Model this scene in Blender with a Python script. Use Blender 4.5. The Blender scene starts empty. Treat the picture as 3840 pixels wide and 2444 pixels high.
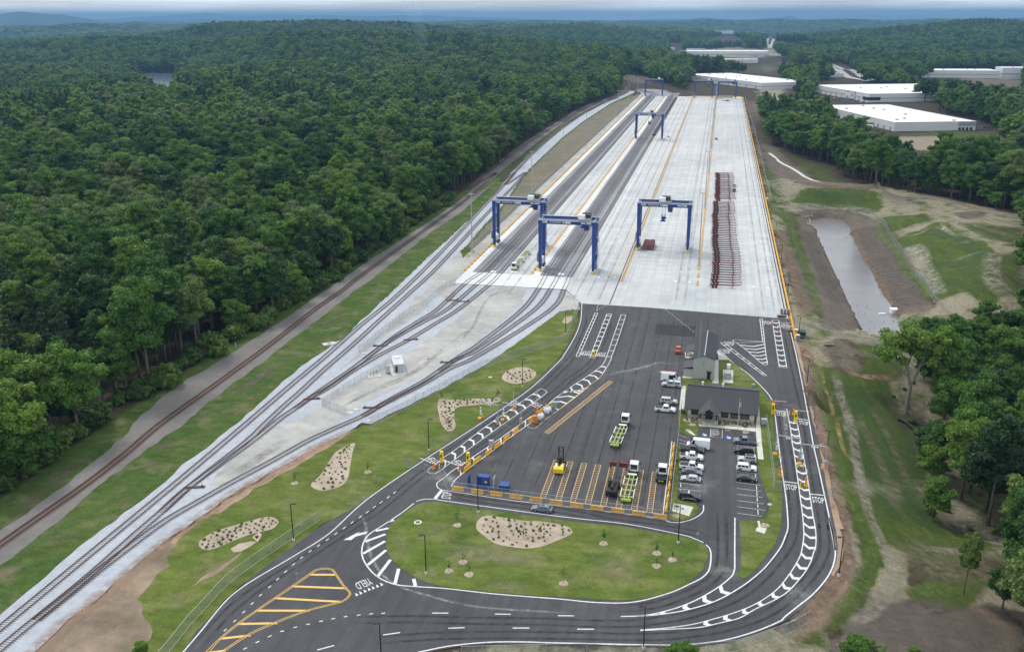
import bpy, bmesh, math, random
import numpy as np
from mathutils import Vector, Matrix
random.seed(7); rng = np.random.default_rng(7)
sc = bpy.context.scene
R = math.radians
# ------------------------------------------------------------------ camera
F, CX, CY, CAMH = 3500.0, 1920.0, 1222.0, 107.0
PITCH = math.atan((CY - 62) / F); ROLL = R(-0.2)
cam = bpy.data.cameras.new('camera'); camo = bpy.data.objects.new('camera', cam)
sc.collection.objects.link(camo)
cam.sensor_width = 36; cam.lens = F / 3840 * 36; cam.clip_start = 1; cam.clip_end = 120000
camo.matrix_world = Matrix.Translation((0, 0, CAMH)) @ Matrix.Rotation(math.pi / 2 - PITCH, 4, 'X') @ Matrix.Rotation(ROLL, 4, 'Z')
sc.camera = camo
# ------------------------------------------------------------------ sky: bright overcast with thin blue gaps
SUN_EL, SUN_AZ = R(52), R(-38)          # azimuth from +Y towards +X
wd = bpy.data.worlds.new('World'); sc.world = wd; wd.use_nodes = True
nt = wd.node_tree; nt.nodes.clear()
def wn(t, **k):
    n = nt.nodes.new(t)
    for a, b in k.items(): setattr(n, a, b)
    return n
out = wn('ShaderNodeOutputWorld'); bg = wn('ShaderNodeBackground'); bg.inputs[1].default_value = 0.105
sky = wn('ShaderNodeTexSky', sky_type='NISHITA', sun_disc=False, sun_elevation=SUN_EL, sun_rotation=SUN_AZ, altitude=300, air_density=1.1, dust_density=1.6, ozone_density=1.0)
tc = wn('ShaderNodeTexCoord'); mp = wn('ShaderNodeMapping'); mp.inputs['Scale'].default_value = (3.4, 3.4, 62)
n1 = wn('ShaderNodeTexNoise'); n1.inputs['Scale'].default_value = 1.6; n1.inputs['Detail'].default_value = 9; n1.inputs['Roughness'].default_value = 0.55
cr = wn('ShaderNodeValToRGB'); cr.color_ramp.elements[0].position = 0.40; cr.color_ramp.elements[0].color = (0.42, 0.42, 0.42, 1); cr.color_ramp.elements[1].position = 0.60; cr.color_ramp.elements[1].color = (0.97, 0.97, 0.97, 1)
mx = wn('ShaderNodeMix', data_type='RGBA'); mx.inputs[7].default_value = (10.4, 10.9, 11.2, 1)
L = nt.links.new
L(tc.outputs['Generated'], mp.inputs[0]); L(mp.outputs[0], n1.inputs['Vector']); L(n1.outputs['Fac'], cr.inputs[0])
L(cr.outputs[0], mx.inputs[0]); L(sky.outputs[0], mx.inputs[6]); L(mx.outputs[2], bg.inputs[0]); L(bg.outputs[0], out.inputs[0])
sl = bpy.data.lights.new('sun', 'SUN'); sl.energy = 1.5; sl.angle = R(14); sl.color = (1.0, 0.965, 0.91)
slo = bpy.data.objects.new('sun', sl); sc.collection.objects.link(slo)
sd = Vector((math.sin(SUN_AZ) * math.cos(SUN_EL), math.cos(SUN_AZ) * math.cos(SUN_EL), math.sin(SUN_EL)))
slo.rotation_euler = (-sd).to_track_quat('-Z', 'Y').to_euler()
sc.view_settings.view_transform = 'Standard'; sc.view_settings.look = 'None'
sc.view_settings.exposure = 0.4; sc.view_settings.gamma = 1.0
try: sc.view_settings.use_curve_mapping = False
except Exception: pass
sc.cycles.max_bounces = 6; sc.cycles.transparent_max_bounces = 12; sc.cycles.volume_bounces = 0

# ------------------------------------------------------------------ survey frames (points measured on the site plan, turned into metres)
ZO = {'A': (1600, 650, 3.006), 'B': (2300, 650, 3.006), 'C': (2100, 1100, 3.006), 'D': (2400, 1150, 3.006), 'E': (1550, 1450, 3.006), 'F': (1950, 1450, 3.006), 'G': (2400, 1550, 3.006), 'H': (0, 1200, 2.407), 'I': (0, 1807, 2.407), 'J': (900, 1100, 2.6756), 'K': (700, 1600, 2.6756), 'L': (600, 1871, 2.6756), 'M': (1300, 1871, 2.6756), 'N': (2100, 1871, 2.6756), 'O': (2940, 1871, 2.6756), 'P': (2840, 600, 2.407), 'Q': (2840, 1150, 2.407), 'R': (0, 0, 1.88125), 'S': (1280, 0, 1.88125), 'T': (2560, 0, 1.88125), 'X': (0, 0, 0.62708), 'Y': (0, 0, 1), 'a': (0, 1550, 1.5875), 'b': (600, 1000, 1.455), 'c': (2925, 1240, .7246), 'd': (1290, 2130, 6.86)}
CA, SA = math.cos(math.pi / 2 - PITCH), math.sin(math.pi / 2 - PITCH)
def ray(z, x, y):
    a, b, s = ZO[z]; cx = (a + x / s - CX) / F; cy = -(b + y / s - CY) / F
    c, s_ = math.cos(ROLL), math.sin(ROLL)
    rx = cx * c - cy * s_; ry = cx * s_ + cy * c
    return rx, ry * CA + SA, ry * SA - CA
def G(z, x, y, h=0.0):
    d = ray(z, x, y); t = (h - CAMH) / d[2]
    return Vector((d[0] * t, d[1] * t, h))
def nat(z, x, y):
    a, b, s = ZO[z]; return (a + x / s, b + y / s)
def PXn(P):
    P = np.asarray(P, float); x = P[:, 0]; y = P[:, 1]; z = P[:, 2] - CAMH
    ry = y * CA + z * SA; rz = -y * SA + z * CA
    c, s_ = math.cos(-ROLL), math.sin(-ROLL)
    cx = x * c - ry * s_; cy = x * s_ + ry * c
    return CX + F * cx / -rz, CY - F * cy / -rz
def path(s, h=0.0):
    """'A 1,2 3,4 | J 5,6' -> list of ground points"""
    o = []
    for seg in s.split('|'):
        t = seg.split(); z = t[0]
        for q in t[1:]:
            a, b = q.split(','); o.append(G(z, float(a), float(b), h))
    return o
def npath(s):
    o = []
    for seg in s.split('|'):
        t = seg.split(); z = t[0]
        for q in t[1:]:
            a, b = q.split(','); o.append(nat(z, float(a), float(b)))
    return o
TH = R(12.30); UX, UY = math.sin(TH), math.cos(TH); VX, VY = math.cos(TH), -math.sin(TH)
def T(u, v, z=0.0): return Vector((u * UX + v * VX, u * UY + v * VY, z))
RZT = -TH                                   # z-rotation that turns local +y to the terminal's length
def pip(px, py, poly):
    px = np.asarray(px); py = np.asarray(py); ins = np.zeros(px.shape, bool); n = len(poly)
    for i in range(n):
        x1, y1 = poly[i][0], poly[i][1]; x2, y2 = poly[(i + 1) % n][0], poly[(i + 1) % n][1]
        if y1 == y2: continue
        c = ((y1 > py) != (y2 > py)) & (px < (x2 - x1) * (py - y1) / (y2 - y1) + x1); ins ^= c
    return ins
def pdist(px, py, poly):
    d = np.full(np.shape(px), 1e9); n = len(poly)
    for i in range(n):
        x1, y1 = poly[i][0], poly[i][1]; x2, y2 = poly[(i + 1) % n][0], poly[(i + 1) % n][1]
        ex, ey = x2 - x1, y2 - y1; l2 = ex * ex + ey * ey + 1e-9
        t = np.clip(((px - x1) * ex + (py - y1) * ey) / l2, 0, 1)
        d = np.minimum(d, np.hypot(px - x1 - t * ex, py - y1 - t * ey))
    return d

# ------------------------------------------------------------------ mesh and object helpers
COL = sc.collection
class MB:
    def __init__(s): s.v = []; s.f = []; s.mi = []; s.cur = 0
    def add(s, vs, fs):
        n = len(s.v); s.v += [tuple(p) for p in vs]
        for f in fs: s.f.append([i + n for i in f]); s.mi.append(s.cur)
        return s
    def box(s, c, d, rz=0, ry=0, rx=0):
        x, y, z = d[0] / 2, d[1] / 2, d[2] / 2
        P = [Vector(q) for q in ((-x, -y, -z), (x, -y, -z), (x, y, -z), (-x, y, -z), (-x, -y, z), (x, -y, z), (x, y, z), (-x, y, z))]
        if rz or ry or rx:
            m = Matrix.Rotation(rz, 3, 'Z') @ Matrix.Rotation(ry, 3, 'Y') @ Matrix.Rotation(rx, 3, 'X'); P = [m @ q for q in P]
        c = Vector(c); return s.hexa([c + q for q in P])
    def hexa(s, P): return s.add(P, [(0, 3, 2, 1), (4, 5, 6, 7), (0, 1, 5, 4), (1, 2, 6, 5), (2, 3, 7, 6), (3, 0, 4, 7)])
    def bx(s, x0, x1, y0, y1, z0, z1): return s.box(((x0 + x1) / 2, (y0 + y1) / 2, (z0 + z1) / 2), (x1 - x0, y1 - y0, z1 - z0))
    def bar(s, a, b, w, h=None):
        a, b = Vector(a), Vector(b); h = h or w; d = (b - a).normalized()
        up = Vector((0, 0, 1)) if abs(d.z) < .95 else Vector((1, 0, 0))
        sx = d.cross(up).normalized() * w / 2; sy = sx.cross(d).normalized() * h / 2
        return s.hexa([a - sx - sy, a + sx - sy, b + sx - sy, b - sx - sy, a - sx + sy, a + sx + sy, b + sx + sy, b - sx + sy])
    def cyl(s, a, b, r, r2=None, n=10, caps=True):
        a, b = Vector(a), Vector(b); r2 = r if r2 is None else r2; d = (b - a).normalized()
        up = Vector((0, 0, 1)) if abs(d.z) < .95 else Vector((1, 0, 0))
        X = d.cross(up).normalized(); Y = d.cross(X).normalized(); vs = []
        for p, q in ((a, r), (b, r2)):
            for i in range(n):
                t = 2 * math.pi * i / n; vs.append(p + X * math.cos(t) * q + Y * math.sin(t) * q)
        fs = [(i, (i + 1) % n, n + (i + 1) % n, n + i) for i in range(n)]
        if caps: fs += [tuple(range(n))[::-1], tuple(range(n, 2 * n))]
        return s.add(vs, fs)
    def extr(s, prof, a, b, axis='y'):
        """profile of (p,q) pairs extruded along an axis: y -> (x,z), x -> (y,z), z -> (x,y)"""
        def mk(p, t): return (p[0], t, p[1]) if axis == 'y' else (t, p[0], p[1]) if axis == 'x' else (p[0], p[1], t)
        n = len(prof); vs = [mk(p, a) for p in prof] + [mk(p, b) for p in prof]
        fs = [(i, (i + 1) % n, n + (i + 1) % n, n + i) for i in range(n)] + [tuple(range(n))[::-1], tuple(range(n, 2 * n))]
        return s.add(vs, fs)
    def loft(s, rings, cap=True):
        n = len(rings[0]); vs = [p for r in rings for p in r]; fs = []
        for k in range(len(rings) - 1):
            for i in range(n): fs.append((k * n + i, k * n + (i + 1) % n, (k + 1) * n + (i + 1) % n, (k + 1) * n + i))
        if cap: fs += [tuple(range(n))[::-1], tuple(range((len(rings) - 1) * n, len(rings) * n))]
        return s.add(vs, fs)
    def sphere(s, c, r, n=8, m=5, sq=1.0):
        c = Vector(c); rings = []
        for k in range(1, m):
            ph = math.pi * k / m; rings.append([c + Vector((math.cos(2 * math.pi * i / n) * math.sin(ph) * r, math.sin(2 * math.pi * i / n) * math.sin(ph) * r, -math.cos(ph) * r * sq)) for i in range(n)])
        return s.loft(rings)
    def quad(s, *P): return s.add(P, [tuple(range(len(P)))])
    def mesh(s, name, smooth=False, fix=True):
        me = bpy.data.meshes.new(name); me.from_pydata(s.v, [], s.f); me.update()
        if fix and len(s.f) < 4000:
            bm = bmesh.new(); bm.from_mesh(me); bmesh.ops.recalc_face_normals(bm, faces=bm.faces); bm.to_mesh(me); bm.free()
        if any(s.mi): me.polygons.foreach_set('material_index', s.mi)
        if smooth: me.polygons.foreach_set('use_smooth', [True] * len(me.polygons))
        return me
    def obj(s, name, mat, parent=None, loc=None, rz=0, smooth=False, bevel=0, fix=True):
        me = s.mesh(name, smooth, fix)
        for m in (mat if isinstance(mat, (list, tuple)) else [mat]): me.materials.append(m)
        return put(name, me, parent, loc, rz, bevel)
def put(name, data, parent=None, loc=None, rz=0, bevel=0):
    o = bpy.data.objects.new(name, data); COL.objects.link(o)
    if parent is not None: o.parent = parent
    if loc is not None: o.location = loc
    if rz: o.rotation_euler = (0, 0, rz)
    if bevel:
        b = o.modifiers.new('bevel', 'BEVEL'); b.width = bevel; b.segments = 2; b.limit_method = 'ANGLE'
    return o
def tag(o, label=None, cat=None, group=None, kind=None):
    if label: o['label'] = label
    if cat: o['category'] = cat
    if group: o['group'] = group
    if kind: o['kind'] = kind
    return o
def thing(name, label, cat, loc=(0, 0, 0), rz=0, group=None):
    o = put(name, None, None, loc, rz); o.empty_display_size = 0.5
    return tag(o, label, cat, group)
def dup(root, loc, rz=0, label=None, group=None, parent=None):
    r = root.copy(); COL.objects.link(r); r.parent = parent
    if loc is not None: r.location = loc; r.rotation_euler = (0, 0, rz)
    if label: r['label'] = label
    if group: r['group'] = group
    for c in root.children: dup(c, None, parent=r)
    return r
ORD = ['first', 'second', 'third', 'fourth', 'fifth', 'sixth', 'seventh', 'eighth', 'ninth', 'tenth', 'eleventh', 'twelfth', 'thirteenth', 'fourteenth', 'fifteenth', 'sixteenth', 'seventeenth', 'eighteenth', 'nineteenth', 'twentieth']
def sm(a, b, x):
    t = np.clip((x - a) / (b - a), 0, 1); return t * t * (3 - 2 * t)

# ------------------------------------------------------------------ materials
def newmat(name):
    m = bpy.data.materials.new(name); m.use_nodes = True; return m, m.node_tree, m.node_tree.nodes['Principled BSDF']
def N(t, ty, **k):
    n = t.nodes.new(ty)
    for a, b in k.items():
        if a in n.inputs.keys() if isinstance(a, str) else False: n.inputs[a].default_value = b
        else: setattr(n, a, b)
    return n
def noise(t, vec, scale, detail=4, rough=.55):
    n = t.nodes.new('ShaderNodeTexNoise'); n.inputs['Scale'].default_value = scale; n.inputs['Detail'].default_value = detail; n.inputs['Roughness'].default_value = rough
    t.links.new(vec, n.inputs['Vector']); return n.outputs['Fac']
def ramp(t, fac, stops):
    n = t.nodes.new('ShaderNodeValToRGB'); e = n.color_ramp.elements
    while len(e) < len(stops): e.new(0.5)
    for q, (p, c) in zip(e, stops): q.position = p; q.color = (*c, 1) if len(c) == 3 else c
    t.links.new(fac, n.inputs[0]); return n.outputs[0]
def g3(v): return (v, v, v)
def mixc(t, fac, a, b, mode='MIX'):
    n = t.nodes.new('ShaderNodeMix'); n.data_type = 'RGBA'; n.blend_type = mode
    for i, q in ((0, fac), (6, a), (7, b)):
        if hasattr(q, 'links'): t.links.new(q, n.inputs[i])
        elif i == 0: n.inputs[0].default_value = q
        else: n.inputs[i].default_value = (*q, 1)
    return n.outputs[2]
def math_(t, op, a, b=0.0):
    n = t.nodes.new('ShaderNodeMath'); n.operation = op
    for i, q in ((0, a), (1, b)):
        if hasattr(q, 'links'): t.links.new(q, n.inputs[i])
        else: n.inputs[i].default_value = q
    return n.outputs[0]
def wpos(t): return t.nodes.new('ShaderNodeNewGeometry').outputs['Position']
def mapv(t, vec, scale=(1, 1, 1), rot=(0, 0, 0)):
    n = t.nodes.new('ShaderNodeMapping'); n.inputs['Scale'].default_value = scale; n.inputs['Rotation'].default_value = rot
    t.links.new(vec, n.inputs[0]); return n.outputs[0]
def bump(t, b, h, s=0.3, d=0.05):
    n = t.nodes.new('ShaderNodeBump'); n.inputs['Strength'].default_value = s; n.inputs['Distance'].default_value = d
    t.links.new(h, n.inputs['Height']); t.links.new(n.outputs[0], b.inputs['Normal'])
MATS = {}
def M(name, col=None, rough=.6, metal=0, var=.12, scale=1.2, coat=0, spec=.4):
    if name in MATS: return MATS[name]
    m, t, b = newmat(name); p = wpos(t)
    f = noise(t, p, scale, 5, .6); lo = tuple(c * (1 - var) for c in col); hi = tuple(min(1, c * (1 + var)) for c in col)
    t.links.new(ramp(t, f, [(.3, lo), (.7, hi)]), b.inputs['Base Color'])
    b.inputs['Roughness'].default_value = rough; b.inputs['Metallic'].default_value = metal; b.inputs['Specular IOR Level'].default_value = spec
    if coat: b.inputs['Coat Weight'].default_value = coat; b.inputs['Coat Roughness'].default_value = .08
    MATS[name] = m; return m
def glassy(name, col=(.012, .015, .018), rough=.06):
    m, t, b = newmat(name); b.inputs['Base Color'].default_value = (*col, 1); b.inputs['Roughness'].default_value = rough; b.inputs['Specular IOR Level'].default_value = .7
    MATS[name] = m; return m
def surf_mat(name, base, alt, big=.02, mid=.35, fine=6.0, dust=None, dust_amt=.5, streak=None, rough=.85, bstr=.25):
    """weathered ground sheet: large blotches, mid mottling, fine grain, optional pale dust and lane streaks"""
    m, t, b = newmat(name); p = wpos(t)
    f1 = noise(t, p, big, 6, .6); f2 = noise(t, p, mid, 5, .6); f3 = noise(t, p, fine, 3, .6)
    c = ramp(t, f1, [(.33, base), (.68, alt)])
    c = mixc(t, .55, c, ramp(t, f2, [(.25, g3(.72)), (.75, g3(1.28))]), 'MULTIPLY')
    c = mixc(t, .6, c, ramp(t, f3, [(.25, g3(.75)), (.75, g3(1.25))]), 'MULTIPLY')
    if streak:
        q = mapv(t, mapv(t, p, (1, 1, 1), (0, 0, TH)), (streak, .012, 1))
        fs = noise(t, q, 1.0, 4, .65); c = mixc(t, .8, c, ramp(t, fs, [(.3, g3(.76)), (.7, g3(1.22))]), 'MULTIPLY')
    if dust:
        fd = noise(t, p, .075, 8, .68); c = mixc(t, ramp(t, fd, [(.54, g3(0)), (.8, g3(dust_amt))]), c, dust)
    t.links.new(c, b.inputs['Base Color']); b.inputs['Roughness'].default_value = rough; b.inputs['Specular IOR Level'].default_value = .25
    bump(t, b, f3, bstr, .03); MATS[name] = m; return m
MAT_ASPH = surf_mat('asphalt', (.052, .052, .056), (.075, .074, .078), streak=.55, dust=(.17, .165, .155), dust_amt=.38, rough=.8)
MAT_ASPH2 = surf_mat('asphalt_patch', (.026, .026, .028), (.036, .036, .038), streak=.5, rough=.8)
def concrete_mat():
    m, t, b = newmat('pad_concrete'); p = wpos(t); r = mapv(t, p, (1, 1, 1), (0, 0, TH))
    f1 = noise(t, p, .018, 6, .6); f2 = noise(t, p, .5, 5, .6); f3 = noise(t, p, 5, 3, .6)
    c = ramp(t, f1, [(.32, (.40, .42, .43)), (.68, (.545, .545, .53))])
    br = t.nodes.new('ShaderNodeTexBrick'); br.offset = 0; t.links.new(r, br.inputs[0]); br.inputs['Scale'].default_value = 1.0
    br.inputs['Brick Width'].default_value = 4.6; br.inputs['Row Height'].default_value = 6.1; br.inputs['Mortar Size'].default_value = .05; br.inputs['Bias'].default_value = 0
    br.inputs['Color1'].default_value = (.9, .9, .9, 1); br.inputs['Color2'].default_value = (1.06, 1.06, 1.06, 1); br.inputs['Mortar'].default_value = (.62, .62, .62, 1)
    c = mixc(t, .75, c, br.outputs[0], 'MULTIPLY')
    c = mixc(t, .4, c, ramp(t, f2, [(.25, g3(.8)), (.75, g3(1.18))]), 'MULTIPLY'); c = mixc(t, .3, c, ramp(t, f3, [(.25, g3(.8)), (.75, g3(1.2))]), 'MULTIPLY')
    fs = noise(t, mapv(t, r, (.5, .008, 1)), 1.0, 5, .6); c = mixc(t, .7, c, ramp(t, fs, [(.3, g3(.84)), (.7, g3(1.1))]), 'MULTIPLY')
    t.links.new(c, b.inputs['Base Color']); b.inputs['Roughness'].default_value = .75; MATS['pad_concrete'] = m; return m
MAT_PAD = concrete_mat()
MAT_WALK = surf_mat('sidewalk_concrete', (.52, .5, .45), (.62, .6, .55), mid=.8, rough=.8)
MAT_BALLAST = surf_mat('pale_ballast', (.345, .37, .41), (.425, .445, .48), big=.03, mid=.5, fine=3.5, rough=.95, bstr=.6)
MAT_BALLAST_OLD = surf_mat('old_ballast', (.145, .135, .128), (.215, .20, .188), big=.05, mid=.6, fine=3.5, dust=(.19, .135, .105), dust_amt=.7, rough=.95, bstr=.6)
MAT_GRAVEL = surf_mat('tan_gravel', (.30, .298, .282), (.44, .43, .405), big=.045, mid=.25, fine=3, dust=(.6, .58, .53), dust_amt=.6, rough=.95, bstr=.5)
MAT_STRIP = surf_mat('track_gravel', (.21, .215, .23), (.28, .285, .30), streak=.5, rough=.9)
MAT_STRIPD = surf_mat('dark_gravel', (.105, .105, .112), (.145, .145, .15), streak=.6, rough=.9)
MAT_MULCH = surf_mat('pine_mulch', (.31, .245, .185), (.45, .375, .295), big=.2, mid=.9, fine=5, rough=.95, bstr=.6)
MAT_REDDIRT = surf_mat('red_clay', (.27, .18, .125), (.38, .275, .20), big=.12, mid=.7, fine=2.5, dust=(.13, .14, .06), dust_amt=.8, rough=.95, bstr=.5)
def grass_mat(name, a, b_, bare, bare_amt=.35, tuft=.7):
    m, t, b = newmat(name); p = wpos(t)
    f1 = noise(t, p, .045, 6, .6); f2 = noise(t, mapv(t, p, (.25, .5, 1), (0, 0, .5)), tuft, 6, .68); f3 = noise(t, p, 3.2, 4, .7)
    c = ramp(t, f1, [(.3, a), (.7, b_)])
    c = mixc(t, .85, c, ramp(t, f2, [(.28, g3(.55)), (.72, g3(1.42))]), 'MULTIPLY'); c = mixc(t, .7, c, ramp(t, f3, [(.25, g3(.5)), (.75, g3(1.5))]), 'MULTIPLY')
    fb = noise(t, p, .12, 8, .66); c = mixc(t, ramp(t, fb, [(.5, g3(0)), (.72, g3(bare_amt))]), c, bare)
    fk = noise(t, p, .9, 8, .7); c = mixc(t, ramp(t, fk, [(.6, g3(0)), (.7, g3(.6))]), c, bare)
    ft = noise(t, p, 1.3, 6, .7); c = mixc(t, ramp(t, ft, [(.57, g3(0)), (.68, g3(.75))]), c, tuple(q * .55 for q in a))
    t.links.new(c, b.inputs['Base Color']); b.inputs['Roughness'].default_value = .95; b.inputs['Specular IOR Level'].default_value = .1
    bump(t, b, f3, .7, .12); MATS[name] = m; return m
MAT_LAWN = grass_mat('lawn_grass', (.070, .112, .018), (.128, .155, .034), (.27, .235, .12), .65)
MAT_ROUGHGRASS = grass_mat('rough_grass', (.038, .085, .014), (.085, .118, .03), (.19, .155, .10), .9)
MAT_VERGE = grass_mat('verge_grass', (.06, .13, .025), (.13, .15, .05), (.22, .17, .11), .8)
W_PAINT = M('white_road_paint', (.62, .62, .62), .6, var=.22, scale=1.4)
Y_PAINT = M('yellow_road_paint', (.70, .44, .11), .6, var=.18, scale=2.5)
O_PAINT = M('amber_road_paint', (.66, .42, .16), .6, var=.12, scale=2.5)
GLASS = glassy('dark_glass'); GLASS2 = glassy('window_glass', (.02, .025, .03), .08)
TYRE = M('tyre_rubber', (.018, .018, .019), .85, var=.2); CHROME = M('wheel_alloy', (.45, .46, .47), .35, .8)
BLACK = M('black_metal', (.014, .014, .015), .5, spec=.4); STEEL = M('galvanised_steel', (.42, .44, .45), .45, .35, var=.1)
WHITE = M('white_paint', (.78, .79, .79), .35, var=.05); GREYP = M('grey_paint', (.33, .35, .37), .45, var=.08)
BARR = M('yellow_barrier_plastic', (.85, .44, .035), .5, var=.16, scale=.6); YEL = M('safety_yellow', (.85, .60, .02), .45, var=.08); ORANGE = M('orange_plastic', (.80, .22, .03), .5, var=.1)
CRBLUE = M('crane_blue', (.018, .055, .235), .4, var=.15, scale=.4); LIME = M('lime_green_paint', (.33, .48, .06), .45, var=.12); REDC = M('chassis_red', (.13, .026, .028), .55, var=.3, scale=2)
# ------------------------------------------------------------------ terrain
TAB = rng.random((256, 256))
def vn(x, y, s, k=0):
    x = np.asarray(x) / s + 37.7 * k + 1000; y = np.asarray(y) / s + 11.3 * k + 1000
    xi = np.floor(x).astype(int); yi = np.floor(y).astype(int); fx = x - xi; fy = y - yi
    fx = fx * fx * (3 - 2 * fx); fy = fy * fy * (3 - 2 * fy)
    g = lambda a, b: TAB[a & 255, b & 255]
    return (g(xi, yi) * (1 - fx) + g(xi + 1, yi) * fx) * (1 - fy) + (g(xi, yi + 1) * (1 - fx) + g(xi + 1, yi + 1) * fx) * fy - .5
ROADR = 'D 1720,300 1790,480 1850,750 1900,1000 1940,1200 | G 2030,320 2090,620 2140,850 2180,1050 2230,1280 | O 480,130 530,300 560,480 545,600 500,740 440,810 330,940 200,1100 0,1225 | N 2230,1250 2000,1345 1700,1435 1400,1480 1060,1490 0,1470 | M 1500,1460 980,1520'
FLAT = path('X -400,1420 0,1172 | H 110,1530 860,985 1430,640 2050,190 | J 720,0 | A 700,0 | S 1280,1020 1690,760 1900,690 1985,600') + [T(1700, -130), T(1520, -95), T(1420, -40), T(1372, -30), T(1372, 33), T(340, 34)] + path(ROADR) + path('X 900,1750 -900,1900')
CTRL = []
def ctl(z, s):
    for q in s.split():
        a, b, c = q.split(','); c = float(c); CTRL.append((*G(z, float(a), float(b), c)[:2], c))
ctl('P', '330,430,-2 1050,480,-2.5 320,190,6 480,195,7 700,222,7 900,232,7 1100,243,6.5 250,330,1 460,265,5.5 1050,300,5.5 700,400,-1.5 1330,400,1 1200,300,4 1130,510,-1.5 1280,500,0.5')
ctl('P', '530,600,-8 810,600,-8 1000,1000,-8 1220,1370,-8 930,1533,-8 700,1050,-8 600,760,-8 760,900,-8.6 900,1250,-8.6 450,540,-6 430,640,-5 560,1000,-5 700,1250,-5 820,1450,-4.5 900,560,-6 990,850,-5.5 1150,1150,-5.5 1300,1330,-5')
ctl('P', '300,600,-3.5 380,850,-3.6 450,1100,-3.6 540,1350,-3.2 200,650,-1.2 260,950,-1.2 330,1250,-1 1000,640,-3 1150,880,-3 1350,1150,-3 1180,750,-2.4 1440,1030,-2.4 1600,1290,-2.4')
ctl('P', '1480,492,8 1660,560,8.6 1840,700,9 2000,720,8.5 2105,850,9 2110,1000,8.5 2000,1290,2.5 1900,1190,2.5 1700,1240,0 1300,640,0.5 1400,760,1 1500,900,1.2 1560,1100,0.5 1600,700,5 1800,900,4.6 1850,1100,3.2 1560,560,7.4 2250,700,7 2400,600,5 2050,450,3.5 1650,380,2.5 1360,300,2 2407,500,2 2300,1050,5.5 2400,900,6 2250,1250,3 2100,1350,-1')
ctl('T', '560,780,-3 600,1000,-3 480,800,-.8 520,1000,-.8 700,1150,-4 900,1200,-5 1100,1270,-4 620,1250,-1.5 640,1400,0 1400,1400,-1 1800,1500,-1')
ctl('Q', '470,640,-.6 520,820,-.6 600,1100,-.7 650,1330,-.7 560,520,-2 600,700,-2.4 690,1000,-2.8 780,1300,-3 860,1533,-3.2 640,330,-1.5 800,450,-1.8 1000,450,-2.5 1100,560,-4 1250,620,-6 1000,700,-5 900,800,-5.2 1200,900,-10 1000,1000,-7.5 1150,1200,-9 1400,1400,-11 950,1300,-5.5 1250,1533,-8.5 500,260,-.8 700,230,-2 1000,300,-3 1500,500,-9 1900,700,-13 2400,500,-12 2400,1000,-14 1800,1200,-13')
ctl('O', '620,300,-.7 660,700,-1.2 860,100,-3.2 850,450,-3 800,800,-2.6 520,1000,-1.2 300,1250,-1.2 100,1400,-1.3 1000,200,-4.5 1100,600,-4 1000,900,-3 1250,900,-4 1700,960,-5.5 1400,450,-7 1850,350,-11 1560,250,-9.5 2100,500,-9 2300,800,-8 2100,1000,-7 1300,1100,-3.6 1000,1100,-2.6 700,1300,-2.2 400,1480,-2 1500,1300,-3.2 2000,1300,-5 2400,1400,-6.5 1000,1533,-2.6 2407,200,-14 200,1533,-1.6')
for u in range(330, 1390, 45): CTRL.append((*T(u, 34)[:2], -.25))
for u in range(420, 620, 40): CTRL.append((*T(u, 42)[:2], -1.2))
for p in path(ROADR): CTRL.append((p.x * 1.004, p.y, -.25))
CT = np.array(CTRL); _d = np.hypot(CT[:, None, 0] - CT[None, :, 0], CT[:, None, 1] - CT[None, :, 1])
RBW = np.linalg.solve(_d + np.eye(len(CT)) * 1.5, CT[:, 2])
LAKES = [(path('R 900,520 1240,515 1330,560 1230,640 1060,650 960,570', -16), -16), (path('R -500,760 30,785 45,840 15,910 -500,930', -14), -14)]
FLATSPOT = [G('T', x, y) for x, y in ((350, 600), (600, 640), (1100, 660), (1500, 700), (1300, 850), (1700, 900), (2000, 950), (1600, 1030), (800, 650), (250, 400), (1900, 560), (2300, 600), (1100, 500), (600, 400))]
PONDW = path('P 470,545 560,520 760,540 830,600 870,700 960,880 1060,1060 1160,1230 1250,1390 1330,1480 1330,1560 1000,1600 930,1500 860,1370 760,1150 690,1000 620,850 560,720', -7.2)
HILLS = [(G('S', 1350, 500), 230, 24), (G('S', 1700, 440), 300, 26), (G('R', 1900, 420), 330, 26), (G('R', 500, 470), 260, 22), (G('R', 300, 300), 600, 40), (G('S', 1000, 260), 700, 42), (G('R', 1500, 330), 450, 34), (G('S', 300, 330), 400, 36), (G('R', 1100, 250), 800, 40), (G('R', 700, 400), 330, 32), (G('R', 2100, 330), 420, 36), (G('S', 700, 420), 300, 30), (G('T', 1500, 330), 500, 30), (G('T', 2200, 300), 600, 45)]
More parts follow.
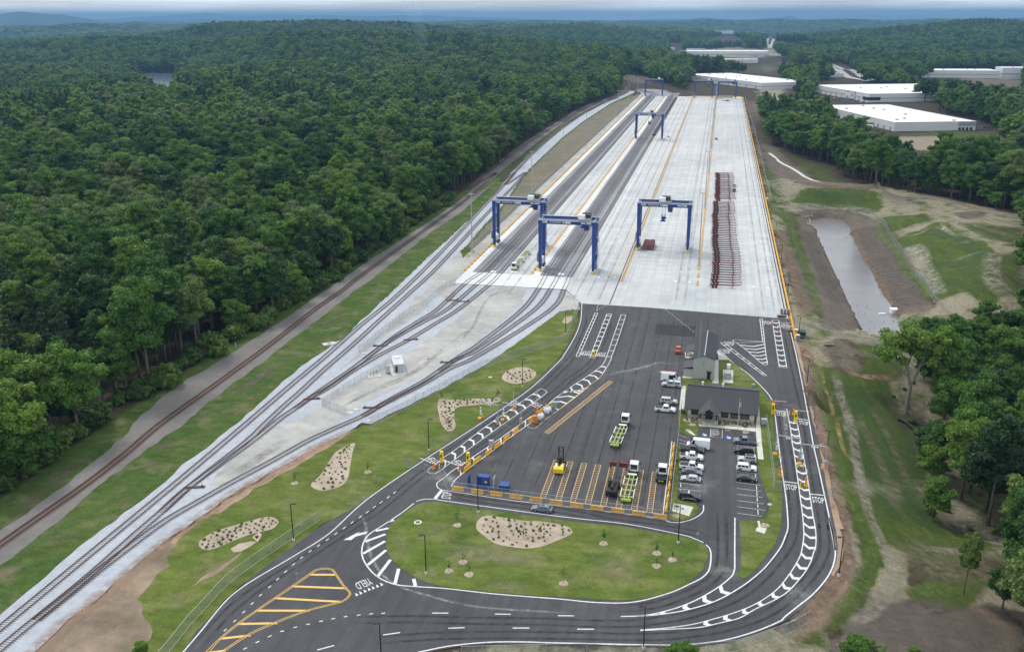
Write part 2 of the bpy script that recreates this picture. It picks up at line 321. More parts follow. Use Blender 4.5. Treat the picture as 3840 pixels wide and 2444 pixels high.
def terr(x, y):
    x = np.asarray(x, float); y = np.asarray(y, float); sh = x.shape; x = x.ravel(); y = y.ravel()
    r = np.hypot(x, y); ins = pip(x, y, FLAT); d = np.where(ins, 0, pdist(x, y, FLAT)); ang = np.degrees(np.arctan2(x, y))
    right = sm(6, 13, ang) * (1 - sm(2500, 5000, r))
    amp = sm(30, 900, d) * (1 - .72 * right)
    roll = 56 * vn(x, y, 600, 1) + 24 * vn(x, y, 250, 2) + 6 * vn(x, y, 80, 3)
    roll = roll + sm(1500, 4500, r) * 75 * vn(x, y, 1700, 4) + sm(5000, 12000, r) * 150 * vn(x, y, 3600, 5)
    z = -.15 - 2.2 * sm(0, 26, d) + amp * roll - 6 * sm(200, 900, d)
    for P, s_, a_ in HILLS: z = z + a_ * np.exp(-((x - P.x) ** 2 + (y - P.y) ** 2) / s_ ** 2)
    for P in FLATSPOT:
        k = np.exp(-((x - P.x) ** 2 + (y - P.y) ** 2) / (170. ** 2)); z = z * (1 - k) + k * 0.0
    for poly, lz in LAKES:
        near = np.hypot(x - poly[0].x, y - poly[0].y) < 1600
        if near.any():
            dl = np.where(pip(x[near], y[near], poly), 0, pdist(x[near], y[near], poly)); k = 1 - sm(0, 260, dl)
            z[near] = z[near] * (1 - k) + (lz - 3 * (1 - sm(0, 12, dl)) + 1.0) * k
    m = (r < 1700) & (ang > 2)
    if m.any():
        dc = np.full(m.sum(), 1e9); zz = np.zeros(m.sum()); xm, ym = x[m], y[m]
        for i in range(len(CT)):
            q = np.hypot(xm - CT[i, 0], ym - CT[i, 1]); dc = np.minimum(dc, q); zz += RBW[i] * q
        w = (1 - sm(35, 130, dc)); w = np.where(ins[m], 0, w); z[m] = z[m] * (1 - w) + zz * w
    if PONDW:
        ip = pip(x, y, PONDW); z = np.where(ip, np.minimum(z, -8.3), z)
    z = z + np.where(ins, 0, .5 * sm(3, 25, d) * vn(x, y, 14, 7) * (1 - sm(1500, 3000, r)))
    z = z - np.maximum(r - 1500, 0) ** 2 / (2 * 7.2e6)
    return z.reshape(sh)
def tz(p): return float(terr(np.array([p[0]]), np.array([p[1]]))[0])
def GT(z, x, y):
    d = ray(z, x, y); t = -CAMH / d[2] * np.linspace(.45, 1.6, 400)
    zz = CAMH + d[2] * t - terr(d[0] * t, d[1] * t); k = int(np.argmax(zz < 0)) or 399
    a = t[k - 1]; b = t[k]; f = zz[k - 1] / (zz[k - 1] - zz[k] + 1e-9); q = a + (b - a) * f
    return Vector((d[0] * q, d[1] * q, CAMH + d[2] * q))
def tpath(s):
    o = []
    for seg in s.split('|'):
        t = seg.split(); z = t[0]
        for q in t[1:]:
            a, b = q.split(','); o.append(GT(z, float(a), float(b)))
    return o
ang = np.concatenate([np.arange(-110, -33, 3.), np.arange(-33, 33.01, .27), np.arange(36, 112, 3.)]) * math.pi / 180
rr = [0, 40, 80]
while rr[-1] < 38500: rr.append(rr[-1] + max(2.1, rr[-1] * .0105) if rr[-1] > 650 or rr[-1] < 120 else rr[-1] + 2.1)
rr = np.array(rr); nA, nR = len(ang), len(rr)
gx = (rr[:, None] * np.sin(ang)[None, :]).ravel(); gy = (rr[:, None] * np.cos(ang)[None, :]).ravel()
gz = terr(gx, gy)
ii = np.arange(nR - 1)[:, None] * nA + np.arange(nA - 1)[None, :]
faces = np.stack([ii, ii + nA, ii + nA + 1, ii + 1], -1).reshape(-1, 4)
gm = bpy.data.meshes.new('ground'); gm.vertices.add(nA * nR); gm.vertices.foreach_set('co', np.stack([gx, gy, gz], -1).ravel())
gm.loops.add(len(faces) * 4); gm.loops.foreach_set('vertex_index', faces.ravel().astype(np.int32))
gm.polygons.add(len(faces)); gm.polygons.foreach_set('loop_start', np.arange(0, len(faces) * 4, 4, dtype=np.int32)); gm.polygons.foreach_set('loop_total', np.full(len(faces), 4, np.int32))
gm.update(calc_edges=True); gm.polygons.foreach_set('use_smooth', [True] * len(faces))
# land cover: r = grass, g = brown bare slope, b = pale straw, a = closed far canopy
cov = np.zeros((nA * nR, 4), np.float32)
gr = np.hypot(gx, gy); cov[:, 3] = sm(8500, 9800, gr)
px, py = PXn(np.stack([gx, gy, gz], -1))
def cover(ch, val, s, soft=0):
    m = pip(px, py, npath(s)) & (gy > 100); cov[m, :3] *= .25; cov[m, ch] = val
OPEN_RIGHT = 'T 425,690 590,740 560,800 550,930 620,1020 750,1080 900,1130 1050,1180 1190,1290 1380,1310 1900,1410 2408,1520 | Y 3880,800 3880,2900 2000,2900 | M 980,1520 | N 1000,1490 | O 0,1215 440,790 545,500 480,100 | G 2060,400 2000,0 | D 1880,1000 1800,700 1720,200 | B 1990,1533 1640,0 | T 520,1100'
cover(2, .6, OPEN_RIGHT); _m = pip(px, py, npath(OPEN_RIGHT)) & (gy > 100); cov[_m, 0] = .34
cover(1, .8, 'T 430,690 590,740 560,800 550,930 620,1020 750,1080 900,1130 1050,1180 1190,1290 960,1290 800,1265 620,1250 560,1100 500,900')
cover(0, .45, 'T 660,1050 900,1130 1050,1180 1190,1290 960,1290 700,1100'); cover(0, .9, 'T 555,1140 650,1240 640,1260 580,1260')
cover(1, .9, 'P 400,450 700,440 1000,500 1300,700 1500,1100 1640,1340 1300,1400 1000,1533 600,1533 450,1200 360,800 320,600')
cover(0, .8, 'P 235,460 330,470 420,800 560,1300 600,1430 540,1430 430,1100 330,800'); cover(1, 1, 'P 190,620 280,650 420,1050 520,1380 420,1380 300,1100')
cover(0, 1, 'P 460,260 900,275 1050,310 1110,450 900,440 500,400 330,390'); cover(0, .95, 'P 1130,515 1480,492 1840,700 2000,720 2110,850 2120,1290 1900,1180 1640,1240 1500,1000 1430,800 1280,720')
cover(2, 1, 'P 1230,620 1560,560 1600,590 1330,700'); cover(2, 1, 'P 1360,770 1500,800 1520,1000 1640,1230 1540,1140 1420,950'); cover(2, 1, 'P 1640,1280 1900,1190 2000,1300 1850,1390 1720,1400'); cover(2, 1, 'P 1110,260 1260,300 1360,430 1240,470')
cover(1, .9, 'P 310,190 480,190 1090,235 1110,270 700,262 430,235'); cover(1, .6, 'P 1750,480 2080,450 2100,500 1900,560'); cover(0, .5, 'P 1800,560 2407,620 2407,760 2100,720'); cover(0, .5, 'P 2130,860 2407,830 2407,1250 2150,1180')
cover(0, .95, 'P 1050,570 1130,620 1500,1150 1600,1300 1540,1290 1150,760'); cover(0, .9, 'P 110,40 160,200 190,330 150,500 130,480')
cover(0, .75, 'Q 700,370 900,330 1160,390 1300,560 1310,640 950,650 720,600'); cover(1, .6, 'Q 560,400 700,260 900,330 1000,620 760,600'); cover(0, .95, 'Q 530,500 640,560 700,560 760,900 900,1533 660,1533 700,1200 600,800')
cover(0, 1, 'Q 720,580 950,650 1200,700 1200,880 1250,1010 1330,1080 1480,1400 1500,1533 960,1533 800,1000'); cover(2, 1, 'Q 660,600 720,620 830,1000 930,1533 860,1533 800,1200 690,800'); cover(2, .6, 'Q 480,400 560,480 600,800 640,1100 560,1000 500,700')
cover(1, .9, 'Q 340,350 480,400 520,720 600,1100 690,1533 590,1533 440,700 370,420')
cover(0, .9, 'O 620,0 900,0 960,300 1000,420 960,700 800,1000 560,1300 300,1420 60,1440 400,1300 700,1000 860,700 780,400'); cover(0, 1, 'O 900,0 1370,80 1560,290 2000,420 2100,520 1300,520 1000,420'); cover(0, .45, 'O 1100,560 2300,600 2300,860 1200,900'); cover(0, 1, 'O 1200,950 1550,870 2000,870 1810,1080 1480,1100 1300,1020')
cover(1, .95, 'O 460,0 560,0 640,300 680,700 560,900 360,1100 100,1300 0,1330 0,1210 440,790 545,500 500,200'); cover(1, 1, 'O 960,1060 1400,1020 1480,1180 1700,1100 2100,1050 2407,1250 2407,1533 300,1533 700,1250'); cover(2, .9, 'O 1000,450 1200,560 1200,880 1080,1040 960,1040 700,1260 860,960 980,700')
cover(0, .55, 'T 1400,960 1750,925 2080,920 2370,960 2350,990 2000,1010'); cover(2, .9, 'T 1500,970 1900,960 1930,1075 1640,1050'); cover(1, .8, 'T 1880,580 2060,515 2408,540 2408,650 2100,600'); cover(0, .6, 'T 420,500 550,440 600,460 540,520'); cover(1, .6, 'T 550,440 690,480 600,530 540,520'); cover(2, .8, 'T 540,640 680,610 720,720 560,720'); cover(1, .7, 'S 1975,520 2165,545 2170,600 1990,580')
cover(2, .8, 'T 0,345 600,340 780,390 480,410 0,390'); cover(1, .8, 'T 650,288 950,293 940,306 680,312'); cover(0, .7, 'T 620,440 830,440 820,462 650,465')
cover(0, .9, 'H -300,1700 110,1540 860,985 1430,640 2050,190 2400,50 2407,400 1000,1533')
cg = cov.reshape(nR, nA, 4)
for _ in range(3):
    c2 = cg.copy(); c2[1:-1] = (cg[:-2] + cg[1:-1] * 2 + cg[2:]) / 4; cg = c2.copy(); cg[:, 1:-1] = (c2[:, :-2] + c2[:, 1:-1] * 2 + c2[:, 2:]) / 4
cov = cg.reshape(-1, 4)
ca = gm.color_attributes.new('cover', 'FLOAT_COLOR', 'POINT'); ca.data.foreach_set('color', cov.ravel())
m, t, b = newmat('land'); p = wpos(t); at = t.nodes.new('ShaderNodeVertexColor'); at.layer_name = 'cover'
se = t.nodes.new('ShaderNodeSeparateColor'); t.links.new(at.outputs[0], se.inputs[0])
fb = noise(t, p, .11, 8, .68); ff = noise(t, p, .8, 6, .68); f3 = noise(t, p, 3, 4, .7); fl = noise(t, p, .012, 6, .6)
fs = noise(t, mapv(t, p, (.35, .06, .5), (0, 0, 1.1)), 1.0, 6, .65)
floor = ramp(t, ff, [(.3, (.03, .024, .015)), (.7, (.085, .066, .042))])
def msk(chan, lo, hi, k=1.0):
    q = math_(t, 'ADD', chan, math_(t, 'MULTIPLY', math_(t, 'SUBTRACT', fb, .5), 1.5 * k)); return ramp(t, q, [(lo, g3(0)), (hi, g3(1))])
straw = ramp(t, ff, [(.3, (.17, .15, .10)), (.7, (.31, .275, .20))]); fz = math_(t, 'ADD', math_(t, 'MULTIPLY', fs, .5), math_(t, 'MULTIPLY', ff, .5)); brown = ramp(t, fz, [(.3, (.075, .062, .05)), (.5, (.125, .104, .085)), (.72, (.215, .16, .118))])
green = ramp(t, fz, [(.25, (.026, .052, .009)), (.5, (.058, .085, .018)), (.62, (.10, .115, .03)), (.8, (.19, .175, .08))])
c = mixc(t, msk(se.outputs[2], .2, .42), floor, straw); c = mixc(t, msk(se.outputs[1], .32, .58), c, brown); c = mixc(t, msk(se.outputs[0], .3, .55), c, green)
c = mixc(t, .85, c, ramp(t, f3, [(.25, g3(.5)), (.75, g3(1.5))]), 'MULTIPLY')
fk = noise(t, p, .5, 8, .72); c = mixc(t, math_(t, 'MULTIPLY', ramp(t, fk, [(.6, g3(0)), (.74, g3(.55))]), se.outputs[2]), c, (.42, .37, .28))
canopy = ramp(t, fl, [(.3, (.02, .045, .018)), (.7, (.038, .075, .028))]); c = mixc(t, at.outputs['Alpha'], c, canopy)
t.links.new(c, b.inputs['Base Color']); b.inputs['Roughness'].default_value = .95; b.inputs['Specular IOR Level'].default_value = .1
bump(t, b, f3, .6, .15); gm.materials.append(m)
ground = tag(put('ground', gm), kind='structure')
# far mountain ridges
def ridge(name, dist, az0, az1, base, prof, mat):
    mb = MB(); n = 90; rows = []
    for k, (dd, hh) in enumerate(((-1500, 0), (-500, .6), (0, 1), (900, .5), (2500, 0))):
        row = []
        for i in range(n + 1):
            s = i / n; a = R(az0 + (az1 - az0) * s); h = np.interp(s, [q[0] for q in prof], [q[1] for q in prof]) + 30 * float(vn(np.array([s * 9000.]), np.array([k * 400.]), 500, 9)[0])
            row.append(((dist + dd) * math.sin(a), (dist + dd) * math.cos(a), base - 150 + (150 + max(h, -120)) * hh))
        rows.append(row)
    for r_ in rows: mb.v += r_
    for k in range(4):
        for i in range(n): q = k * (n + 1) + i; mb.f.append((q, q + 1, q + n + 2, q + n + 1)); mb.mi.append(0)
    return tag(mb.obj(name, mat, smooth=True, fix=False), kind='structure')
RIDGE = surf_mat('ridge_forest', (.025, .05, .02), (.045, .08, .032), big=.002, mid=.01, fine=.05, rough=.95)
ridge('hills', 14500, -34, -19, -15, [(0, 230), (.12, 190), (.3, 150), (.42, 150), (.5, 195), (.62, 165), (.75, 90), (.9, 20), (1, 0)], RIDGE)
ridge('hills', 26000, -22, 2, -40, [(0, 20), (.15, 60), (.25, 130), (.33, 215), (.42, 190), (.55, 170), (.7, 185), (.82, 120), (.92, 110), (1, 20)], RIDGE)
ridge('hills', 33000, -24, -9, -60, [(0, 80), (.25, 200), (.45, 290), (.6, 230), (.8, 170), (1, 60)], RIDGE)
ridge('hills', 17000, 3, 15, -20, [(0, 0), (.3, 10), (.5, 45), (.68, 95), (.78, 70), (.9, 20), (1, 0)], RIDGE)
ridge('hills', 24000, 13.2, 18.5, -40, [(0, 0), (.3, 30), (.5, 140), (.62, 50), (1, 0)], RIDGE)

# ------------------------------------------------------------------ water
def water_mat(name, col, rough, bs):
    m, t, b = newmat(name); p = wpos(t); f = noise(t, p, 1.1, 5, .6); f2 = noise(t, p, .08, 6, .6)
    t.links.new(ramp(t, f2, [(.35, col), (.7, tuple(c * 1.25 for c in col))]), b.inputs['Base Color']); b.inputs['Roughness'].default_value = rough; b.inputs['IOR'].default_value = 1.33; b.inputs['Specular IOR Level'].default_value = .9
    bump(t, b, f, bs, .04); return m
for k, (poly, lz) in enumerate(LAKES):
    mb = MB(); mb.quad(*[(q.x, q.y, lz - .6 - np.hypot(q.x, q.y) ** 2 * 0 ) for q in poly]); tag(mb.obj('lake', water_mat('lake_water', (.10, .13, .16), .12, .15)), kind='structure')
PONDPTS = path('P 470,545 560,520 760,540 830,600 870,700 960,880 1060,1060 1160,1230 1250,1390 1330,1480 1330,1560 1000,1600 930,1500 860,1370 760,1150 690,1000 620,850 560,720', -7.2)
mb = MB(); mb.quad(*PONDPTS); pond = tag(mb.obj('pond', water_mat('pond_water', (.15, .142, .145), .2, .4)), kind='structure')

# ------------------------------------------------------------------ trees
def foliage(name, stops, sat=1.0):
    m, t, b = newmat(name); oi = t.nodes.new('ShaderNodeObjectInfo'); p = wpos(t)
    f = noise(t, p, .007, 4, .6); f2 = noise(t, p, .45, 5, .65)
    v = math_(t, 'ADD', math_(t, 'MULTIPLY', oi.outputs['Random'], .85), math_(t, 'MULTIPLY', math_(t, 'SUBTRACT', f, .42), 1.1))
    c = ramp(t, v, stops); c = mixc(t, .7, c, ramp(t, f2, [(.25, g3(.62)), (.75, g3(1.4))]), 'MULTIPLY')
    t.links.new(c, b.inputs['Base Color']); b.inputs['Roughness'].default_value = .55; b.inputs['Specular IOR Level'].default_value = .25
    tr = t.nodes.new('ShaderNodeBsdfTranslucent'); t.links.new(c, tr.inputs[0]); mx_ = t.nodes.new('ShaderNodeMixShader'); mx_.inputs[0].default_value = .28
    t.links.new(b.outputs[0], mx_.inputs[1]); t.links.new(tr.outputs[0], mx_.inputs[2]); t.links.new(mx_.outputs[0], t.nodes['Material Output'].inputs[0]); return m
LEAF = foliage('broadleaf', [(.03, (.023, .060, .018)), (.28, (.043, .110, .018)), (.52, (.078, .168, .019)), (.8, (.140, .238, .028)), (.97, (.14, .185, .07))])
PINE = foliage('pine_needles', [(.1, (.026, .058, .022)), (.5, (.038, .082, .026)), (.9, (.058, .10, .034))])
BARK = M('bark', (.13, .11, .09), .9, var=.35, scale=1.5)
BUSHM = foliage('bush_leaves', [(.1, (.04, .09, .015)), (.5, (.07, .14, .02)), (.9, (.11, .17, .03))])
def leaves(mb, lobes, n, size, rs, up=.35, flat=.8):
    tot = sum(l[1] ** 2 for l in lobes)
    for c, r_, in lobes:
        k = max(3, int(n * r_ ** 2 / tot))
        for _ in range(k):
            d = rs.normal(size=3); d /= np.linalg.norm(d) + 1e-9
            if d[2] < -.35: d[2] *= -.6
            pos = np.array(c) + d * r_ * rs.uniform(.82, 1.12) * np.array((1, 1, flat))
            nn = d * .55 + rs.normal(size=3) * .6 + np.array((0, 0, up)); nn /= np.linalg.norm(nn)
            a = np.cross(nn, rs.normal(size=3)); a /= np.linalg.norm(a) + 1e-9; b_ = np.cross(nn, a); s = size * rs.uniform(.6, 1.35)
            a = a * s; b_ = b_ * s * rs.uniform(.55, .95)
            mb.add([pos - a - b_ * .4, pos + b_, pos + a - b_ * .3, pos - b_], [(0, 3, 2, 1)])
def make_tree(seed, h, r, kind='broad', n=2600, size=.5, low=.3):
    rs = np.random.default_rng(seed); crown = MB(); trunk = MB(); lobes = []
    if kind == 'broad':
        cz = h * (low + 1) / 2; hz = h * (1 - low) / 2
        for _ in range(52):
            d = rs.normal(size=3); d /= np.linalg.norm(d); q = rs.uniform(.45, .82) ** .7
            if d[2] < -.5: d[2] *= .5
            w = 1.0 if d[2] > 0 else .95
            lobes.append(((d[0] * r * q * w, d[1] * r * q * w, cz + d[2] * hz * q), r * rs.uniform(.14, .32)))
        lobes.append(((0, 0, cz), r * .55)); lobes.append(((0, 0, cz + hz * .5), r * .42))
    else:
        for k in range(15):
            s = k / 14; z = h * (.42 + .56 * s); q = r * (1 - s * .75); a = rs.uniform(0, 6.28)
            lobes.append(((math.cos(a) * q * .5, math.sin(a) * q * .5, z), max(.7, q * rs.uniform(.38, .55))))
    leaves(crown, lobes, n, size, rs)
    for c, l in lobes: crown.sphere(c, l * .76, 6, 4, .85)
    trunk.cyl((0, 0, -1.5), (0, 0, h * .55), r * .055 + .06, r * .035, 7); trunk.cyl((0, 0, h * .55), (0, 0, h * .88), r * .035, .04, 6)
    for c, l in lobes[:7]:
        z0 = h * rs.uniform(max(.22, low * .9), .55); trunk.cyl((0, 0, z0), (c[0] * .9, c[1] * .9, max(c[2], z0 + .5)), r * .022, .04, 5)
    return crown, trunk
VAR = []
specs = [(24, 7.8, 'broad', .14), (28, 7.2, 'broad', .2), (20, 8.2, 'broad', .1), (26, 6.0, 'broad', .18), (15, 6.0, 'broad', .05), (22, 7.4, 'broad', .1), (26, 3.6, 'pine', 0), (23, 3.2, 'pine', 0)]
for k, (h, r_, kd, low) in enumerate(specs):
    cb, tb = make_tree(100 + k, h, r_, kd, 7600 if kd == 'broad' else 3000, .34 if kd == 'broad' else .28, low)
    lf = PINE if kd == 'pine' else LEAF
    cm = cb.mesh('crown', True, False); cm.materials.append(lf); tm = tb.mesh('trunk', True, False); tm.materials.append(BARK)
    VAR.append((cm, tm, h, r_, kd))
src = bpy.data.collections.new('forest_source'); src2 = bpy.data.collections.new('forest_source_far'); src3 = bpy.data.collections.new('forest_source_canopy')
def joined(name, mbs, mats, coll):
    q = MB()
    for i, mb in enumerate(mbs): q.cur = i; q.add(mb.v, mb.f)
    me = q.mesh(name, True, False)
    for x in mats: me.materials.append(x)
    o = bpy.data.objects.new(name, me); coll.objects.link(o); return o
for k, (h, r_, kd, low) in enumerate(specs):
    cb, tb = make_tree(100 + k, h, r_, kd, 7600 if kd == 'broad' else 3000, .34 if kd == 'broad' else .28, low); joined('forest_%02d' % k, (cb, tb), (PINE if kd == 'pine' else LEAF, BARK), src)
for k, (h, r_, kd, low) in enumerate(specs):
    cb, tb = make_tree(100 + k, h, r_ * 1.06, kd, 900, .74, low); joined('farforest_%02d' % k, (cb, tb), (PINE if kd == 'pine' else LEAF, BARK), src2)
for k in range(5):
    rs = np.random.default_rng(500 + k); mb = MB(); lobes = [((rs.uniform(-17, 17), rs.uniform(-17, 17), rs.uniform(10, 17)), rs.uniform(4.5, 7.5)) for _ in range(18)]
    leaves(mb, lobes, 500, 1.7, rs); [mb.sphere(c, l * .9, 6, 4) for c, l in lobes]; joined('canopy_%02d' % k, (mb,), (LEAF if k < 4 else PINE,), src3)
OPEN = [npath('X -300,1500 0,1162 | H 110,1530 420,1290 640,1150 860,985 960,885 1100,760 1230,695 1430,640 1500,535 1640,440 1790,400 1960,310 2050,190 2250,140 2407,60 | J 290,290 380,200 520,120 680,40 | A 0,480 130,420 300,290 420,200 520,110 640,60 | S 640,1500 760,1380 900,1290 1000,1260 1110,1170 1280,1020 1400,930 1540,850 1690,760 1830,715 1900,690 1960,660 1990,620 1985,560 1975,525 2060,525 2160,540 2170,560 2300,600 2408,640 | T 0,650 230,560 250,560 430,650 450,690 590,740 560,800 550,930 620,1020 750,1080 900,1130 1050,1180 1190,1290 1380,1310 1600,1360 1900,1410 2200,1480 2408,1515 | P 2407,500 2407,1280 2200,1270 2100,1290 1980,1340 1900,1370 1700,1380 1500,1340 1300,1340 1250,1380 1180,1470 1160,1533 | Q 1150,330 1110,390 1180,440 1260,480 1300,560 1310,640 1220,760 1200,880 1250,1010 1330,1080 1530,1240 1500,1400 1500,1533 | O 1370,80 1400,200 1560,290 1850,350 2030,370 2280,430 2200,560 2200,860 2150,900 2200,1080 2407,1150 | Y 3900,2301 3900,2900 -500,2900')]
for s in ('T 20,525 250,512 675,563 880,650 800,680 700,705 545,640 385,605 20,565', 'T 915,590 1330,588 1790,655 1810,705 1700,690 1440,690 1400,755 1200,745 1030,695 915,650', 'T 1050,765 1220,760 1740,780 2070,855 2200,905 2370,960 2350,988 2080,1005 1900,955 1750,980 1930,1075 1640,1050 1500,980 1330,930 1270,910 1230,830 1100,800', 'T 0,345 30,350 500,345 780,390 740,407 530,410 470,448 300,428 280,405 20,390', 'T 100,262 360,252 445,290 300,296', 'T 420,500 550,440 690,480 600,530 440,520', 'T 595,245 655,262 655,300 625,337 575,322', 'T 990,408 1060,425 1140,455 1260,520 1355,572 1200,575 1060,505 1050,440', 'T 1600,520 1640,512 2240,490 2408,490 2408,640 2150,605 1900,572 1700,555', 'T 650,288 950,293 940,307 680,312', 'T 620,440 830,440 820,462 650,465', 'T 960,512 1080,520 1060,545 980,540', 'R 945,522 1245,515 1225,585 1190,603 1090,605 1040,560', 'R -100,775 38,785 20,880 -100,890', 'R 2130,685 2265,680 2250,745 2180,745', 'S 478,722 550,722 545,757 485,757', 'S 1050,520 1085,565 1165,630 1100,640 1060,565', 'S 1900,492 1960,452 2050,388 2137,325 2115,355 2060,402 1967,468 1922,498', 'S 940,640 1060,630 1060,665 960,680', 'S 2310,300 2408,300 2408,385 2320,385', 'Q 1220,760 1310,640 1480,640 1640,700 1560,880 1500,960 1480,1000 1250,1010'): OPEN.append(npath(s))
def candidates(r0, r1, sp, a0, a1):
    n = int(r1 / sp) + 2; xs = np.arange(-n, n) * sp; ys = np.arange(int(r0 * .8 / sp), n) * sp
    X, Y = np.meshgrid(xs, ys); X = X.ravel() + rng.uniform(-.48, .48, X.size) * sp; Y = Y.ravel() + rng.uniform(-.48, .48, Y.size) * sp
    r = np.hypot(X, Y); a = np.degrees(np.arctan2(X, Y)); m_ = (r >= r0) & (r < r1) & (a > a0) & (a < a1)
    return X[m_], Y[m_]
def plant(r0, r1, sp, smin, smax, hh=23, nv=8, crownr=5.0, edge=4.0):
    X, Y = candidates(r0, r1, sp, -39 if r0 < 900 else -34, 45 if r0 < 900 else 35); Z = terr(X, Y); S = rng.uniform(smin, smax, X.size); ok = ~pip(X, Y, FLAT); Ht = S * hh
    for f, o in ((0, 0), (.5, 0), (.97, 0), (.7, -1), (.7, 1)):
        r = np.hypot(X, Y); ox = o * crownr * .7 * Y / r; oy = -o * crownr * .7 * X / r
        a, b_ = PXn(np.stack([X + ox, Y + oy, Z + Ht * f], -1))
        for poly in OPEN: ok &= ~pip(a, b_, poly)
    for poly, lz in LAKES: ok &= ~pip(X, Y, poly)
    ok &= rng.random(X.size) > .03
    pin = vn(X, Y, 160, 21) + rng.normal(0, .13, X.size); right = sm(8, 16, np.degrees(np.arctan2(X, Y)))
    V = rng.integers(0, 6, X.size); V = np.where(pin > .40 - .16 * right, rng.integers(6, 8, X.size), V)
    return X[ok], Y[ok], Z[ok], S[ok], (V[ok] if nv == 8 else rng.integers(0, nv, ok.sum()))
def stuff(name, label, X, Y, Z, S, V, coll):
    me = bpy.data.meshes.new(name); me.vertices.add(len(X)); me.vertices.foreach_set('co', np.stack([X, Y, Z], -1).ravel())
    a = me.attributes.new('vi', 'INT', 'POINT'); a.data.foreach_set('value', V.astype(np.int32))
    a = me.attributes.new('sc', 'FLOAT_VECTOR', 'POINT'); a.data.foreach_set('vector', np.stack([S * rng.uniform(.88, 1.15, len(S)), S * rng.uniform(.88, 1.15, len(S)), S], -1).ravel())
    a = me.attributes.new('ro', 'FLOAT_VECTOR', 'POINT'); a.data.foreach_set('vector', np.stack([rng.uniform(-.05, .05, len(S)), rng.uniform(-.05, .05, len(S)), rng.uniform(0, 6.28, len(S))], -1).ravel())
    o = put(name, me); ng = bpy.data.node_groups.new(name, 'GeometryNodeTree')
    ng.interface.new_socket('Geometry', in_out='INPUT', socket_type='NodeSocketGeometry'); ng.interface.new_socket('Geometry', in_out='OUTPUT', socket_type='NodeSocketGeometry')
    gi = ng.nodes.new('NodeGroupInput'); go = ng.nodes.new('NodeGroupOutput'); ci = ng.nodes.new('GeometryNodeCollectionInfo'); ip = ng.nodes.new('GeometryNodeInstanceOnPoints')
    ci.inputs['Collection'].default_value = coll; ci.inputs['Separate Children'].default_value = True; ci.inputs['Reset Children'].default_value = True; ip.inputs['Pick Instance'].default_value = True
    def na(n_, ty):
        q = ng.nodes.new('GeometryNodeInputNamedAttribute'); q.data_type = ty; q.inputs['Name'].default_value = n_; return q.outputs['Attribute']
    l = ng.links.new; l(gi.outputs[0], ip.inputs['Points']); l(ci.outputs[0], ip.inputs['Instance']); l(na('vi', 'INT'), ip.inputs['Instance Index']); l(na('ro', 'FLOAT_VECTOR'), ip.inputs['Rotation']); l(na('sc', 'FLOAT_VECTOR'), ip.inputs['Scale']); l(ip.outputs[0], go.inputs[0])
    md = o.modifiers.new('scatter', 'NODES'); md.node_group = ng
    return tag(o, label, 'forest', kind='stuff')
nx, ny, nz, ns, nv_ = plant(150, 820, 8.8, .66, 1.34)
dist = np.sqrt(nx ** 2 + ny ** 2 + (CAMH - nz - 14) ** 2); ppx, ppy = PXn(np.stack([nx, ny, nz + 15 * ns], -1))
vis = (ppx > -60) & (ppx < 3900) & (ppy > 0) & (ppy < 2500)
order = np.argsort(np.where(vis, dist / ns, 1e9)); pick = order[:296]; rest = np.setdiff1d(np.arange(len(nx)), pick)
for k in pick:
    cm, tm, h, r_, kd = VAR[nv_[k]]; left = nx[k] < 0
    if kd == 'pine': nm, lab = 'pine_tree', 'dark slender pine rising in the %s'
    else: nm, lab = 'forest_tree', 'tall leafy green tree in the %s'
    shape = ('wide round', 'tall full', 'broad low', 'narrow upright', 'short bushy', 'rounded', 'tall thin', 'thin short')[nv_[k]]
    if left: where = 'in the left forest ' + ('at the lower left corner' if ny[k] < 215 else 'beside the near main line' if ny[k] < 265 else 'across from the clay bank' if ny[k] < 320 else 'across from the shed' if ny[k] < 380 else 'across from the lead tracks' if ny[k] < 460 else 'across from the first crane') + (', front row' if nx[k] > -150 + .14 * (ny[k] - 200) else ', further back')
    else: where = 'in the right woods ' + ('by the lower right corner' if ny[k] < 190 else 'below the forked tree' if ny[k] < 250 else 'behind the forked tree' if ny[k] < 330 else 'right of the pond' if ny[k] < 480 else 'behind the berm')
    lab = shape + (' dark pine ' if kd == 'pine' else ' green tree ') + where
    o = thing(nm, lab, 'tree', (nx[k], ny[k], nz[k]), rng.uniform(0, 6.28), 'trees at the front of the %s woods' % ('left' if left else 'right')); o.scale = (ns[k],) * 3
    put('trunk', tm, o); put('crown', cm, o)
stuff('forest', 'dense green forest of broadleaf trees and pines around the rail yard', nx[rest], ny[rest], nz[rest], ns[rest], nv_[rest], src)
mx1, my1, mz1, ms1, mv1 = plant(820, 2300, 9.4, .65, 1.3)
stuff('forest', 'rolling middle distance forest canopy beyond the rail yard', mx1, my1, mz1, ms1, mv1, src2)
fx1, fy1, fz1, fs1, fv1 = plant(2300, 4600, 12, 1.0, 1.35)
stuff('forest', 'far forest fading towards the horizon', fx1, fy1, fz1, fs1, fv1, src2)
cx1, cy1, cz1, cs1, cv1 = plant(4600, 10500, 33, .85, 1.15, hh=18, nv=5, crownr=18)
stuff('forest', 'hazy woodland on the farthest low hills', cx1, cy1, cz1, cs1, cv1, src3)
print('trees', len(nx), len(mx1), len(fx1), len(cx1))
from mathutils.geometry import delaunay_2d_cdt
NSH = [0]
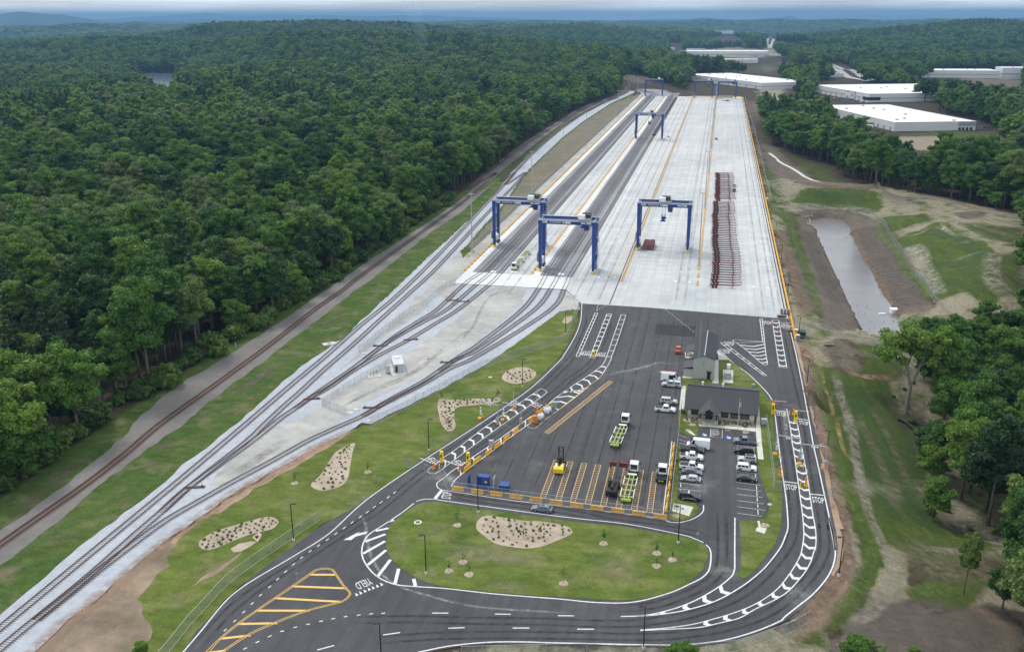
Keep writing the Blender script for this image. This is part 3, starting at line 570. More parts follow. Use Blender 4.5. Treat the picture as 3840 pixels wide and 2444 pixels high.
# ------------------------------------------------------------------ paved and planted sheets
def resample(pts, step, closed=False, smooth=True):
    P = [Vector(p) for p in pts]; out_ = []
    n = len(P); seg = n if closed else n - 1
    for i in range(seg):
        p0 = P[(i - 1) % n] if closed or i > 0 else P[0] * 2 - P[1]; p1 = P[i]; p2 = P[(i + 1) % n]; p3 = P[(i + 2) % n] if closed or i + 2 < n else P[-1] * 2 - P[-2]
        k = max(1, int((p2 - p1).length / step))
        for j in range(k):
            s = j / k
            if smooth: q = .5 * ((2 * p1) + (p2 - p0) * s + (2 * p0 - 5 * p1 + 4 * p2 - p3) * s * s + (3 * p1 - p0 - 3 * p2 + p3) * s ** 3)
            else: q = p1.lerp(p2, s)
            out_.append(q)
    if not closed: out_.append(P[-1].copy())
    return out_
def sheet(name, pts, z, mat, parent=None, kind='structure', jit=0, smooth=False, thick=0):
    P = [Vector((p[0], p[1], 0)) for p in pts]
    if jit or smooth: P = resample(P, 1.6 if jit else 1.0, True, smooth)
    if jit: P = [p + Vector((float(vn(np.array([p.x]), np.array([p.y]), 3.1, 31)[0]), float(vn(np.array([p.x]), np.array([p.y]), 3.3, 32)[0]), 0)) * jit for p in P]
    mb = MB()
    if thick: mb.extr([(p.x, p.y) for p in P], z - thick, z, 'z')
    else:
        n_ = len(P); vv, _, ff, _, _, _ = delaunay_2d_cdt([Vector((p.x, p.y)) for p in P], [], [list(range(n_))], 1, .001)
        mb.add([(q.x, q.y, z) for q in vv], [f if (vv[f[1]] - vv[f[0]]).cross(vv[f[2]] - vv[f[0]]) > 0 else f[::-1] for f in ff])
    o = mb.obj(name, mat, parent, fix=bool(thick))
    if parent is None: tag(o, kind=kind)
    return o
def ribbon(pts, wl, wr, z, closed=False):
    mb = MB(); n = len(pts); Lp = []; Rp = []
    for i, p in enumerate(pts):
        a = pts[(i - 1) % n] if closed or i else pts[0]; b_ = pts[(i + 1) % n] if closed or i < n - 1 else pts[-1]
        d = (b_ - a); d.z = 0; d.normalize(); s = Vector((d.y, -d.x, 0)); zz = z + p.z
        Lp.append((p.x - s.x * wl, p.y - s.y * wl, zz)); Rp.append((p.x + s.x * wr, p.y + s.y * wr, zz))
    k = n if closed else n - 1
    mb.add(Lp + Rp, [(i, n + i, n + (i + 1) % n, (i + 1) % n) for i in range(k)]); return mb
ZM = .018
def stripe(s, w, name='lane_line', mat=None, parent=None, z=None, smooth=True, closed=False, step=1.2):
    w = w * .82
    pts = path(s) if isinstance(s, str) else s
    return ribbon(resample(pts, step, closed, smooth), w / 2, w / 2, ZM if z is None else z, closed).obj(name, mat or W_PAINT, parent or asphalt, fix=False)
def dashes(s, dash, gap, w, name, mat=None, parent=None, z=None):
    pts = resample(path(s) if isinstance(s, str) else s, .5, smooth=False); mb = MB(); L_ = 0; seg = []; acc = []
    cum = [0]
    for a, b_ in zip(pts, pts[1:]): cum.append(cum[-1] + (b_ - a).length)
    t_ = 0
    def at_(q):
        q = min(max(q, 0), cum[-1]); i = min(np.searchsorted(cum, q, side='right') - 1, len(pts) - 2); return pts[i].lerp(pts[i + 1], (q - cum[i]) / max(1e-6, cum[i + 1] - cum[i]))
    while t_ + dash < cum[-1]:
        r_ = ribbon([at_(t_), at_(t_ + dash)], w / 2, w / 2, ZM if z is None else z); mb.add(r_.v, r_.f); t_ += dash + gap
    return mb.obj(name, mat or W_PAINT, parent or asphalt, fix=False)
asphalt = sheet('asphalt_road', path('C 205,100 225,180 215,300 165,440 80,600 -10,740 | E 1300,0 900,285 500,555 120,795 0,885 | K 2250,425 1700,795 1340,995 640,1510 | L 420,1260 215,1525 | X 330,1640 200,1800 900,1800 | M 700,1560 980,1500 1200,1465 1500,1447 2400,1452 | N 1060,1478 1400,1467 1700,1422 2000,1332 2230,1237 2407,1122 | O 0,1212 200,1085 330,922 440,792 490,722 530,600 540,480 520,300 470,130 | G 2230,1533 2200,1280 2150,1050 2110,850 2060,620 2010,320 | D 1920,1200 1880,1000 1830,750 1760,480 1700,290 1680,130') + [T(347, 29.5), T(350, -21), T(350, -47.5)], 0, MAT_ASPH)
sheet('asphalt_patch', path('C 1085,340 1522,372 1512,494 1066,462'), .012, MAT_ASPH2, asphalt)
sheet('rough_grass_verge', path('X -500,1460 -20,1185 | H 110,1545 860,1000 1430,655 2050,205 | J 720,10 | A 700,8 | S 1280,1030 1690,770 1900,695 1985,610') + [T(1700, -125), T(1430, -112), T(700, -112), T(400, -112)] + path('J 1700,700 800,1100 | I 900,900 0,1700 | X -700,1700'), -.09, MAT_ROUGHGRASS)
sheet('pale_ballast_yard', path('I -500,1640 0,1195 180,1040 400,850 700,590 1000,370 1300,140 1480,0 | H 1620,1330 1900,1120 2100,960 2407,690 | J 280,1020 620,720 880,550 1050,430 1200,280 1330,170 1510,0 | A 0,960 300,690 500,500 780,220 950,0 | S 1300,1120 1440,1000 1560,900 1700,810 1850,735 1950,690 2015,650 2035,615 2020,590 2050,592 2080,625 2065,655 1900,730 1700,860 1560,970 1400,1120 1290,1230 1100,1500 | A 740,480 430,830 200,1050 0,1245') + path('J 2150,130') + [T(366, -104), T(366, -57), T(349, -48)] + path('J 2408,745 2000,965 1660,1135 1300,1305 1230,1290 830,1533 | K 1650,30 1300,200 900,430 500,640 250,820 0,1000 | I 1500,520 1250,730 830,1080 600,1250 300,1533 | I -100,1900 -700,1950'), -.05, MAT_BALLAST, jit=.8)
sheet('grass_lawn', path('J 2408,760 2000,975 1660,1150 1300,1320 1230,1320 830,1545 | K 1650,50 1300,220 900,450 500,660 250,840 0,1020 | I 1500,545 1250,755 830,1110 600,1280 300,1560 | I 0,1760 | X 330,1640 | L 215,1525 420,1260 640,1020 850,830 1060,690 1340,540 | K 1340,990 1700,790 2250,420 | E 0,885 120,795 500,555 900,285 1300,0 | C -10,730 80,590 165,430 210,300 200,180 130,190 0,200'), -.03, MAT_LAWN, jit=.5)
sheet('bare_clay_bank', path('I 300,1545 600,1262 830,1092 1250,742 1500,532 1600,560 1480,680 1560,770 1440,830 1250,1060 1350,1260 1340,1400 1200,1533 900,1640 300,1700'), -.02, surf_mat('bank_soil', (.13, .098, .072), (.30, .225, .155), big=.09, mid=.6, fine=2.2, dust=(.10, .12, .045), dust_amt=.9, bstr=.6), jit=1.6)
sheet('clay_strip', path('K 1700,15 1300,205 1000,380 700,560 400,740 150,920 0,1030 | I 1500,560 1530,600 1700,430 1850,300 | K 330,870 650,640 900,500 1200,330 1440,190'), -.022, MAT_REDDIRT, jit=1.2)
for s in ('J 830,1050 1100,910 1300,800 1480,700 1700,590 1950,410 2150,270 2230,205 | A 500,1440 760,1275 1150,1300 1050,1480 | J 2408,470 2100,640 1950,760 1830,830 1560,960 1300,1070 1230,1110 1060,1210 940,1160 830,1110', 'K 205,575 560,230 900,0 | J 600,1260 800,1110 1000,1190 1060,1220 960,1290 | K 1500,0 1200,130 900,300 600,440 330,590', 'J 920,830 1100,690 1200,560 1430,390 1650,170 1760,30 | A -30,1350 0,1300 200,1130 420,1010 | A 330,1230 150,1290 0,1430 | J 1900,130 1650,300 1400,440 1250,590 1100,700', 'A 1530,1370 1620,1370 1720,1440 1745,1480 1730,1533 1500,1533'): NSH[0] += 1; sheet('tan_gravel_apron', path(s), -.03 + .003 * NSH[0], MAT_GRAVEL, jit=1.4)
sheet('base_gravel', path('J 1500,330 | A 0,1150 380,880 470,1080 335,1238 800,1268 1200,1290 1700,1440 1500,1533 300,1600'), -.075, MAT_GRAVEL)
sheet('gravel_shoulder', [T(360, -112.5), T(1400, -112.5), T(1400, -105), T(366, -105), T(364, -104)] + path('A 150,1290'), -.012, MAT_GRAVEL, jit=.5)
sheet('brown_slope', [T(430, -113), T(1380, -113)] + path('S 2050,680 1900,740 1700,870 1560,985 1400,1135 1290,1250 1110,1520 | A 760,500 470,830'), -.02, surf_mat('slope_soil', (.12, .105, .07), (.19, .16, .11), big=.05, mid=.3, fine=3, dust=(.07, .11, .03), dust_amt=.9, bstr=.6), jit=1.5)
sheet('clay_shoulder', path('D 1700,130 1730,300 1800,480 1860,750 1900,1000 1950,1200 2000,1533 | G 2110,600 2160,850 2210,1050 2300,1300 | O 560,300 600,500 570,640 500,780 460,740 530,600 540,480 520,300 470,130 | G 2225,1500 2150,1050 2110,850 2060,620 2010,320 | D 1920,1200 1880,1000 1830,750 1755,480'), -.006, MAT_REDDIRT, jit=.6)
# concrete terminal pad and its crane lanes
pad = sheet('concrete_pad', [T(366.5, -105.2), T(366.5, -57), T(351, -49.2), T(348.3, -48), T(348.2, -22), T(344.5, 26), T(344.4, 30.2), T(1362, 30.2), T(1360, -40), T(1360, -105.2)], .025, MAT_PAD)
for a, b_, nm in ((-102, -88, 0), (-71.6, -57.2, 1)): sheet('track_strip', [T(385.8, a), T(385.8, b_), T(1420, b_), T(1420, a)], .04, MAT_STRIP, pad)
for a, b_ in ((-96.9, -94.8), (-67.6, -64.9)): sheet('dark_service_lane', [T(387, a), T(387, b_), T(1400, b_), T(1400, a)], .047, MAT_STRIPD, pad)
for a, b_ in ((-105.2, -102.1), (-75.5, -71.8)): sheet('runway_slab', [T(386, a), T(386, b_), T(1360, b_), T(1360, a)], .034, surf_mat('pale_slab', (.60, .60, .59), (.68, .68, .66), streak=.5), pad)
sheet('entry_apron', [T(366.5, -105.1), T(366.5, -57), T(385.7, -57), T(385.7, -105.1)], .033, surf_mat('apron_slab', (.56, .57, .565), (.66, .66, .64)), pad)
for v in (-37.1,): ribbon([T(349, v), T(1358, v)], .22, .22, .05).obj('slot_drain', BLACK, pad, fix=False)
ribbon([T(346, 29.3), T(1358, 29.3)], .25, .25, .05).obj('slot_drain', BLACK, pad, fix=False)
WP2 = M('worn_white_paint', (.72, .73, .73), .6, var=.15, scale=1)
def tl(u0, u1, v, w=.15, mat=None): ribbon([T(u0, v), T(u1, v)], w / 2, w / 2, .052).obj('pad_line', mat or WP2, pad, fix=False)
tl(384, 1358, -54.2, .3); tl(384, 1358, -40.6, .28, O_PAINT); tl(386, 1358, -87.2, .2)
for v in (-33.6, -32.5, -12.6, -9.3): tl(382, 1358, v, .2, M('runway_joint', (.30, .30, .30), .8))
def td(v, dash, gap, w, u0=390, u1=1350): dashes([T(u0, v), T(u1, v)], dash, gap, w, 'dashed_pad_line', WP2, pad, .054)
for v in (-51.2, -48.3): td(v, .5, 3.2, .5)
for v in (-70.6, -77.8, -83.0, -80.4): td(v, .5, 4.2, .5)
for v in (20.5, 22.7, -11.9, -9.9): td(v, .5, 3.0, .45)
td(26.2, 2.4, 6.5, .3); td(-44.6, 2.2, 7, .3); td(-14.6, .5, 6, .4)
mb = MB()
for k in range(128):
    u = 395 + k * 7.2
    for v0, v1 in ((-31.8, -15.4),):
        r_ = ribbon([T(u, v0), T(u, v1)], .11, .11, .054); mb.add(r_.v, r_.f)
        for q in range(4):
            vv = v0 + (v1 - v0) * (q + .5) / 4; mb.add([T(u - .8, vv, .055), T(u + .8, vv, .055), T(u + .8, vv + .35, .055), T(u - .8, vv + .35, .055)], [(0, 1, 2, 3)])
mb.obj('container_slot_marking', WP2, pad, fix=False)
mb = MB()
for k in range(128):
    u = 392.5 + k * 7.2; r_ = ribbon([T(u, -1.2), T(u, 16.8)], .11, .11, .054); mb.add(r_.v, r_.f); mb.add([T(u - .8, 14.4, .055), T(u + .8, 14.4, .055), T(u + .8, 14.8, .055), T(u - .8, 14.8, .055)], [(0, 1, 2, 3)])
mb.obj('trailer_slot_marking', WP2, pad, fix=False)
for v0, v1 in ((-35.2, -32.9), (-6.4, -2.2), (-74.4, -72.2)):
    mb = MB()
    for k in range(230):
        u = 388 + k * 4.1; r_ = ribbon([T(u, v0), T(u + .6, v1)], .12, .12, .054); mb.add(r_.v, r_.f)
    mb.obj('hatch_marking', WP2, pad, fix=False)
def arrow(u, v, s=1):
    P = [(-.15, -1), (.15, -1), (.15, .2), (.7, .2), (0, 1.2), (-.7, .2), (-.15, .2)]; MB().quad(*[T(u + s * y * 1.5, v + x * 1.4, .054) for x, y in P]).obj('direction_arrow', WP2, pad)
for u, v, s in ((389, -46.5, -1), (389, -43.1, -1), (389, -39.4, 1), (388, -13.5, 1), (388, -7.7, 1), (386, 18.6, 1), (385, 24.5, 1), (385, 27.9, 1), (470, -46.5, -1), (470, 24.5, 1), (560, 24.5, 1)): arrow(u, v, s)
for a, b_ in ((386.5, -93), (388.5, -63), (388, -84), (520, -95)):
    sheet('drain_slab', [T(a, b_ - 1.2), T(a, b_ + 1.2), T(a + 3.2, b_ + 1.2), T(a + 3.2, b_ - 1.2)], .056, WP2, pad); MB().cyl(T(a + 5, b_ + 3.5, .03), T(a + 5, b_ + 3.5, .06), .5).obj('manhole_cover', BLACK, pad)
# lawns, kerbed islands and beds
island = sheet('island_lawn', path('M 400,400 430,280 480,220 620,110 700,60 760,35 880,25 1000,45 1300,90 1500,120 2000,190 2408,240 | N 600,270 1000,340 1200,370 1350,410 1450,460 1485,520 1480,600 1440,700 1350,790 1200,890 1000,960 800,1000 600,1015 300,1000 0,980 | M 2000,975 1500,935 1050,890 850,850 700,790 560,700 450,600 400,500'), .05, MAT_LAWN, smooth=True)
isl2 = sheet('parking_island_lawn', path('N 1825,215 1950,210 2050,195 2110,60 | G 1330,640 1300,330 1360,120 1370,-60 | D 1330,870 1500,1100 | G 1500,200 1540,420 1570,640 1600,870 1605,1000 1590,1300 1550,1400 1500,1533 | N 2180,420 2050,600 1930,740 1870,785 1830,795 1790,775 1775,745 1812,690 1815,560 1812,400 1800,230'), .05, MAT_LAWN)
isl3 = sheet('office_lawn', path('D 480,805 595,810 600,600 1000,595 1090,660 1250,790 1370,930 1450,1040 1490,1100 1500,1250 | G 1490,200 1390,100 1300,40 1310,200 1110,200 1000,195 | D 1060,1390 660,1360 650,1460 500,1440 440,1420 430,1330 430,1200 470,1000'), .04, MAT_LAWN)
isl4 = sheet('side_verge', path('G 440,330 400,560 340,1000 330,1200 420,1210 540,1190 640,1130 660,1060 620,1010 500,990 420,960 440,560 455,350 440,320'), .045, MAT_LAWN)
sheet('grass_pocket', path('D 440,1170 520,1200 690,1230 690,1300 660,1340 650,1455 560,1450 500,1440 440,1420'), .06, MAT_LAWN, isl3)
for s, z, m_ in (('D 885,600 1000,597 870,490 880,560', .1, MAT_WALK), ('D 825,600 885,600 885,870 815,860 820,830 838,828', .1, MAT_WALK), ('D 470,895 515,895 500,1150 440,1165', .1, MAT_WALK), ('D 935,710 1050,715 1050,862 935,855', .1, MAT_WALK), ('D 665,1315 740,1325 900,1340 1300,1372 1300,1410 1100,1385 665,1345', .13, MAT_WALK), ('D 1338,1090 1372,1533 | G 1395,522 1330,515 1305,200 | D 1300,1390', .12, MAT_WALK), ('D 483,700 590,700 590,808 480,802', .1, MAT_WALK), ('D 505,515 600,515 600,580 510,582', .09, MAT_WALK), ('G 380,1008 602,1055 552,1157 360,1100', .09, MAT_WALK), ('G 1322,1212 1350,1212 1362,1280 1430,1295 1405,1355 1302,1325 1315,1290 1335,1280', .09, MAT_WALK), ('D 510,1388 550,1385 570,1400 630,1450 600,1450 540,1410', .1, MAT_WALK)): sheet('concrete_walk', path(s), z, m_, None, thick=.12)
BEDS = [('M 1300,250 1340,190 1420,165 1600,190 1760,215 1960,225 2160,260 2240,290 2270,330 2220,370 2080,430 1940,480 1800,495 1650,480 1500,450 1380,370 1310,310', .075, island), ('K 1250,570 1350,470 1480,270 1600,190 1690,160 1665,250 1640,400 1610,530 1530,600 1370,640 1270,610', -.01, None), ('K 120,1160 200,1090 330,1030 480,985 620,945 780,905 870,905 925,950 860,1020 700,1060 540,1110 380,1180 220,1235 150,1220', -.01, None), ('E 290,165 500,145 760,130 990,140 940,175 700,205 520,220 470,245 460,340 475,440 440,495 390,500 330,440 290,320', -.01, None), ('J 1985,1080 2050,1075 2000,1200', -.012, None), ('C 25,320 60,260 140,255 135,300 90,340 40,338', -.01, None), ('X 1180,885 1200,868 1235,863 1260,875 1250,892 1215,902 1190,897', -.01, None), ('D 485,1250 560,1225 690,1265 690,1300 600,1305 490,1290', .075, isl3), ('D 915,1285 1000,1280 1290,1310 1290,1370 1150,1355 910,1330', .075, isl3)]
beds = [sheet('mulch_bed', path(s), z, MAT_MULCH, par, smooth=(i < 4 or i == 6)) for i, (s, z, par) in enumerate(BEDS)]
sheet('straw_patch', path('K 440,1220 520,1170 640,1145 700,1150 650,1190 540,1250 470,1255'), -.012, MAT_MULCH)
sheet('worn_track', path('K 500,1290 560,1260 430,1380 250,1490 150,1533 30,1600 200,1470'), -.013, MAT_REDDIRT, jit=1)

# ------------------------------------------------------------------ road markings
for s, w in (('M 420,225 560,130 700,20 | E 0,1310 60,1278 130,1264 240,1264 300,1276 1000,1372 1700,1465 2405,1545 | N 1200,350 1300,375 1440,435', .32), ('N 1465,455 1500,490 1515,540 1510,640 1490,720 1420,790 1300,850 1150,920 980,975 800,1020 600,1040 300,1030 0,1000 | M 1500,950 1000,895 700,875 520,860 400,825 300,770 220,690 165,600 150,540 155,480 185,400 240,340 420,225', .36),
             ('N 1440,60 1440,110 1400,160 1300,210 1210,232 1100,228 | F 1500,1470 530,1350 0,1290 | E 1000,1262 320,1160 280,1140 262,1110 270,1075 330,1040 420,960 540,880 700,770 950,600 1330,330', .3), ('L 230,1533 420,1310 640,1040 800,900 1000,770 1340,570 1700,340 2080,0 | E 120,825 500,580 900,315 1330,10 | C 0,755 40,700 110,590 185,450 230,320 243,200 245,112', .32),
             ('D 1700,290 1760,540 1830,880 1900,1250 1950,1533 | G 2010,600 2075,900 2140,1200 2180,1400 2200,1533 | O 450,180 500,400 515,520 505,620 470,720 400,830 280,960 130,1080 0,1185 | N 2230,1210 2000,1310 1700,1400 1400,1445 1060,1460 0,1440 | M 1800,1430 1500,1430 1250,1445 1000,1475 850,1505 720,1533 | X 640,1750', .36),
             ('D 890,485 1060,640 1200,740 1300,830 1390,920 1450,990 1490,1060 1520,1200 1560,1533 | G 1600,640 1640,900 1660,1100 1668,1280 | N 2265,360 2220,470 2150,570 2050,690 1900,820 1725,935 1560,1020 1400,1075 1170,1130 880,1165 610,1175', .34),
             ('N 1755,185 1753,500 1752,700 1735,755 1680,810 1590,880 1450,965 1300,1040 1100,1110 880,1160 775,1168', .34), ('F 1712,615 1690,820 1650,1120 1612,1435', .28), ('E 425,1112 1000,1190 1700,1285 2405,1378 | F 1612,1435', .22), ('E 1445,20 1500,50 1480,85 1250,255 1000,430 700,645 400,870 300,945 240,978 190,975 160,955 175,925 270,860', .22), ('E 1445,22 1390,50 1100,250 800,460 500,690 350,790 270,858', .22),
             ('E 430,1110 470,1050 560,970 700,860 900,715 1100,565 1330,400', .3), ('E 1330,400 1550,170 1650,90 1780,0 | C 0,1135 150,1035 320,925 440,840 490,790 530,700 600,490 688,242', .26)): stripe(s, w)
stripe('E 1280,440 1365,470 1500,360 1700,215 1980,0 | C 0,1295 200,1140 350,1020 440,955 500,880 535,820', .2, 'lane_line', O_PAINT); stripe('C 525,710 580,715 545,800 480,900', .24); stripe('C 742,244 660,500 580,712', .24)
def at_t(P, t_):
    cum = [0.]
    for a, b_ in zip(P, P[1:]): cum.append(cum[-1] + (b_ - a).length)
    q = min(max(t_, 0), 1) * cum[-1]; i = min(int(np.searchsorted(cum, q, side='right')) - 1, len(P) - 2); return P[i].lerp(P[i + 1], (q - cum[i]) / max(1e-6, cum[i + 1] - cum[i]))
def band(ls, rs_, n, w=.55, apex=1., style='chev', borders=True, bw=.28, mat=None, name='chevron_marking', t0=0., t1=1., ends=True):
    Lp = resample(path(ls), 1.0); Rp = resample(path(rs_), 1.0)
    if borders: stripe(Lp, bw, mat=mat, step=50); stripe(Rp, bw, mat=mat, step=50)
    tan = (at_t(Lp, .5 + .02) - at_t(Lp, .5 - .02)).normalized(); ln = sum((b_ - a).length for a, b_ in zip(Lp, Lp[1:]))
    if style == 'ladder':
        mb = MB()
        for i in range(n + 1):
            t_ = t0 + (t1 - t0) * i / n; a, b_ = at_t(Lp, t_), at_t(Rp, t_); q = ribbon([a, b_], w / 2, w / 2, ZM + .003); mb.add(q.v, q.f)
        mb.obj(name, mat or W_PAINT, asphalt, fix=False); return
    for i in range(n):
        t_ = t0 + (t1 - t0) * (i + .5) / n; a, b_ = at_t(Lp, t_), at_t(Rp, t_); d = (at_t(Lp, t_ + .01) - at_t(Lp, t_ - .01)) + (at_t(Rp, t_ + .01) - at_t(Rp, t_ - .01)); d.normalize()
        half = (b_ - a).length / 2; c = (a + b_) / 2 + d * apex * half * .75; dw = d * w
        MB().quad(*[(q.x, q.y, ZM + .004) for q in (a, c, b_, b_ + dw, c + dw, a + dw)]).obj(name, mat or W_PAINT, asphalt, fix=True)
    if ends: stripe([Lp[0], Rp[0]], bw, mat=mat, smooth=False); stripe([Lp[-1], Rp[-1]], bw, mat=mat, smooth=False)
band('D 1655,1150 1680,1290 1700,1400 1715,1533 | G 1730,400 1770,680 1800,900 1830,1120 1845,1300 1845,1400 1825,1533 | O 165,560 120,650 40,770 | N 2190,890 2070,985 1920,1070 1740,1140 1540,1200 1320,1255 1060,1290 805,1310', 'D 1735,1160 1760,1260 1790,1400 1810,1533 | G 1830,420 1880,680 1910,880 1945,1120 1970,1250 1985,1400 1975,1533 | O 300,520 270,620 210,730 130,830 | N 2280,930 2150,1010 1960,1100 1800,1190 1600,1240 1390,1285 1060,1303 805,1316', 25, 1.0, t0=.05, t1=.91, ends=False)
band('D 1490,150 1570,680', 'D 1565,150 1655,688', 10, .95); band('D 1350,138 1385,400', 'D 1378,138 1405,395', 7, .4, style='ladder'); band('D 905,405 1395,775', 'D 945,400 1430,775', 7, .5, apex=.6, ends=True)
band('D 1085,405 1200,490 1350,620 1405,658', 'D 1403,395 1415,500 1430,600 1440,650', 6, .7, apex=.55, t0=.02, t1=.95); stripe('D 1405,395 1070,370 1045,380 1060,395 1085,405', .25, smooth=False); stripe('D 945,400 1050,392', .35); stripe('D 885,485 1010,478', .35)
band('C 395,220 180,710', 'C 425,222 215,712', 13, .35, style='ladder'); band('C 528,230 335,722', 'C 582,234 390,727', 10, .7, apex=-.8); band('C 688,242 600,490 525,710', 'C 742,244 660,500 580,712', 8, .35, style='ladder', borders=False)
stripe('C 215,690 345,697', .4); stripe('C 395,703 525,712', .4); stripe('C 528,232 582,236', .25); stripe('D 1380,160 1490,170', .35); stripe('D 1565,175 1690,185', .3)
band('C 480,800 320,925 150,1035 0,1135 | E 1700,60 1550,170 1430,250', 'C 545,800 440,955 350,1020 200,1140 | E 1980,0 1850,100 1760,165 1690,220 1600,290', 11, .8, apex=-.65, borders=False, ends=False)
band('E 1390,50 1100,250 800,460 500,690 280,850', 'E 1480,85 1250,255 1000,430 700,645 310,930', 12, .85, apex=-.7, borders=False, ends=False)
band('E 1330,330 1100,490 900,640 700,770 420,960', 'E 1330,400 1100,565 900,715 700,860 470,1050', 6, .6, apex=-.3, borders=False, ends=False)
band('N 1690,800 1590,880 1450,965 1300,1040 1100,1110 940,1150', 'N 1800,890 1725,935 1560,1020 1400,1075 1170,1130 940,1160', 4, 1.1, apex=.8, borders=False, ends=False)
for s in ('M 165,545 385,420', 'M 210,660 395,510', 'M 310,775 440,605', 'M 485,845 522,695', 'M 690,868 672,797', 'M 185,425 390,350', 'M 290,318 420,290', 'M 420,225 475,208'): stripe(s, .85, 'hatch_bar', smooth=False)
stripe('L 430,1560 590,1400 770,1250 960,1115 1150,985 1320,870 1500,745 1560,705 1620,690 1690,690 1740,705 1765,740 1860,880 1905,920 1915,950 1890,990 1830,1030 1500,1115 1180,1235 900,1360 650,1520 560,1580', .16, 'gore_line', Y_PAINT)
stripe('L 470,1560 610,1400 790,1253 975,1120 1160,995 1330,880 1510,756 1565,715 1620,701 1690,700 1730,715 1752,745 1850,890 1890,925 1900,950 1878,985 1825,1020 1500,1104 1170,1223 890,1348 640,1508', .16, 'gore_line', Y_PAINT)
for s in ('L 1500,755 1775,757', 'L 1325,872 1880,893', 'L 1145,990 1820,1028', 'L 960,1115 1500,1117', 'L 775,1250 1180,1242', 'L 595,1398 910,1364', 'L 440,1545 660,1517'): stripe(s, .75, 'gore_bar', Y_PAINT, smooth=False)
for s in '655,1310 750,1220 840,1130 925,1045 1010,960 1100,878 1180,800 1260,725 1340,652 1420,585 1505,522 1590,465 1680,405 1765,345 1848,288 1928,232 2008,178 2080,128 2150,78 2220,30 2290,-20 2355,-68'.split():
    x, y = map(float, s.split(',')); stripe(path('L %f,%f %f,%f' % (x - 14, y + 11, x + 14, y - 11)), .28, 'lane_dash', smooth=False)
for s in '855,1495 978,1430 1100,1373 1225,1322 1357,1282 1485,1252 1615,1222 1738,1197 1862,1176 1993,1160 2120,1148 2240,1142'.split():
    x, y = map(float, s.split(',')); k = 9 if x < 1200 else 3; stripe(path('L %f,%f %f,%f' % (x - 19, y + k, x + 19, y - k)), .3, 'lane_dash', smooth=False)
for s in ('L 1578,1510 1748,1465', 'M 365,1360 537,1335', 'M 858,1140 1020,1140', 'M 1488,1150 1647,1152', 'M 2120,1166 2280,1168', 'M 1020,1292 1185,1286', 'M 1665,1290 1833,1290', 'N 172,1301 342,1302'): stripe(s, .34, 'lane_dash', smooth=False)
for s in '1975,955 2015,938 2058,920 2100,902 2140,887 2183,870 2225,853'.split():
    x, y = map(float, s.split(',')); MB().quad(*[p + Vector((0, 0, ZM)) for p in path('L %f,%f %f,%f %f,%f' % (x - 18, y - 17, x + 18, y + 2, x - 6, y + 18))]).obj('yield_triangle', W_PAINT, asphalt)
MB().quad(*[p + Vector((0, 0, ZM)) for p in path('L 1843,408 1920,408 1960,375 2065,345 2085,322 1975,346 2012,326 1985,333')]).obj('turn_arrow', W_PAINT, asphalt)
for s in ('C 430,130 410,205', 'C 545,125 480,155 420,190 405,210', 'C 1190,182 1522,445'): dashes(s, .8, 1.4, .25, 'lane_dash')
FONTC = {}
def text_mesh(s, bold=0.0):
    if (s, bold) in FONTC: return FONTC[(s, bold)]
    cu = bpy.data.curves.new('lettering', 'FONT'); cu.body = s; cu.offset = bold; cu.resolution_u = 2; o = bpy.data.objects.new('lettering', cu); COL.objects.link(o)
    dg = bpy.context.evaluated_depsgraph_get(); me = o.evaluated_get(dg).to_mesh(); V_ = [tuple(v.co) for v in me.vertices]; Fs = [tuple(p.vertices) for p in me.polygons]; o.to_mesh_clear()
    bpy.data.objects.remove(o); x0 = min(v[0] for v in V_); x1 = max(v[0] for v in V_); y0 = min(v[1] for v in V_); y1 = max(v[1] for v in V_)
    FONTC[(s, bold)] = ([((v[0] - x0) / (x1 - x0), (v[1] - y0) / (y1 - y0)) for v in V_], Fs); return FONTC[(s, bold)]
def ptext(s, p0, p1, p2, mat, name, parent, bold=.015, lift=Vector((0, 0, .02))):
    V_, Fs = text_mesh(s, bold); mb = MB(); p0, p1, p2 = Vector(p0), Vector(p1), Vector(p2); mb.add([p0 + (p1 - p0) * a + (p2 - p0) * b_ + lift for a, b_ in V_], Fs); return mb.obj(name, mat, parent, fix=False)
for z, q in (('E', '305,838 205,782 255,872'), ('E', '592,862 500,812 545,894'), ('E', '1218,184 1128,145 1186,207'), ('E', '1460,208 1370,168 1428,232'), ('C', '348,652 250,647 332,692'), ('C', '522,667 428,663 505,704'), ('D', '1395,198 1482,203 1392,168'), ('D', '992,440 1072,436 975,406'), ('D', '945,530 1022,526 930,492'), ('D', '1545,1228 1652,1238 1537,1183'), ('D', '1797,1325 1905,1338 1788,1282'), ('G', '1645,855 1775,868 1636,793'), ('G', '1948,1000 2082,1015 1936,933'), ('E', '420,1266 440,1190 312,1252')):
    ptext('STOP', *path(z + ' ' + q), W_PAINT, 'stop_lettering', asphalt, .008)
ptext('YIELD', *path('d 645,238 262,388 755,398'), W_PAINT, 'yield_lettering', asphalt, .0)
for s, w in (('E 90,808 215,862', .5), ('E 380,838 520,888', .5), ('E 1310,198 1410,240', .4), ('E 245,1258 322,1162', 1.0), ('D 1455,1158 1660,1185', .5), ('D 1760,1258 1910,1280', .5), ('G 1618,765 1782,785', .5), ('G 1915,905 2085,922', .5)): stripe(s, w, 'stop_bar', smooth=False)
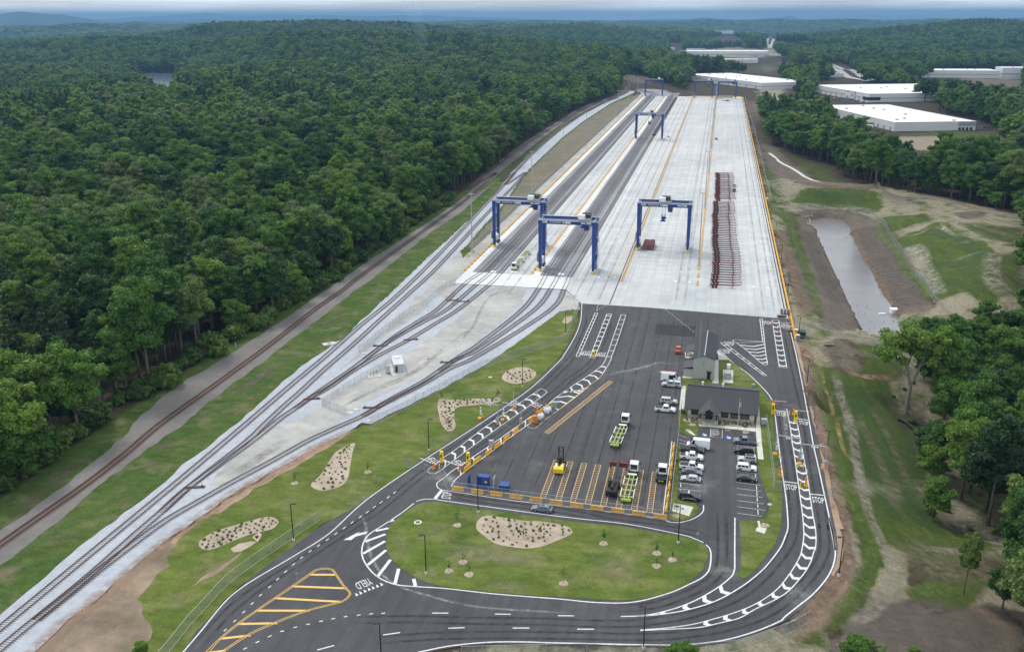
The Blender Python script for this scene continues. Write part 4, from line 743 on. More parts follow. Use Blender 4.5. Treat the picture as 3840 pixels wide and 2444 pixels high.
for a in ((385, 822, 228, 1243, 445, 826, 285, 1250), (540, 840, 400, 1268, 598, 845, 460, 1275), (695, 857, 565, 1290, 755, 862, 622, 1297), (852, 875, 733, 1310, 912, 880, 795, 1318), (1012, 895, 905, 1335, 1072, 900, 968, 1342), (1170, 915, 1080, 1358, 1232, 920, 1142, 1366), (1332, 937, 1252, 1385, 1393, 940, 1318, 1390), (1493, 955, 1428, 1410, 1550, 960, 1492, 1414)):
    band('F %d,%d %d,%d' % a[:4], 'F %d,%d %d,%d' % a[4:], 22, .13, style='ladder', bw=.16, mat=O_PAINT, name='ladder_marking')
band('C 550,985 | E 1482,512', 'C 595,995 | E 1525,530', 62, .17, style='ladder', bw=.16, mat=O_PAINT, name='ladder_marking')
for s in '1090,775 1357,806;1090,842 1368,875;1093,908 1382,944;1095,978 1397,1017;1098,1048 1418,1089;1098,1122 1388,1159;1085,648 1340,679;1080,470 1320,494;1080,360 1313,379;455,538 690,552;430,778 678,805;425,845 672,872;440,330 540,358;440,290 515,318;440,240 520,270;440,658 600,672'.split(';'): stripe('G ' + s, .14, 'stall_line', smooth=False)
for s in '690,157 766,162;956,186 1030,192;1283,385 1288,480;1300,680 1306,750;1312,810 1316,860;1316,875 1320,930;1320,945 1324,990;1326,1020 1330,1060;1328,1085 1332,1138;458,785 460,830;452,852 456,875'.split(';'): stripe('G ' + s, .22, 'wheel_stop_line', smooth=False)
stripe('G 797,157 928,170 925,275 793,262', .16, 'access_aisle_line', smooth=False, closed=True, step=60)
for k in range(6): stripe('G %d,%d %d,%d' % (797, 190 + k * 14 - 6, 900 - (6 - k) * 3, 165 + k * 14), .2, 'access_aisle_bar', smooth=False)
BLUEP = M('blue_road_paint', (.06, .22, .62), .6)
for q, w in (('700,228 752,230 755,256 703,253', '727,240'), ('970,258 1024,260 1027,287 975,284', '998,271')):
    sheet('accessible_symbol_panel', path('G ' + q), ZM, BLUEP, asphalt); c = path('G ' + w)[0]; mb = MB()
    mb.cyl((c.x + .1, c.y - .25, ZM), (c.x + .1, c.y - .25, ZM + .006), .42, n=12); mb.box((c.x - .05, c.y + .35, ZM + .004), (.18, .9, .006)); mb.box((c.x + .2, c.y + .1, ZM + .005), (.6, .14, .006)); mb.cyl((c.x - .1, c.y + .85, ZM), (c.x - .1, c.y + .85, ZM + .007), .15, n=8); mb.obj('wheelchair_symbol', W_PAINT, asphalt)

# ------------------------------------------------------------------ railway tracks
TIE_NEW = M('new_tie_wood', (.17, .13, .125), .9, var=.25, scale=.8); TIE_OLD = M('old_tie_wood', (.095, .058, .048), .9, var=.3, scale=.8); RAIL = M('rusty_rail', (.075, .05, .045), .6, .3, var=.2); OLDBED = surf_mat('rusty_ballast', (.12, .085, .072), (.17, .125, .105), fine=3)
def tie_mesh(w, mat):
    mb = MB(); mb.box((0, 0, 0), (2.6, w, .16)); me = mb.mesh('tie'); me.materials.append(mat); return me
TN, TO = tie_mesh(.15, TIE_NEW), tie_mesh(.28, TIE_OLD)
NTRK = [0]
def track(label, pts, spacing=.62, nobj=60, old=False, tie_to=620, rails_only=False, cat='railway track', top=None):
    NTRK[0] += 1; z = .02 + NTRK[0] * .004; P = resample(pts, 2.0)
    root = thing('rail_track', label, cat, P[0] + Vector((0, 0, z)), 0, None); off = P[0] + Vector((0, 0, z)); Q = [p - Vector((off.x, off.y, 0)) for p in P]
    for sgn in (-1, 1):
        mb = MB(); n = len(Q); ring = []
        for i, p in enumerate(Q):
            a = Q[max(0, i - 1)]; b_ = Q[min(n - 1, i + 1)]; d = (b_ - a).normalized(); s = Vector((d.y, -d.x, 0)); c = p + s * sgn * .76
            ring.append([c - s * .07 + Vector((0, 0, .06)), c + s * .07 + Vector((0, 0, .06)), c + s * .05 + Vector((0, 0, .22)), c - s * .05 + Vector((0, 0, .22))])
        mb.loft(ring); mb.obj('rail', RAIL, root, fix=False)
    if rails_only: return root
    if old: ribbon(Q, 1.45, 1.45, .004).obj('ballast_bed', OLDBED, root, fix=False)
    cum = [0.]
    for a, b_ in zip(P, P[1:]): cum.append(cum[-1] + (b_ - a).length)
    pos = np.arange(.3, cum[-1], spacing); X = np.interp(pos, cum, [p.x for p in P]); Y = np.interp(pos, cum, [p.y for p in P]); dx = np.interp(pos + .5, cum, [p.x for p in P]) - np.interp(pos - .5, cum, [p.x for p in P]); dy = np.interp(pos + .5, cum, [p.y for p in P]) - np.interp(pos - .5, cum, [p.y for p in P])
    a_, b__ = PXn(np.stack([X, Y, X * 0], -1)); r = np.hypot(X, Y); seen = (a_ > -40) & (a_ < 3880) & (b__ < 2484) & (r < tie_to)
    idx = np.where(seen)[0]; idx = idx[np.argsort(r[idx])]; me = TO if old else TN; mb = MB()
    for k, i in enumerate(idx):
        an = math.atan2(dy[i], dx[i]) - math.pi / 2 + random.uniform(-.02, .02); l_ = (X[i] - off.x, Y[i] - off.y, ((-.02 if not old else .03) + NTRK[0] * .002 if top is None else top) - .08 - z)
        if k < nobj: put('tie', me, root, l_, an)
        else: mb.box(l_, (2.6, .28 if old else .15, .16), an)
    if mb.v: tag(mb.obj('ties', TIE_OLD if old else TIE_NEW, root, fix=False), kind='stuff')
    return root
MAIN = 'a -370,1040 0,780 250,605 500,430 740,245 | b 0,860 300,645 600,425 850,230 1000,125 1150,10 | A 400,330 780,0 | S 900,1330 1120,1150 1330,1000 1500,890 1650,795 1800,728 1930,682 1995,640 2010,610 2003,590 1990,572 1960,530 1935,470 2000,425 2060,385 2125,335'
mp_ = path(MAIN); sheet('main_line_ballast', [p for p in path('a -380,960 0,700 300,490 600,250 760,110 820,30 | b 100,640 230,570 330,510 500,400 700,270 900,130 1090,0 | A 0,560 300,360 700,30 | S 900,1310 1120,1130 1330,980 1500,875 1650,780 1800,715 1930,672 1985,635 1985,600') + path('S 2030,600 2015,640 1945,695 1810,745 1660,815 1500,920 1340,1040 1160,1180 940,1380 | A 760,100 400,430 0,700 | b 1164,60 1050,140 900,260 740,380 560,520 450,600 300,710 110,873 | a 1016,110 800,270 560,450 330,650 60,860 -380,1180')], -.04, MAT_BALLAST_OLD, jit=1.0)
track('old main line track with dark rusty ties along the forest edge', mp_, .58, 220, True, 640)
JT = 'I 1700,50'
LEADC = 'I -330,1800 0,1505 330,1232 660,965 900,762 1200,492 1450,275 1700,50'
track('leftmost pale ballasted yard track beside the grass strip', path('I -500,1745 0,1320 300,1072 660,775 1000,495 1600,0 | J 0,1360 500,930 830,655 1200,330 1600,0 | A 200,850 600,420 990,0 | S 1130,1275 1300,1085 1480,935 1640,815 1800,722 1930,672 2005,635 2028,612 2025,595 2005,580'), nobj=110, tie_to=1450)
track('middle lead track running up from the bottom left corner', path(LEADC), nobj=120)
track('second yard track from the left passing behind the fence', path('I 1450,275 1700,50 | J 60,1490 240,1320 430,1140 590,1000 850,760 1150,500 1400,270 1700,0 | A 120,1060 600,540 1110,0 | S 1160,1300 1330,1105 1500,955 1660,835 1820,740 1950,685 2030,645 2055,620 2045,600'), nobj=90, tie_to=1450)
track('lead track curving to the left crane runway', path('I 1450,275 1700,50 | J 100,1500 400,1260 560,1150 700,1050 880,925 1100,775 1300,625 1430,525 1600,400 1830,255 1980,160 | A 430,1245 608,1120') + [T(400, -97.8), T(430, -97.8)], nobj=80)
track('middle approach track of the left crane runway', path('J 1250,660 1430,527 1620,410 1850,283 2078,160 | A 560,1255 722,1122') + [T(400, -93.6), T(430, -93.6)], nobj=60)
track('right approach track of the left crane runway', path('J 560,1150 700,1052 900,940 1100,800 1260,700 1460,588 1690,468 1950,310 2193,160 | A 700,1262 828,1130') + [T(400, -89.3), T(430, -89.3)], nobj=60)
track('right lead track curving past the gravel apron', path('I 330,1245 660,985 900,792 1200,562 1500,345 1800,170 2100,0 | K 860,340 1200,150 1500,10 | J 1230,1230 1380,1140 1550,1040 1830,890 2000,775 2120,690 2230,615 2408,500 | A 1080,1533 1270,1285 1345,1145') + [T(402, -69.1), T(430, -69.1)], nobj=110)
track('middle approach track of the second crane runway', path('J 2000,775 2120,692 2260,625 2408,555 | A 1220,1533 1400,1300 1485,1152') + [T(402, -63.8), T(430, -63.8)], nobj=60)
track('right approach track of the second crane runway', path('J 1230,1230 1380,1142 1560,1052 1830,915 2100,757 2408,615 | A 1400,1533 1550,1300 1615,1160') + [T(402, -58.6), T(430, -58.6)], nobj=60)
for v, lab in ((-97.8, 'left rail pair inside the first crane runway'), (-93.6, 'middle rail pair inside the first crane runway'), (-89.3, 'right rail pair inside the first crane runway'), (-69.1, 'left rail pair inside the second crane runway'), (-63.8, 'middle rail pair inside the second crane runway'), (-58.6, 'right rail pair inside the second crane runway')):
    far = path('S 2130,660 2080,630 2040,612 2010,600') if v < -80 else path('S 2300,650 2240,625 2180,608 2120,600')
    track(lab, [T(430, v), T(700, v), T(1000, v), T(1330, v), T(1400, v)] + [q + Vector((3.5 * (v + 93 if v < -80 else v + 64) / 4.2, 0, 0)) for q in far[1:3]], .62, 0, tie_to=1350, top=.055)
sheet('north_throat_ballast', [T(1355, -102), T(1355, -57)] + path('S 2300,640 2200,612 2110,597 2020,592 2060,625'), -.02, MAT_STRIP, jit=.8)

# ------------------------------------------------------------------ wear on the paving: tyre bands, seams and dust that have been laid down by traffic
def wear_mat(name, col, amt, sc_):
    m, t, b = newmat(name); p = wpos(t); b.inputs['Base Color'].default_value = (*col, 1); b.inputs['Roughness'].default_value = .85; at = t.nodes.new('ShaderNodeVertexColor'); at.layer_name = 'wear'
    f = ramp(t, noise(t, p, sc_, 7, .7), [(.36, g3(0)), (.68, g3(amt))]); tr = t.nodes.new('ShaderNodeBsdfTransparent'); mx_ = t.nodes.new('ShaderNodeMixShader'); se = t.nodes.new('ShaderNodeSeparateColor'); t.links.new(at.outputs[0], se.inputs[0])
    t.links.new(math_(t, 'MULTIPLY', f, se.outputs[0]), mx_.inputs[0]); t.links.new(tr.outputs[0], mx_.inputs[1]); t.links.new(b.outputs[0], mx_.inputs[2]); t.links.new(mx_.outputs[0], t.nodes['Material Output'].inputs[0]); return m
DARKW = wear_mat('tyre_wear', (.022, .022, .024), .85, .35); DUSTW = wear_mat('pale_dust', (.34, .335, .325), .9, .5); SEAMW = wear_mat('paving_seam', (.024, .024, .026), .75, .2)
NW = [0]
def wear(name, pts, w, mat, smooth=True, parent=None, base=.006):
    P = resample(pts, 2.0, smooth=smooth); n = len(P); NW[0] += 1; z = base + (NW[0] % 60) * .0001; V_ = []; C_ = []; Fs = []
    for i, p in enumerate(P):
        d = (P[min(n - 1, i + 1)] - P[max(0, i - 1)]); d.z = 0; d.normalize(); s_ = Vector((d.y, -d.x, 0)); e = min(1, i / 3, (n - 1 - i) / 3)
        for k, a in ((-1, 0), (-.5, .8), (0, 1), (.5, .8), (1, 0)): q = p + s_ * w / 2 * k; V_.append((q.x, q.y, z)); C_.append(a * e)
    for i in range(n - 1):
        for k in range(4): Fs.append((i * 5 + k, i * 5 + k + 1, i * 5 + k + 6, i * 5 + k + 5))
    mb = MB(); mb.add(V_, Fs); o = mb.obj(name, mat, parent or asphalt, fix=False); ca_ = o.data.color_attributes.new('wear', 'FLOAT_COLOR', 'POINT'); ca_.data.foreach_set('color', np.array([(c, c, c, 1) for c in C_], np.float32).ravel()); return o
def offset(P, d): return [p + Vector((0, 0, 0)) + (lambda t_: Vector((t_.y, -t_.x, 0)) * d)(((P[min(len(P) - 1, i + 1)] - P[max(0, i - 1)])).normalized()) for i, p in enumerate(P)]
for s in ('L 330,1533 560,1260 760,1060 1000,880 1300,690 1700,430 2180,110 | E 130,960 450,760', 'M 0,1215 600,1200 1200,1215 2000,1225 | N 300,1245 800,1240 1200,1180 1600,1060 1900,900 2150,650 2310,420 2350,200 | G 1740,1100 1700,700 1640,300 1600,0 | D 1570,1100', 'M 200,1420 900,1370 1600,1360 2400,1370 | N 600,1380 1100,1370 1500,1320 1900,1220 2200,1070 | O 150,900 330,680 410,480 390,250 | G 2080,1300 2010,900 1930,400 1860,0 | D 1790,900 1720,600 1640,200', 'N 1620,100 1630,500 1600,720 1450,860 1200,980 900,1070 500,1100', 'E 300,1210 900,1300 1700,1400 | N 500,215 1000,280 1350,340 1560,420', 'E 250,840 600,600 1000,320 1350,90 | C 60,800 200,620 300,400 340,230', 'E 480,870 900,590 1300,300 1600,60 | C 100,980 340,800 450,600 560,300'):
    P = resample(path(s), 4)
    for d in (-.95, .95): wear('tyre_band', offset(P, d), .9, DARKW)
YARD = path('C 260,130 2380,285 1760,470 1400,1000 1350,1500 | F 1700,620 1610,1420 100,1230 | E 480,1080 700,900 1360,500 | C 330,1080 560,800 720,250')
for k in range(13):
    v = -50 + k * 4.25 + random.uniform(-.4, .4); us_ = np.arange(190, 346, 2.0); pts = [T(u, v) for u in us_]; ok = pip(np.array([p.x for p in pts]), np.array([p.y for p in pts]), YARD); run = []
    for p, o_ in zip(pts, ok):
        if o_: run.append(p)
        elif len(run) > 5: break
        else: run = []
    if len(run) > 6: wear('paving_seam', run, .5, SEAMW, False)
for s, w in (('C 480,930 700,880 860,850 1000,815 1120,775 1250,790 1370,795', 2.2), ('C 330,975 420,965 480,940', 4), ('E 700,830 850,780 1000,770', 6), ('E 1380,800 1420,900 1400,960', 7), ('G 1880,600 1960,600 2040,690', 5), ('G 1900,690 2040,710', 5), ('G 1610,420 1700,410', 3), ('G 1610,500 1720,500', 3), ('G 1620,600 1730,600', 3), ('G 1900,800 2000,820', 3), ('E 960,470 1060,440 1120,420', 3), ('E 1230,280 1320,240', 3), ('K 1660,850 1760,900 1800,1000 1800,1080 1850,1300 1950,1450', 1.0), ('M 190,350 230,500 300,680 480,850 800,960 1200,1060 1700,1110 2300,1140', .9), ('N 1440,700 1650,720 1850,800', 5), ('O 0,1000 100,1050 150,960 250,850', 6), ('G 420,820 640,840 760,700', 8), ('F 1540,1240 1640,1330 1600,1400', 5), ('F 1100,1290 1180,1340 1400,1380', 4), ('D 1580,1110 1700,1110 1820,1130', 3), ('D 1620,1100 1640,1300 1660,1500', 1.5), ('E 60,960 250,1000 400,1040 330,1180', 6)): wear('dust_streak', path(s), w, DUSTW)
for v in (-79, -84, -52, -47, -42, -12, -8.5, 21.5, 25.5, 28):
    wear('tyre_band', [T(u, v) for u in range(352, 1350, 40)], 1.1, DARKW2 if 'DARKW2' in globals() else globals().setdefault('DARKW2', wear_mat('pad_tyre_wear', (.24, .245, .25), .55, .12)), False, pad, .0585)

GRW = wear_mat('gravel_wheel_mark', (.22, .21, .19), .7, .3); GRL = wear_mat('gravel_pale_mark', (.62, .61, .58), .8, .25)
for k, (s, w) in enumerate((('J 1000,1150 1300,1000 1600,880 1800,760 2000,600 2300,380 | A 700,1400 1000,1300', 1.6), ('J 1050,1120 1350,960 1650,830 1850,700 2050,540 2350,330', 1.4), ('J 1700,760 1900,640 2100,520 2300,440', 5), ('J 1200,1030 1500,930 1700,860', 5), ('K 400,530 700,330 1000,120', 4), ('A 500,1480 700,1400 1000,1360', 6), ('J 1900,560 2150,470 2250,520', 6), ('J 1000,1090 1150,990 1300,930', 3))): wear('wheel_mark', path(s), w, GRW if k in (0, 1, 4) else GRL, True, None, -.012)

L_CLAY = wear_mat('lawn_edge_clay', (.33, .21, .14), .95, .4); L_BARE = wear_mat('lawn_bare_patch', (.26, .225, .13), .8, .5); L_BROWN = wear_mat('verge_brown_patch', (.15, .115, .08), .85, .3); L_RICH = wear_mat('verge_rich_grass', (.06, .135, .015), .85, .4)
wear('clay_edge', path('K 1700,10 1300,205 900,440 500,650 250,830 0,1010 | I 1500,535 1250,748 830,1090 600,1262 300,1545 0,1790'), 5, L_CLAY, True, None, -.004)
for s, w in (('K 200,1500 400,1370 600,1230', 5), ('K 900,800 1200,680', 5), ('K 1300,760 1600,620', 6), ('I 1650,900 1900,800 2150,680', 6), ('I 1500,1150 1700,1050', 6), ('E 100,650 300,620 500,480', 5), ('J 1700,1320 2000,1220', 5), ('L 900,300 1200,200', 5), ('K 1500,830 1750,720 1950,600', 4), ('E 500,60 900,40', 5)): wear('bare_patch', path(s), w, L_BARE, True, None, -.006)
for s, w in (('M 700,250 1000,350', 7), ('M 900,500 1500,560 2000,620', 8), ('N 300,600 900,800', 8), ('N 500,300 800,380', 5), ('M 1300,850 1900,900', 6), ('N 900,560 1300,650', 6), ('M 480,350 600,560', 5)): wear('bare_patch', path(s), w, L_BARE, True, island, .062)
for s, w in (('b 400,700 600,560 700,500', 5), ('b 820,390 920,400', 6), ('b 450,650 520,640', 5), ('H 1400,1200 1600,1050', 5), ('a 700,470 800,520', 6), ('a 920,260 930,350', 2.5), ('a 280,800 450,690', 5), ('b 850,330 1000,260', 4), ('a 40,650 300,430 500,260', 4)): wear('brown_patch', path(s), w, L_BROWN, True, None, -.03)
for s, w in (('a 100,860 350,690 600,560 900,380', 3), ('b 150,840 400,740 600,620', 3.5), ('a 0,560 200,420 420,250 600,120', 4)): wear('rich_grass', path(s), w, L_RICH, True, None, -.028)
# ------------------------------------------------------------------ gantry cranes
def rail_set(mb, pts, h=1.1, step=2.0, r=.035):
    for a, b_ in zip(pts, pts[1:]):
        a, b_ = Vector(a), Vector(b_); n = max(1, int((b_ - a).length / step))
        for k in range(n + 1): p = a.lerp(b_, k / n); mb.bar(p, p + Vector((0, 0, h)), r * 1.6)
        for z in (h, h * .55): mb.bar(a + Vector((0, 0, z)), b_ + Vector((0, 0, z)), r * 1.6)
def plate(parent, x0, x1, y, z0, z1, txt, tcol, name='name_plate', bgm=None, tw=.9, th=.62):
    if bgm:
        p = MB().bx(x0, x1, y - .03, y, z0, z1).obj(name, bgm, parent)
    else: p = parent
    if txt:
        w = (x1 - x0); h = z1 - z0; a = x0 + w * (1 - tw) / 2; b_ = z0 + h * (1 - th) / 2
        ptext(txt, (a, y - .04, b_), (a + w * tw, y - .04, b_), (a, y - .04, b_ + h * th), tcol, 'lettering', p, .012, Vector((0, -.005, 0)))
SP = 23.6
def crane(u, v, code, label, tx=7.0, drop=0.0, near=True):
    t = thing('gantry_crane', label, 'crane', T(u, v, .03), RZT, 'blue gantry cranes spanning the lanes'); hx = SP / 2
    for y in (-4.3, 4.3):
        g_ = MB().bx(-hx - .9, hx + .9, y - .55, y + .55, 21.25, 23.05).obj('girder', CRBLUE, t)
        MB().bx(-hx - .9, hx + .9, y - .62, y + .62, 23.05, 23.2).obj('trolley_rail', STEEL, g_)
        wk = MB(); s_ = -1 if y < 0 else 1; wk.bx(-hx - 1, hx + 1, y + s_ * .56 if s_ > 0 else y - 1.5, y + 1.5 if s_ > 0 else y - .56, 22.85, 22.95); wo = wk.obj('walkway', GREYP, t)
        if near: rl = MB(); rail_set(rl, [(-hx - 1, y + s_ * 1.45, 22.95), (hx + 1, y + s_ * 1.45, 22.95)]); rl.obj('railing', STEEL, wo)
        for sx in (-1, 1):
            x = sx * hx; lg = MB(); a = .85; b_ = .6
            lg.loft([[(x - b_, y - .45, 2.3), (x + b_, y - .45, 2.3), (x + b_, y + .45, 2.3), (x - b_, y + .45, 2.3)], [(x - a, y - .55, 21.3), (x + a, y - .55, 21.3), (x + a, y + .55, 21.3), (x - a, y + .55, 21.3)]]); lg.obj('leg', CRBLUE, t)
    for sx in (-1, 1):
        x = sx * hx; MB().bx(x - .5, x + .5, -5.2, 5.2, 1.5, 2.6).obj('sill_beam', CRBLUE, t); MB().bx(x - .4, x + .4, -3.9, 3.9, 7.0, 7.8).obj('cross_tie', CRBLUE, t)
        MB().bx(x - .55, x + .55, -3.8, 3.8, 21.9, 22.9).obj('end_beam', CRBLUE, t)
        for y in (-5.0, -3.4, 3.4, 5.0):
            w_ = MB().cyl((x - .32, y, .72), (x + .32, y, .72), .72, n=14).obj('wheel', TYRE, t); MB().cyl((x - .38, y, .72), (x + .38, y, .72), .36, n=10).obj('hub', M('hub_green', (.05, .22, .08), .5), w_)
        for y in (-5.95, 5.95): MB().bx(x - .6, x + .6, y - .15, y + .15, .25, 1.25).obj('bumper', YEL if y < 0 else BLACK, t)
        for y in (-4.2, 4.2): MB().bx(x - .45, x + .45, y - 1.1, y + 1.1, 1.2, 1.6).obj('bogie', BLACK, t)
    MB().bx(-hx - .75, -hx + .75, -2.6, 2.2, 2.7, 5.2).obj('electrical_house', WHITE, t); MB().bx(hx - .7, hx + .7, -2.8, 2.8, 2.7, 4.4).obj('generator_house', CRBLUE, t)
    rl_ = MB().cyl((-hx - 1.35, -3.4, 6.2), (-hx - .95, -3.4, 6.2), 2.5, n=20).obj('cable_reel', GREYP, t); MB().cyl((-hx - 1.45, -3.4, 6.2), (-hx - .85, -3.4, 6.2), .55, n=10).obj('reel_hub', STEEL, rl_)
    tr = MB().bx(tx - 2.8, tx + 2.8, -4.6, 4.6, 23.25, 23.7).obj('trolley', GREYP, t); MB().bx(tx - 2.6, tx + .2, -4.8, -2.2, 23.7, 25.6).obj('machinery_house', WHITE, tr)
    mc = MB(); mc.cyl((tx - 1.6, .5, 24.6), (tx + 2.2, .5, 24.6), .8, n=12); mc.cyl((tx - 1.6, 2.6, 24.6), (tx + 2.2, 2.6, 24.6), .8, n=12); mc.box((tx + 1.5, -1.2, 24.6), (1.8, 2.2, 1.6)); mc.bar((tx, 0, 24), (tx, 0, 27.4), .12); mc.obj('hoist_drums', BLACK, tr)
    if near: q = MB(); rail_set(q, [(tx - 2.8, -4.6, 23.7), (tx + 2.8, -4.6, 23.7), (tx + 2.8, 4.6, 23.7), (tx - 2.8, 4.6, 23.7)]); q.obj('railing', STEEL, tr)
    cb = MB().loft([[(tx - .1 if drop == 0 else tx + 1.6, -3.6, 18.7), (tx + 1.9 + (1.7 if drop else 0), -3.6, 18.7), (tx + 1.9 + (1.7 if drop else 0), -1.4, 18.7), (tx - .1 if drop == 0 else tx + 1.6, -1.4, 18.7)], [(tx - .3 if drop == 0 else tx + 1.4, -3.9, 20.9), (tx + 2.1 + (1.7 if drop else 0), -3.9, 20.9), (tx + 2.1 + (1.7 if drop else 0), -1.2, 20.9), (tx - .3 if drop == 0 else tx + 1.4, -1.2, 20.9)]]).obj('operator_cab', CRBLUE, t)
    x0 = tx + (.1 if drop == 0 else 1.8); MB().quad((x0, -3.76, 19.2), (x0 + 1.6, -3.76, 19.2), (x0 + 1.65, -3.92, 20.4), (x0 - .05, -3.92, 20.4)).obj('cab_window', GLASS, cb)
    zs = 20.2 - drop; sp = MB(); sp.box((tx - .6, 0, zs), (1.2, 6.1, .5)); sp.box((tx - .6, -3.2, zs - .2), (2.5, .5, .7)); sp.box((tx - .6, 3.2, zs - .2), (2.5, .5, .7)); sp.box((tx - .6, 0, zs + .8), (1.8, 2.6, .9)); spo = sp.obj('spreader', CRBLUE, t)
    sh = MB(); [sh.cyl((tx - .6 + sx * .75 - .12, sy, zs + 1.7), (tx - .6 + sx * .75 + .12, sy, zs + 1.7), .62, n=12) for sx in (-1, 1) for sy in (-1, 1)]; sh.obj('sheave', BLACK, spo)
    rp = MB(); [rp.cyl((tx - .6 + sx * .75, sy * 1.2, zs + 1.6), (tx - .6 + sx * .75, sy * 1.2, 23.5), .03, n=4, caps=False) for sx in (-1, 1) for sy in (-1, 1)]; rp.obj('hoist_ropes', BLACK, spo)
    if near:
        st = MB(); zz = 2.6; k = 0; x = hx + 1.35
        while zz < 22.4:
            y0, y1 = (-3.2, 2.6) if k % 2 == 0 else (2.6, -3.2); z1 = min(zz + 3.4, 22.9)
            for dx in (-.35, .35): st.bar((x + dx, y0, zz), (x + dx, y1, z1), .08, .22); st.bar((x + dx, y0, zz + 1), (x + dx, y1, z1 + 1), .06)
            for q in range(10): p = q / 10; st.box((x, y0 + (y1 - y0) * p, zz + (z1 - zz) * p), (.7, .24, .04))
            st.box((x, y1 + (.5 if k % 2 == 0 else -.5), z1), (.9, 1.0, .06)); zz = z1; k += 1
        st.obj('access_stair', STEEL, t); yf = -4.3 - .56
        WH = M('plate_white', (.8, .8, .78), .4, var=.03); NAVY = M('lettering_dark', (.02, .02, .03), .5)
        plate(t, -10.9, -8.6, yf, 21.75, 22.6, code, NAVY, bgm=WH); plate(t, 8.2, 10.5, yf, 21.75, 22.6, code, NAVY, bgm=WH); plate(t, -7.7, -2.6, yf + .01, 21.8, 22.5, 'KONECRANES', WH, tw=1, th=1); plate(t, -1.9, 1.6, yf, 21.7, 22.6, None, NAVY, bgm=WH); MB().quad((-1.6, yf - .04, 21.8), (-1.1, yf - .04, 21.8), (-.8, yf - .04, 22.5), (-1.3, yf - .04, 22.5)).obj('logo_mark', CRBLUE, t); plate(t, 6.1, 7.9, yf, 21.85, 22.4, None, NAVY, bgm=WH)
    return t
crane(438.8, -91.6, 'BRC-1', 'blue gantry crane marked BRC-1 over the leftmost tracks in front', 7.4)
crane(398.5, -61.3, 'BRC-3', 'blue gantry crane marked BRC-3, nearest crane, over the second tracks', 7.4)
crane(446, -22.4, 'BRC-5', 'blue gantry crane marked BRC-5 above two red containers with lowered spreader', .2, 5.6)
crane(873, -61.3, 'BRC-4', 'blue gantry crane halfway along the pad over the second tracks', .5, 6)
crane(1356, -91.0, 'BRC-2', 'distant blue gantry crane at the far end of the leftmost tracks', 8, 0, False)
crane(1340, -22.6, 'BRC-6', 'distant blue gantry crane at the far right yard end, left of two', 8, 5, False)
crane(1327, 8.8, 'BRC-7', 'distant blue gantry crane at the far right corner of the pad', 8, 0, False)

# ------------------------------------------------------------------ barriers
def barrier_mesh():
    mb = MB(); P = [(-.30, 0), (.30, 0), (.30, .12), (.13, .38), (.10, 1.06), (-.10, 1.06), (-.13, .38), (-.30, .12)]
    mb.extr([(p, q) for p, q in P], -1.5, 1.5, 'x')
    for x in (-.8, .8): mb.bx(x - .22, x + .22, -.34, .34, 0, .1)
    me = mb.mesh('jersey_barrier'); me.materials.append(BARR); return me
BM_ = barrier_mesh(); NB = [0]
def barrier(p, rz, label, group):
    NB[0] += 1; o = put('jersey_barrier', BM_, None, p, rz); return tag(o, label, 'barrier', group)
def line_row(s, label, group, z=0):
    P = path(s)
    for i, p in enumerate(P):
        a = P[max(0, i - 1)]; b_ = P[min(len(P) - 1, i + 1)]; barrier(p + Vector((0, 0, z)), math.atan2(b_.y - a.y, b_.x - a.x), label % ORD[i], group)
line_row('E 500,1168 720,1198 935,1226 1155,1256 1382,1288 1610,1321 1840,1353 2070,1385 2303,1415 | F 1337,1448 1580,1480', '%s yellow barrier from the left along the bottom fence of the yard', 'barriers along the bottom yard fence')
line_row('F 1733,690 1720,795 1708,900 1695,1012 1682,1130 1668,1252 1650,1375', '%s yellow barrier from the office end, left of the car park', 'barriers left of the car park')
line_row('E 1552,215 1430,295 1330,375 1152,512 1053,592 950,672 850,752 722,842 610,927', '%s yellow barrier from the fuel tanks end along the exit lanes', 'barriers along the exit lanes')
line_row('A 470,935 528,880', '%s loose yellow barrier beside the left light mast', 'loose barriers by the mast')
REST = MB()
def pad_row(us, v, nfar, label, group, rz=RZT + math.pi / 2):
    for k, u in enumerate(us):
        if k < nfar: barrier(T(u, v, .03), rz + random.uniform(-.03, .03), label, group)
        else:
            c, s = math.cos(rz), math.sin(rz); p = T(u, v, .03)
            REST.add([(p.x + x * c - y * s, p.y + x * s + y * c, p.z + z) for x, y, z in [(-1.5, -.3, 0), (1.5, -.3, 0), (1.5, .3, 0), (-1.5, .3, 0), (-1.5, -.1, 1.06), (1.5, -.1, 1.06), (1.5, .1, 1.06), (-1.5, .1, 1.06)]], [(4, 5, 6, 7), (0, 1, 5, 4), (1, 2, 6, 5), (2, 3, 7, 6), (3, 0, 4, 7)])
pad_row(np.arange(388, 1357, 5.6), -105.7, 40, 'yellow barrier in the long row left of the first crane runway', 'barriers left of the first crane runway')
pad_row(np.arange(389, 1357, 5.6), -75.4, 40, 'yellow barrier in the long row left of the second crane runway', 'barriers left of the second crane runway')
pad_row(np.arange(385, 1357, 4.6), -36.0, 48, 'yellow barrier in the row beside the dark slot drain', 'barriers beside the slot drain')
pad_row([385, 388.6, 398, 401.6] + list(np.arange(411, 1357, 4.3)), -4.4, 42, 'yellow barrier in the row between light masts and chassis', 'barriers between masts and chassis')
pad_row(np.arange(322, 1357, 3.25), 31.1, 98, 'yellow barrier in the closed row along the right pad edge', 'barriers along the right pad edge')
pad_row(np.arange(-38, 30, 3.1), 1361, 0, '', '') if False else None
for v in np.arange(-38, 30, 3.1):
    p = T(1361, v, .03); REST.box((p.x, p.y, .55), (3.0, .5, 1.06), RZT)
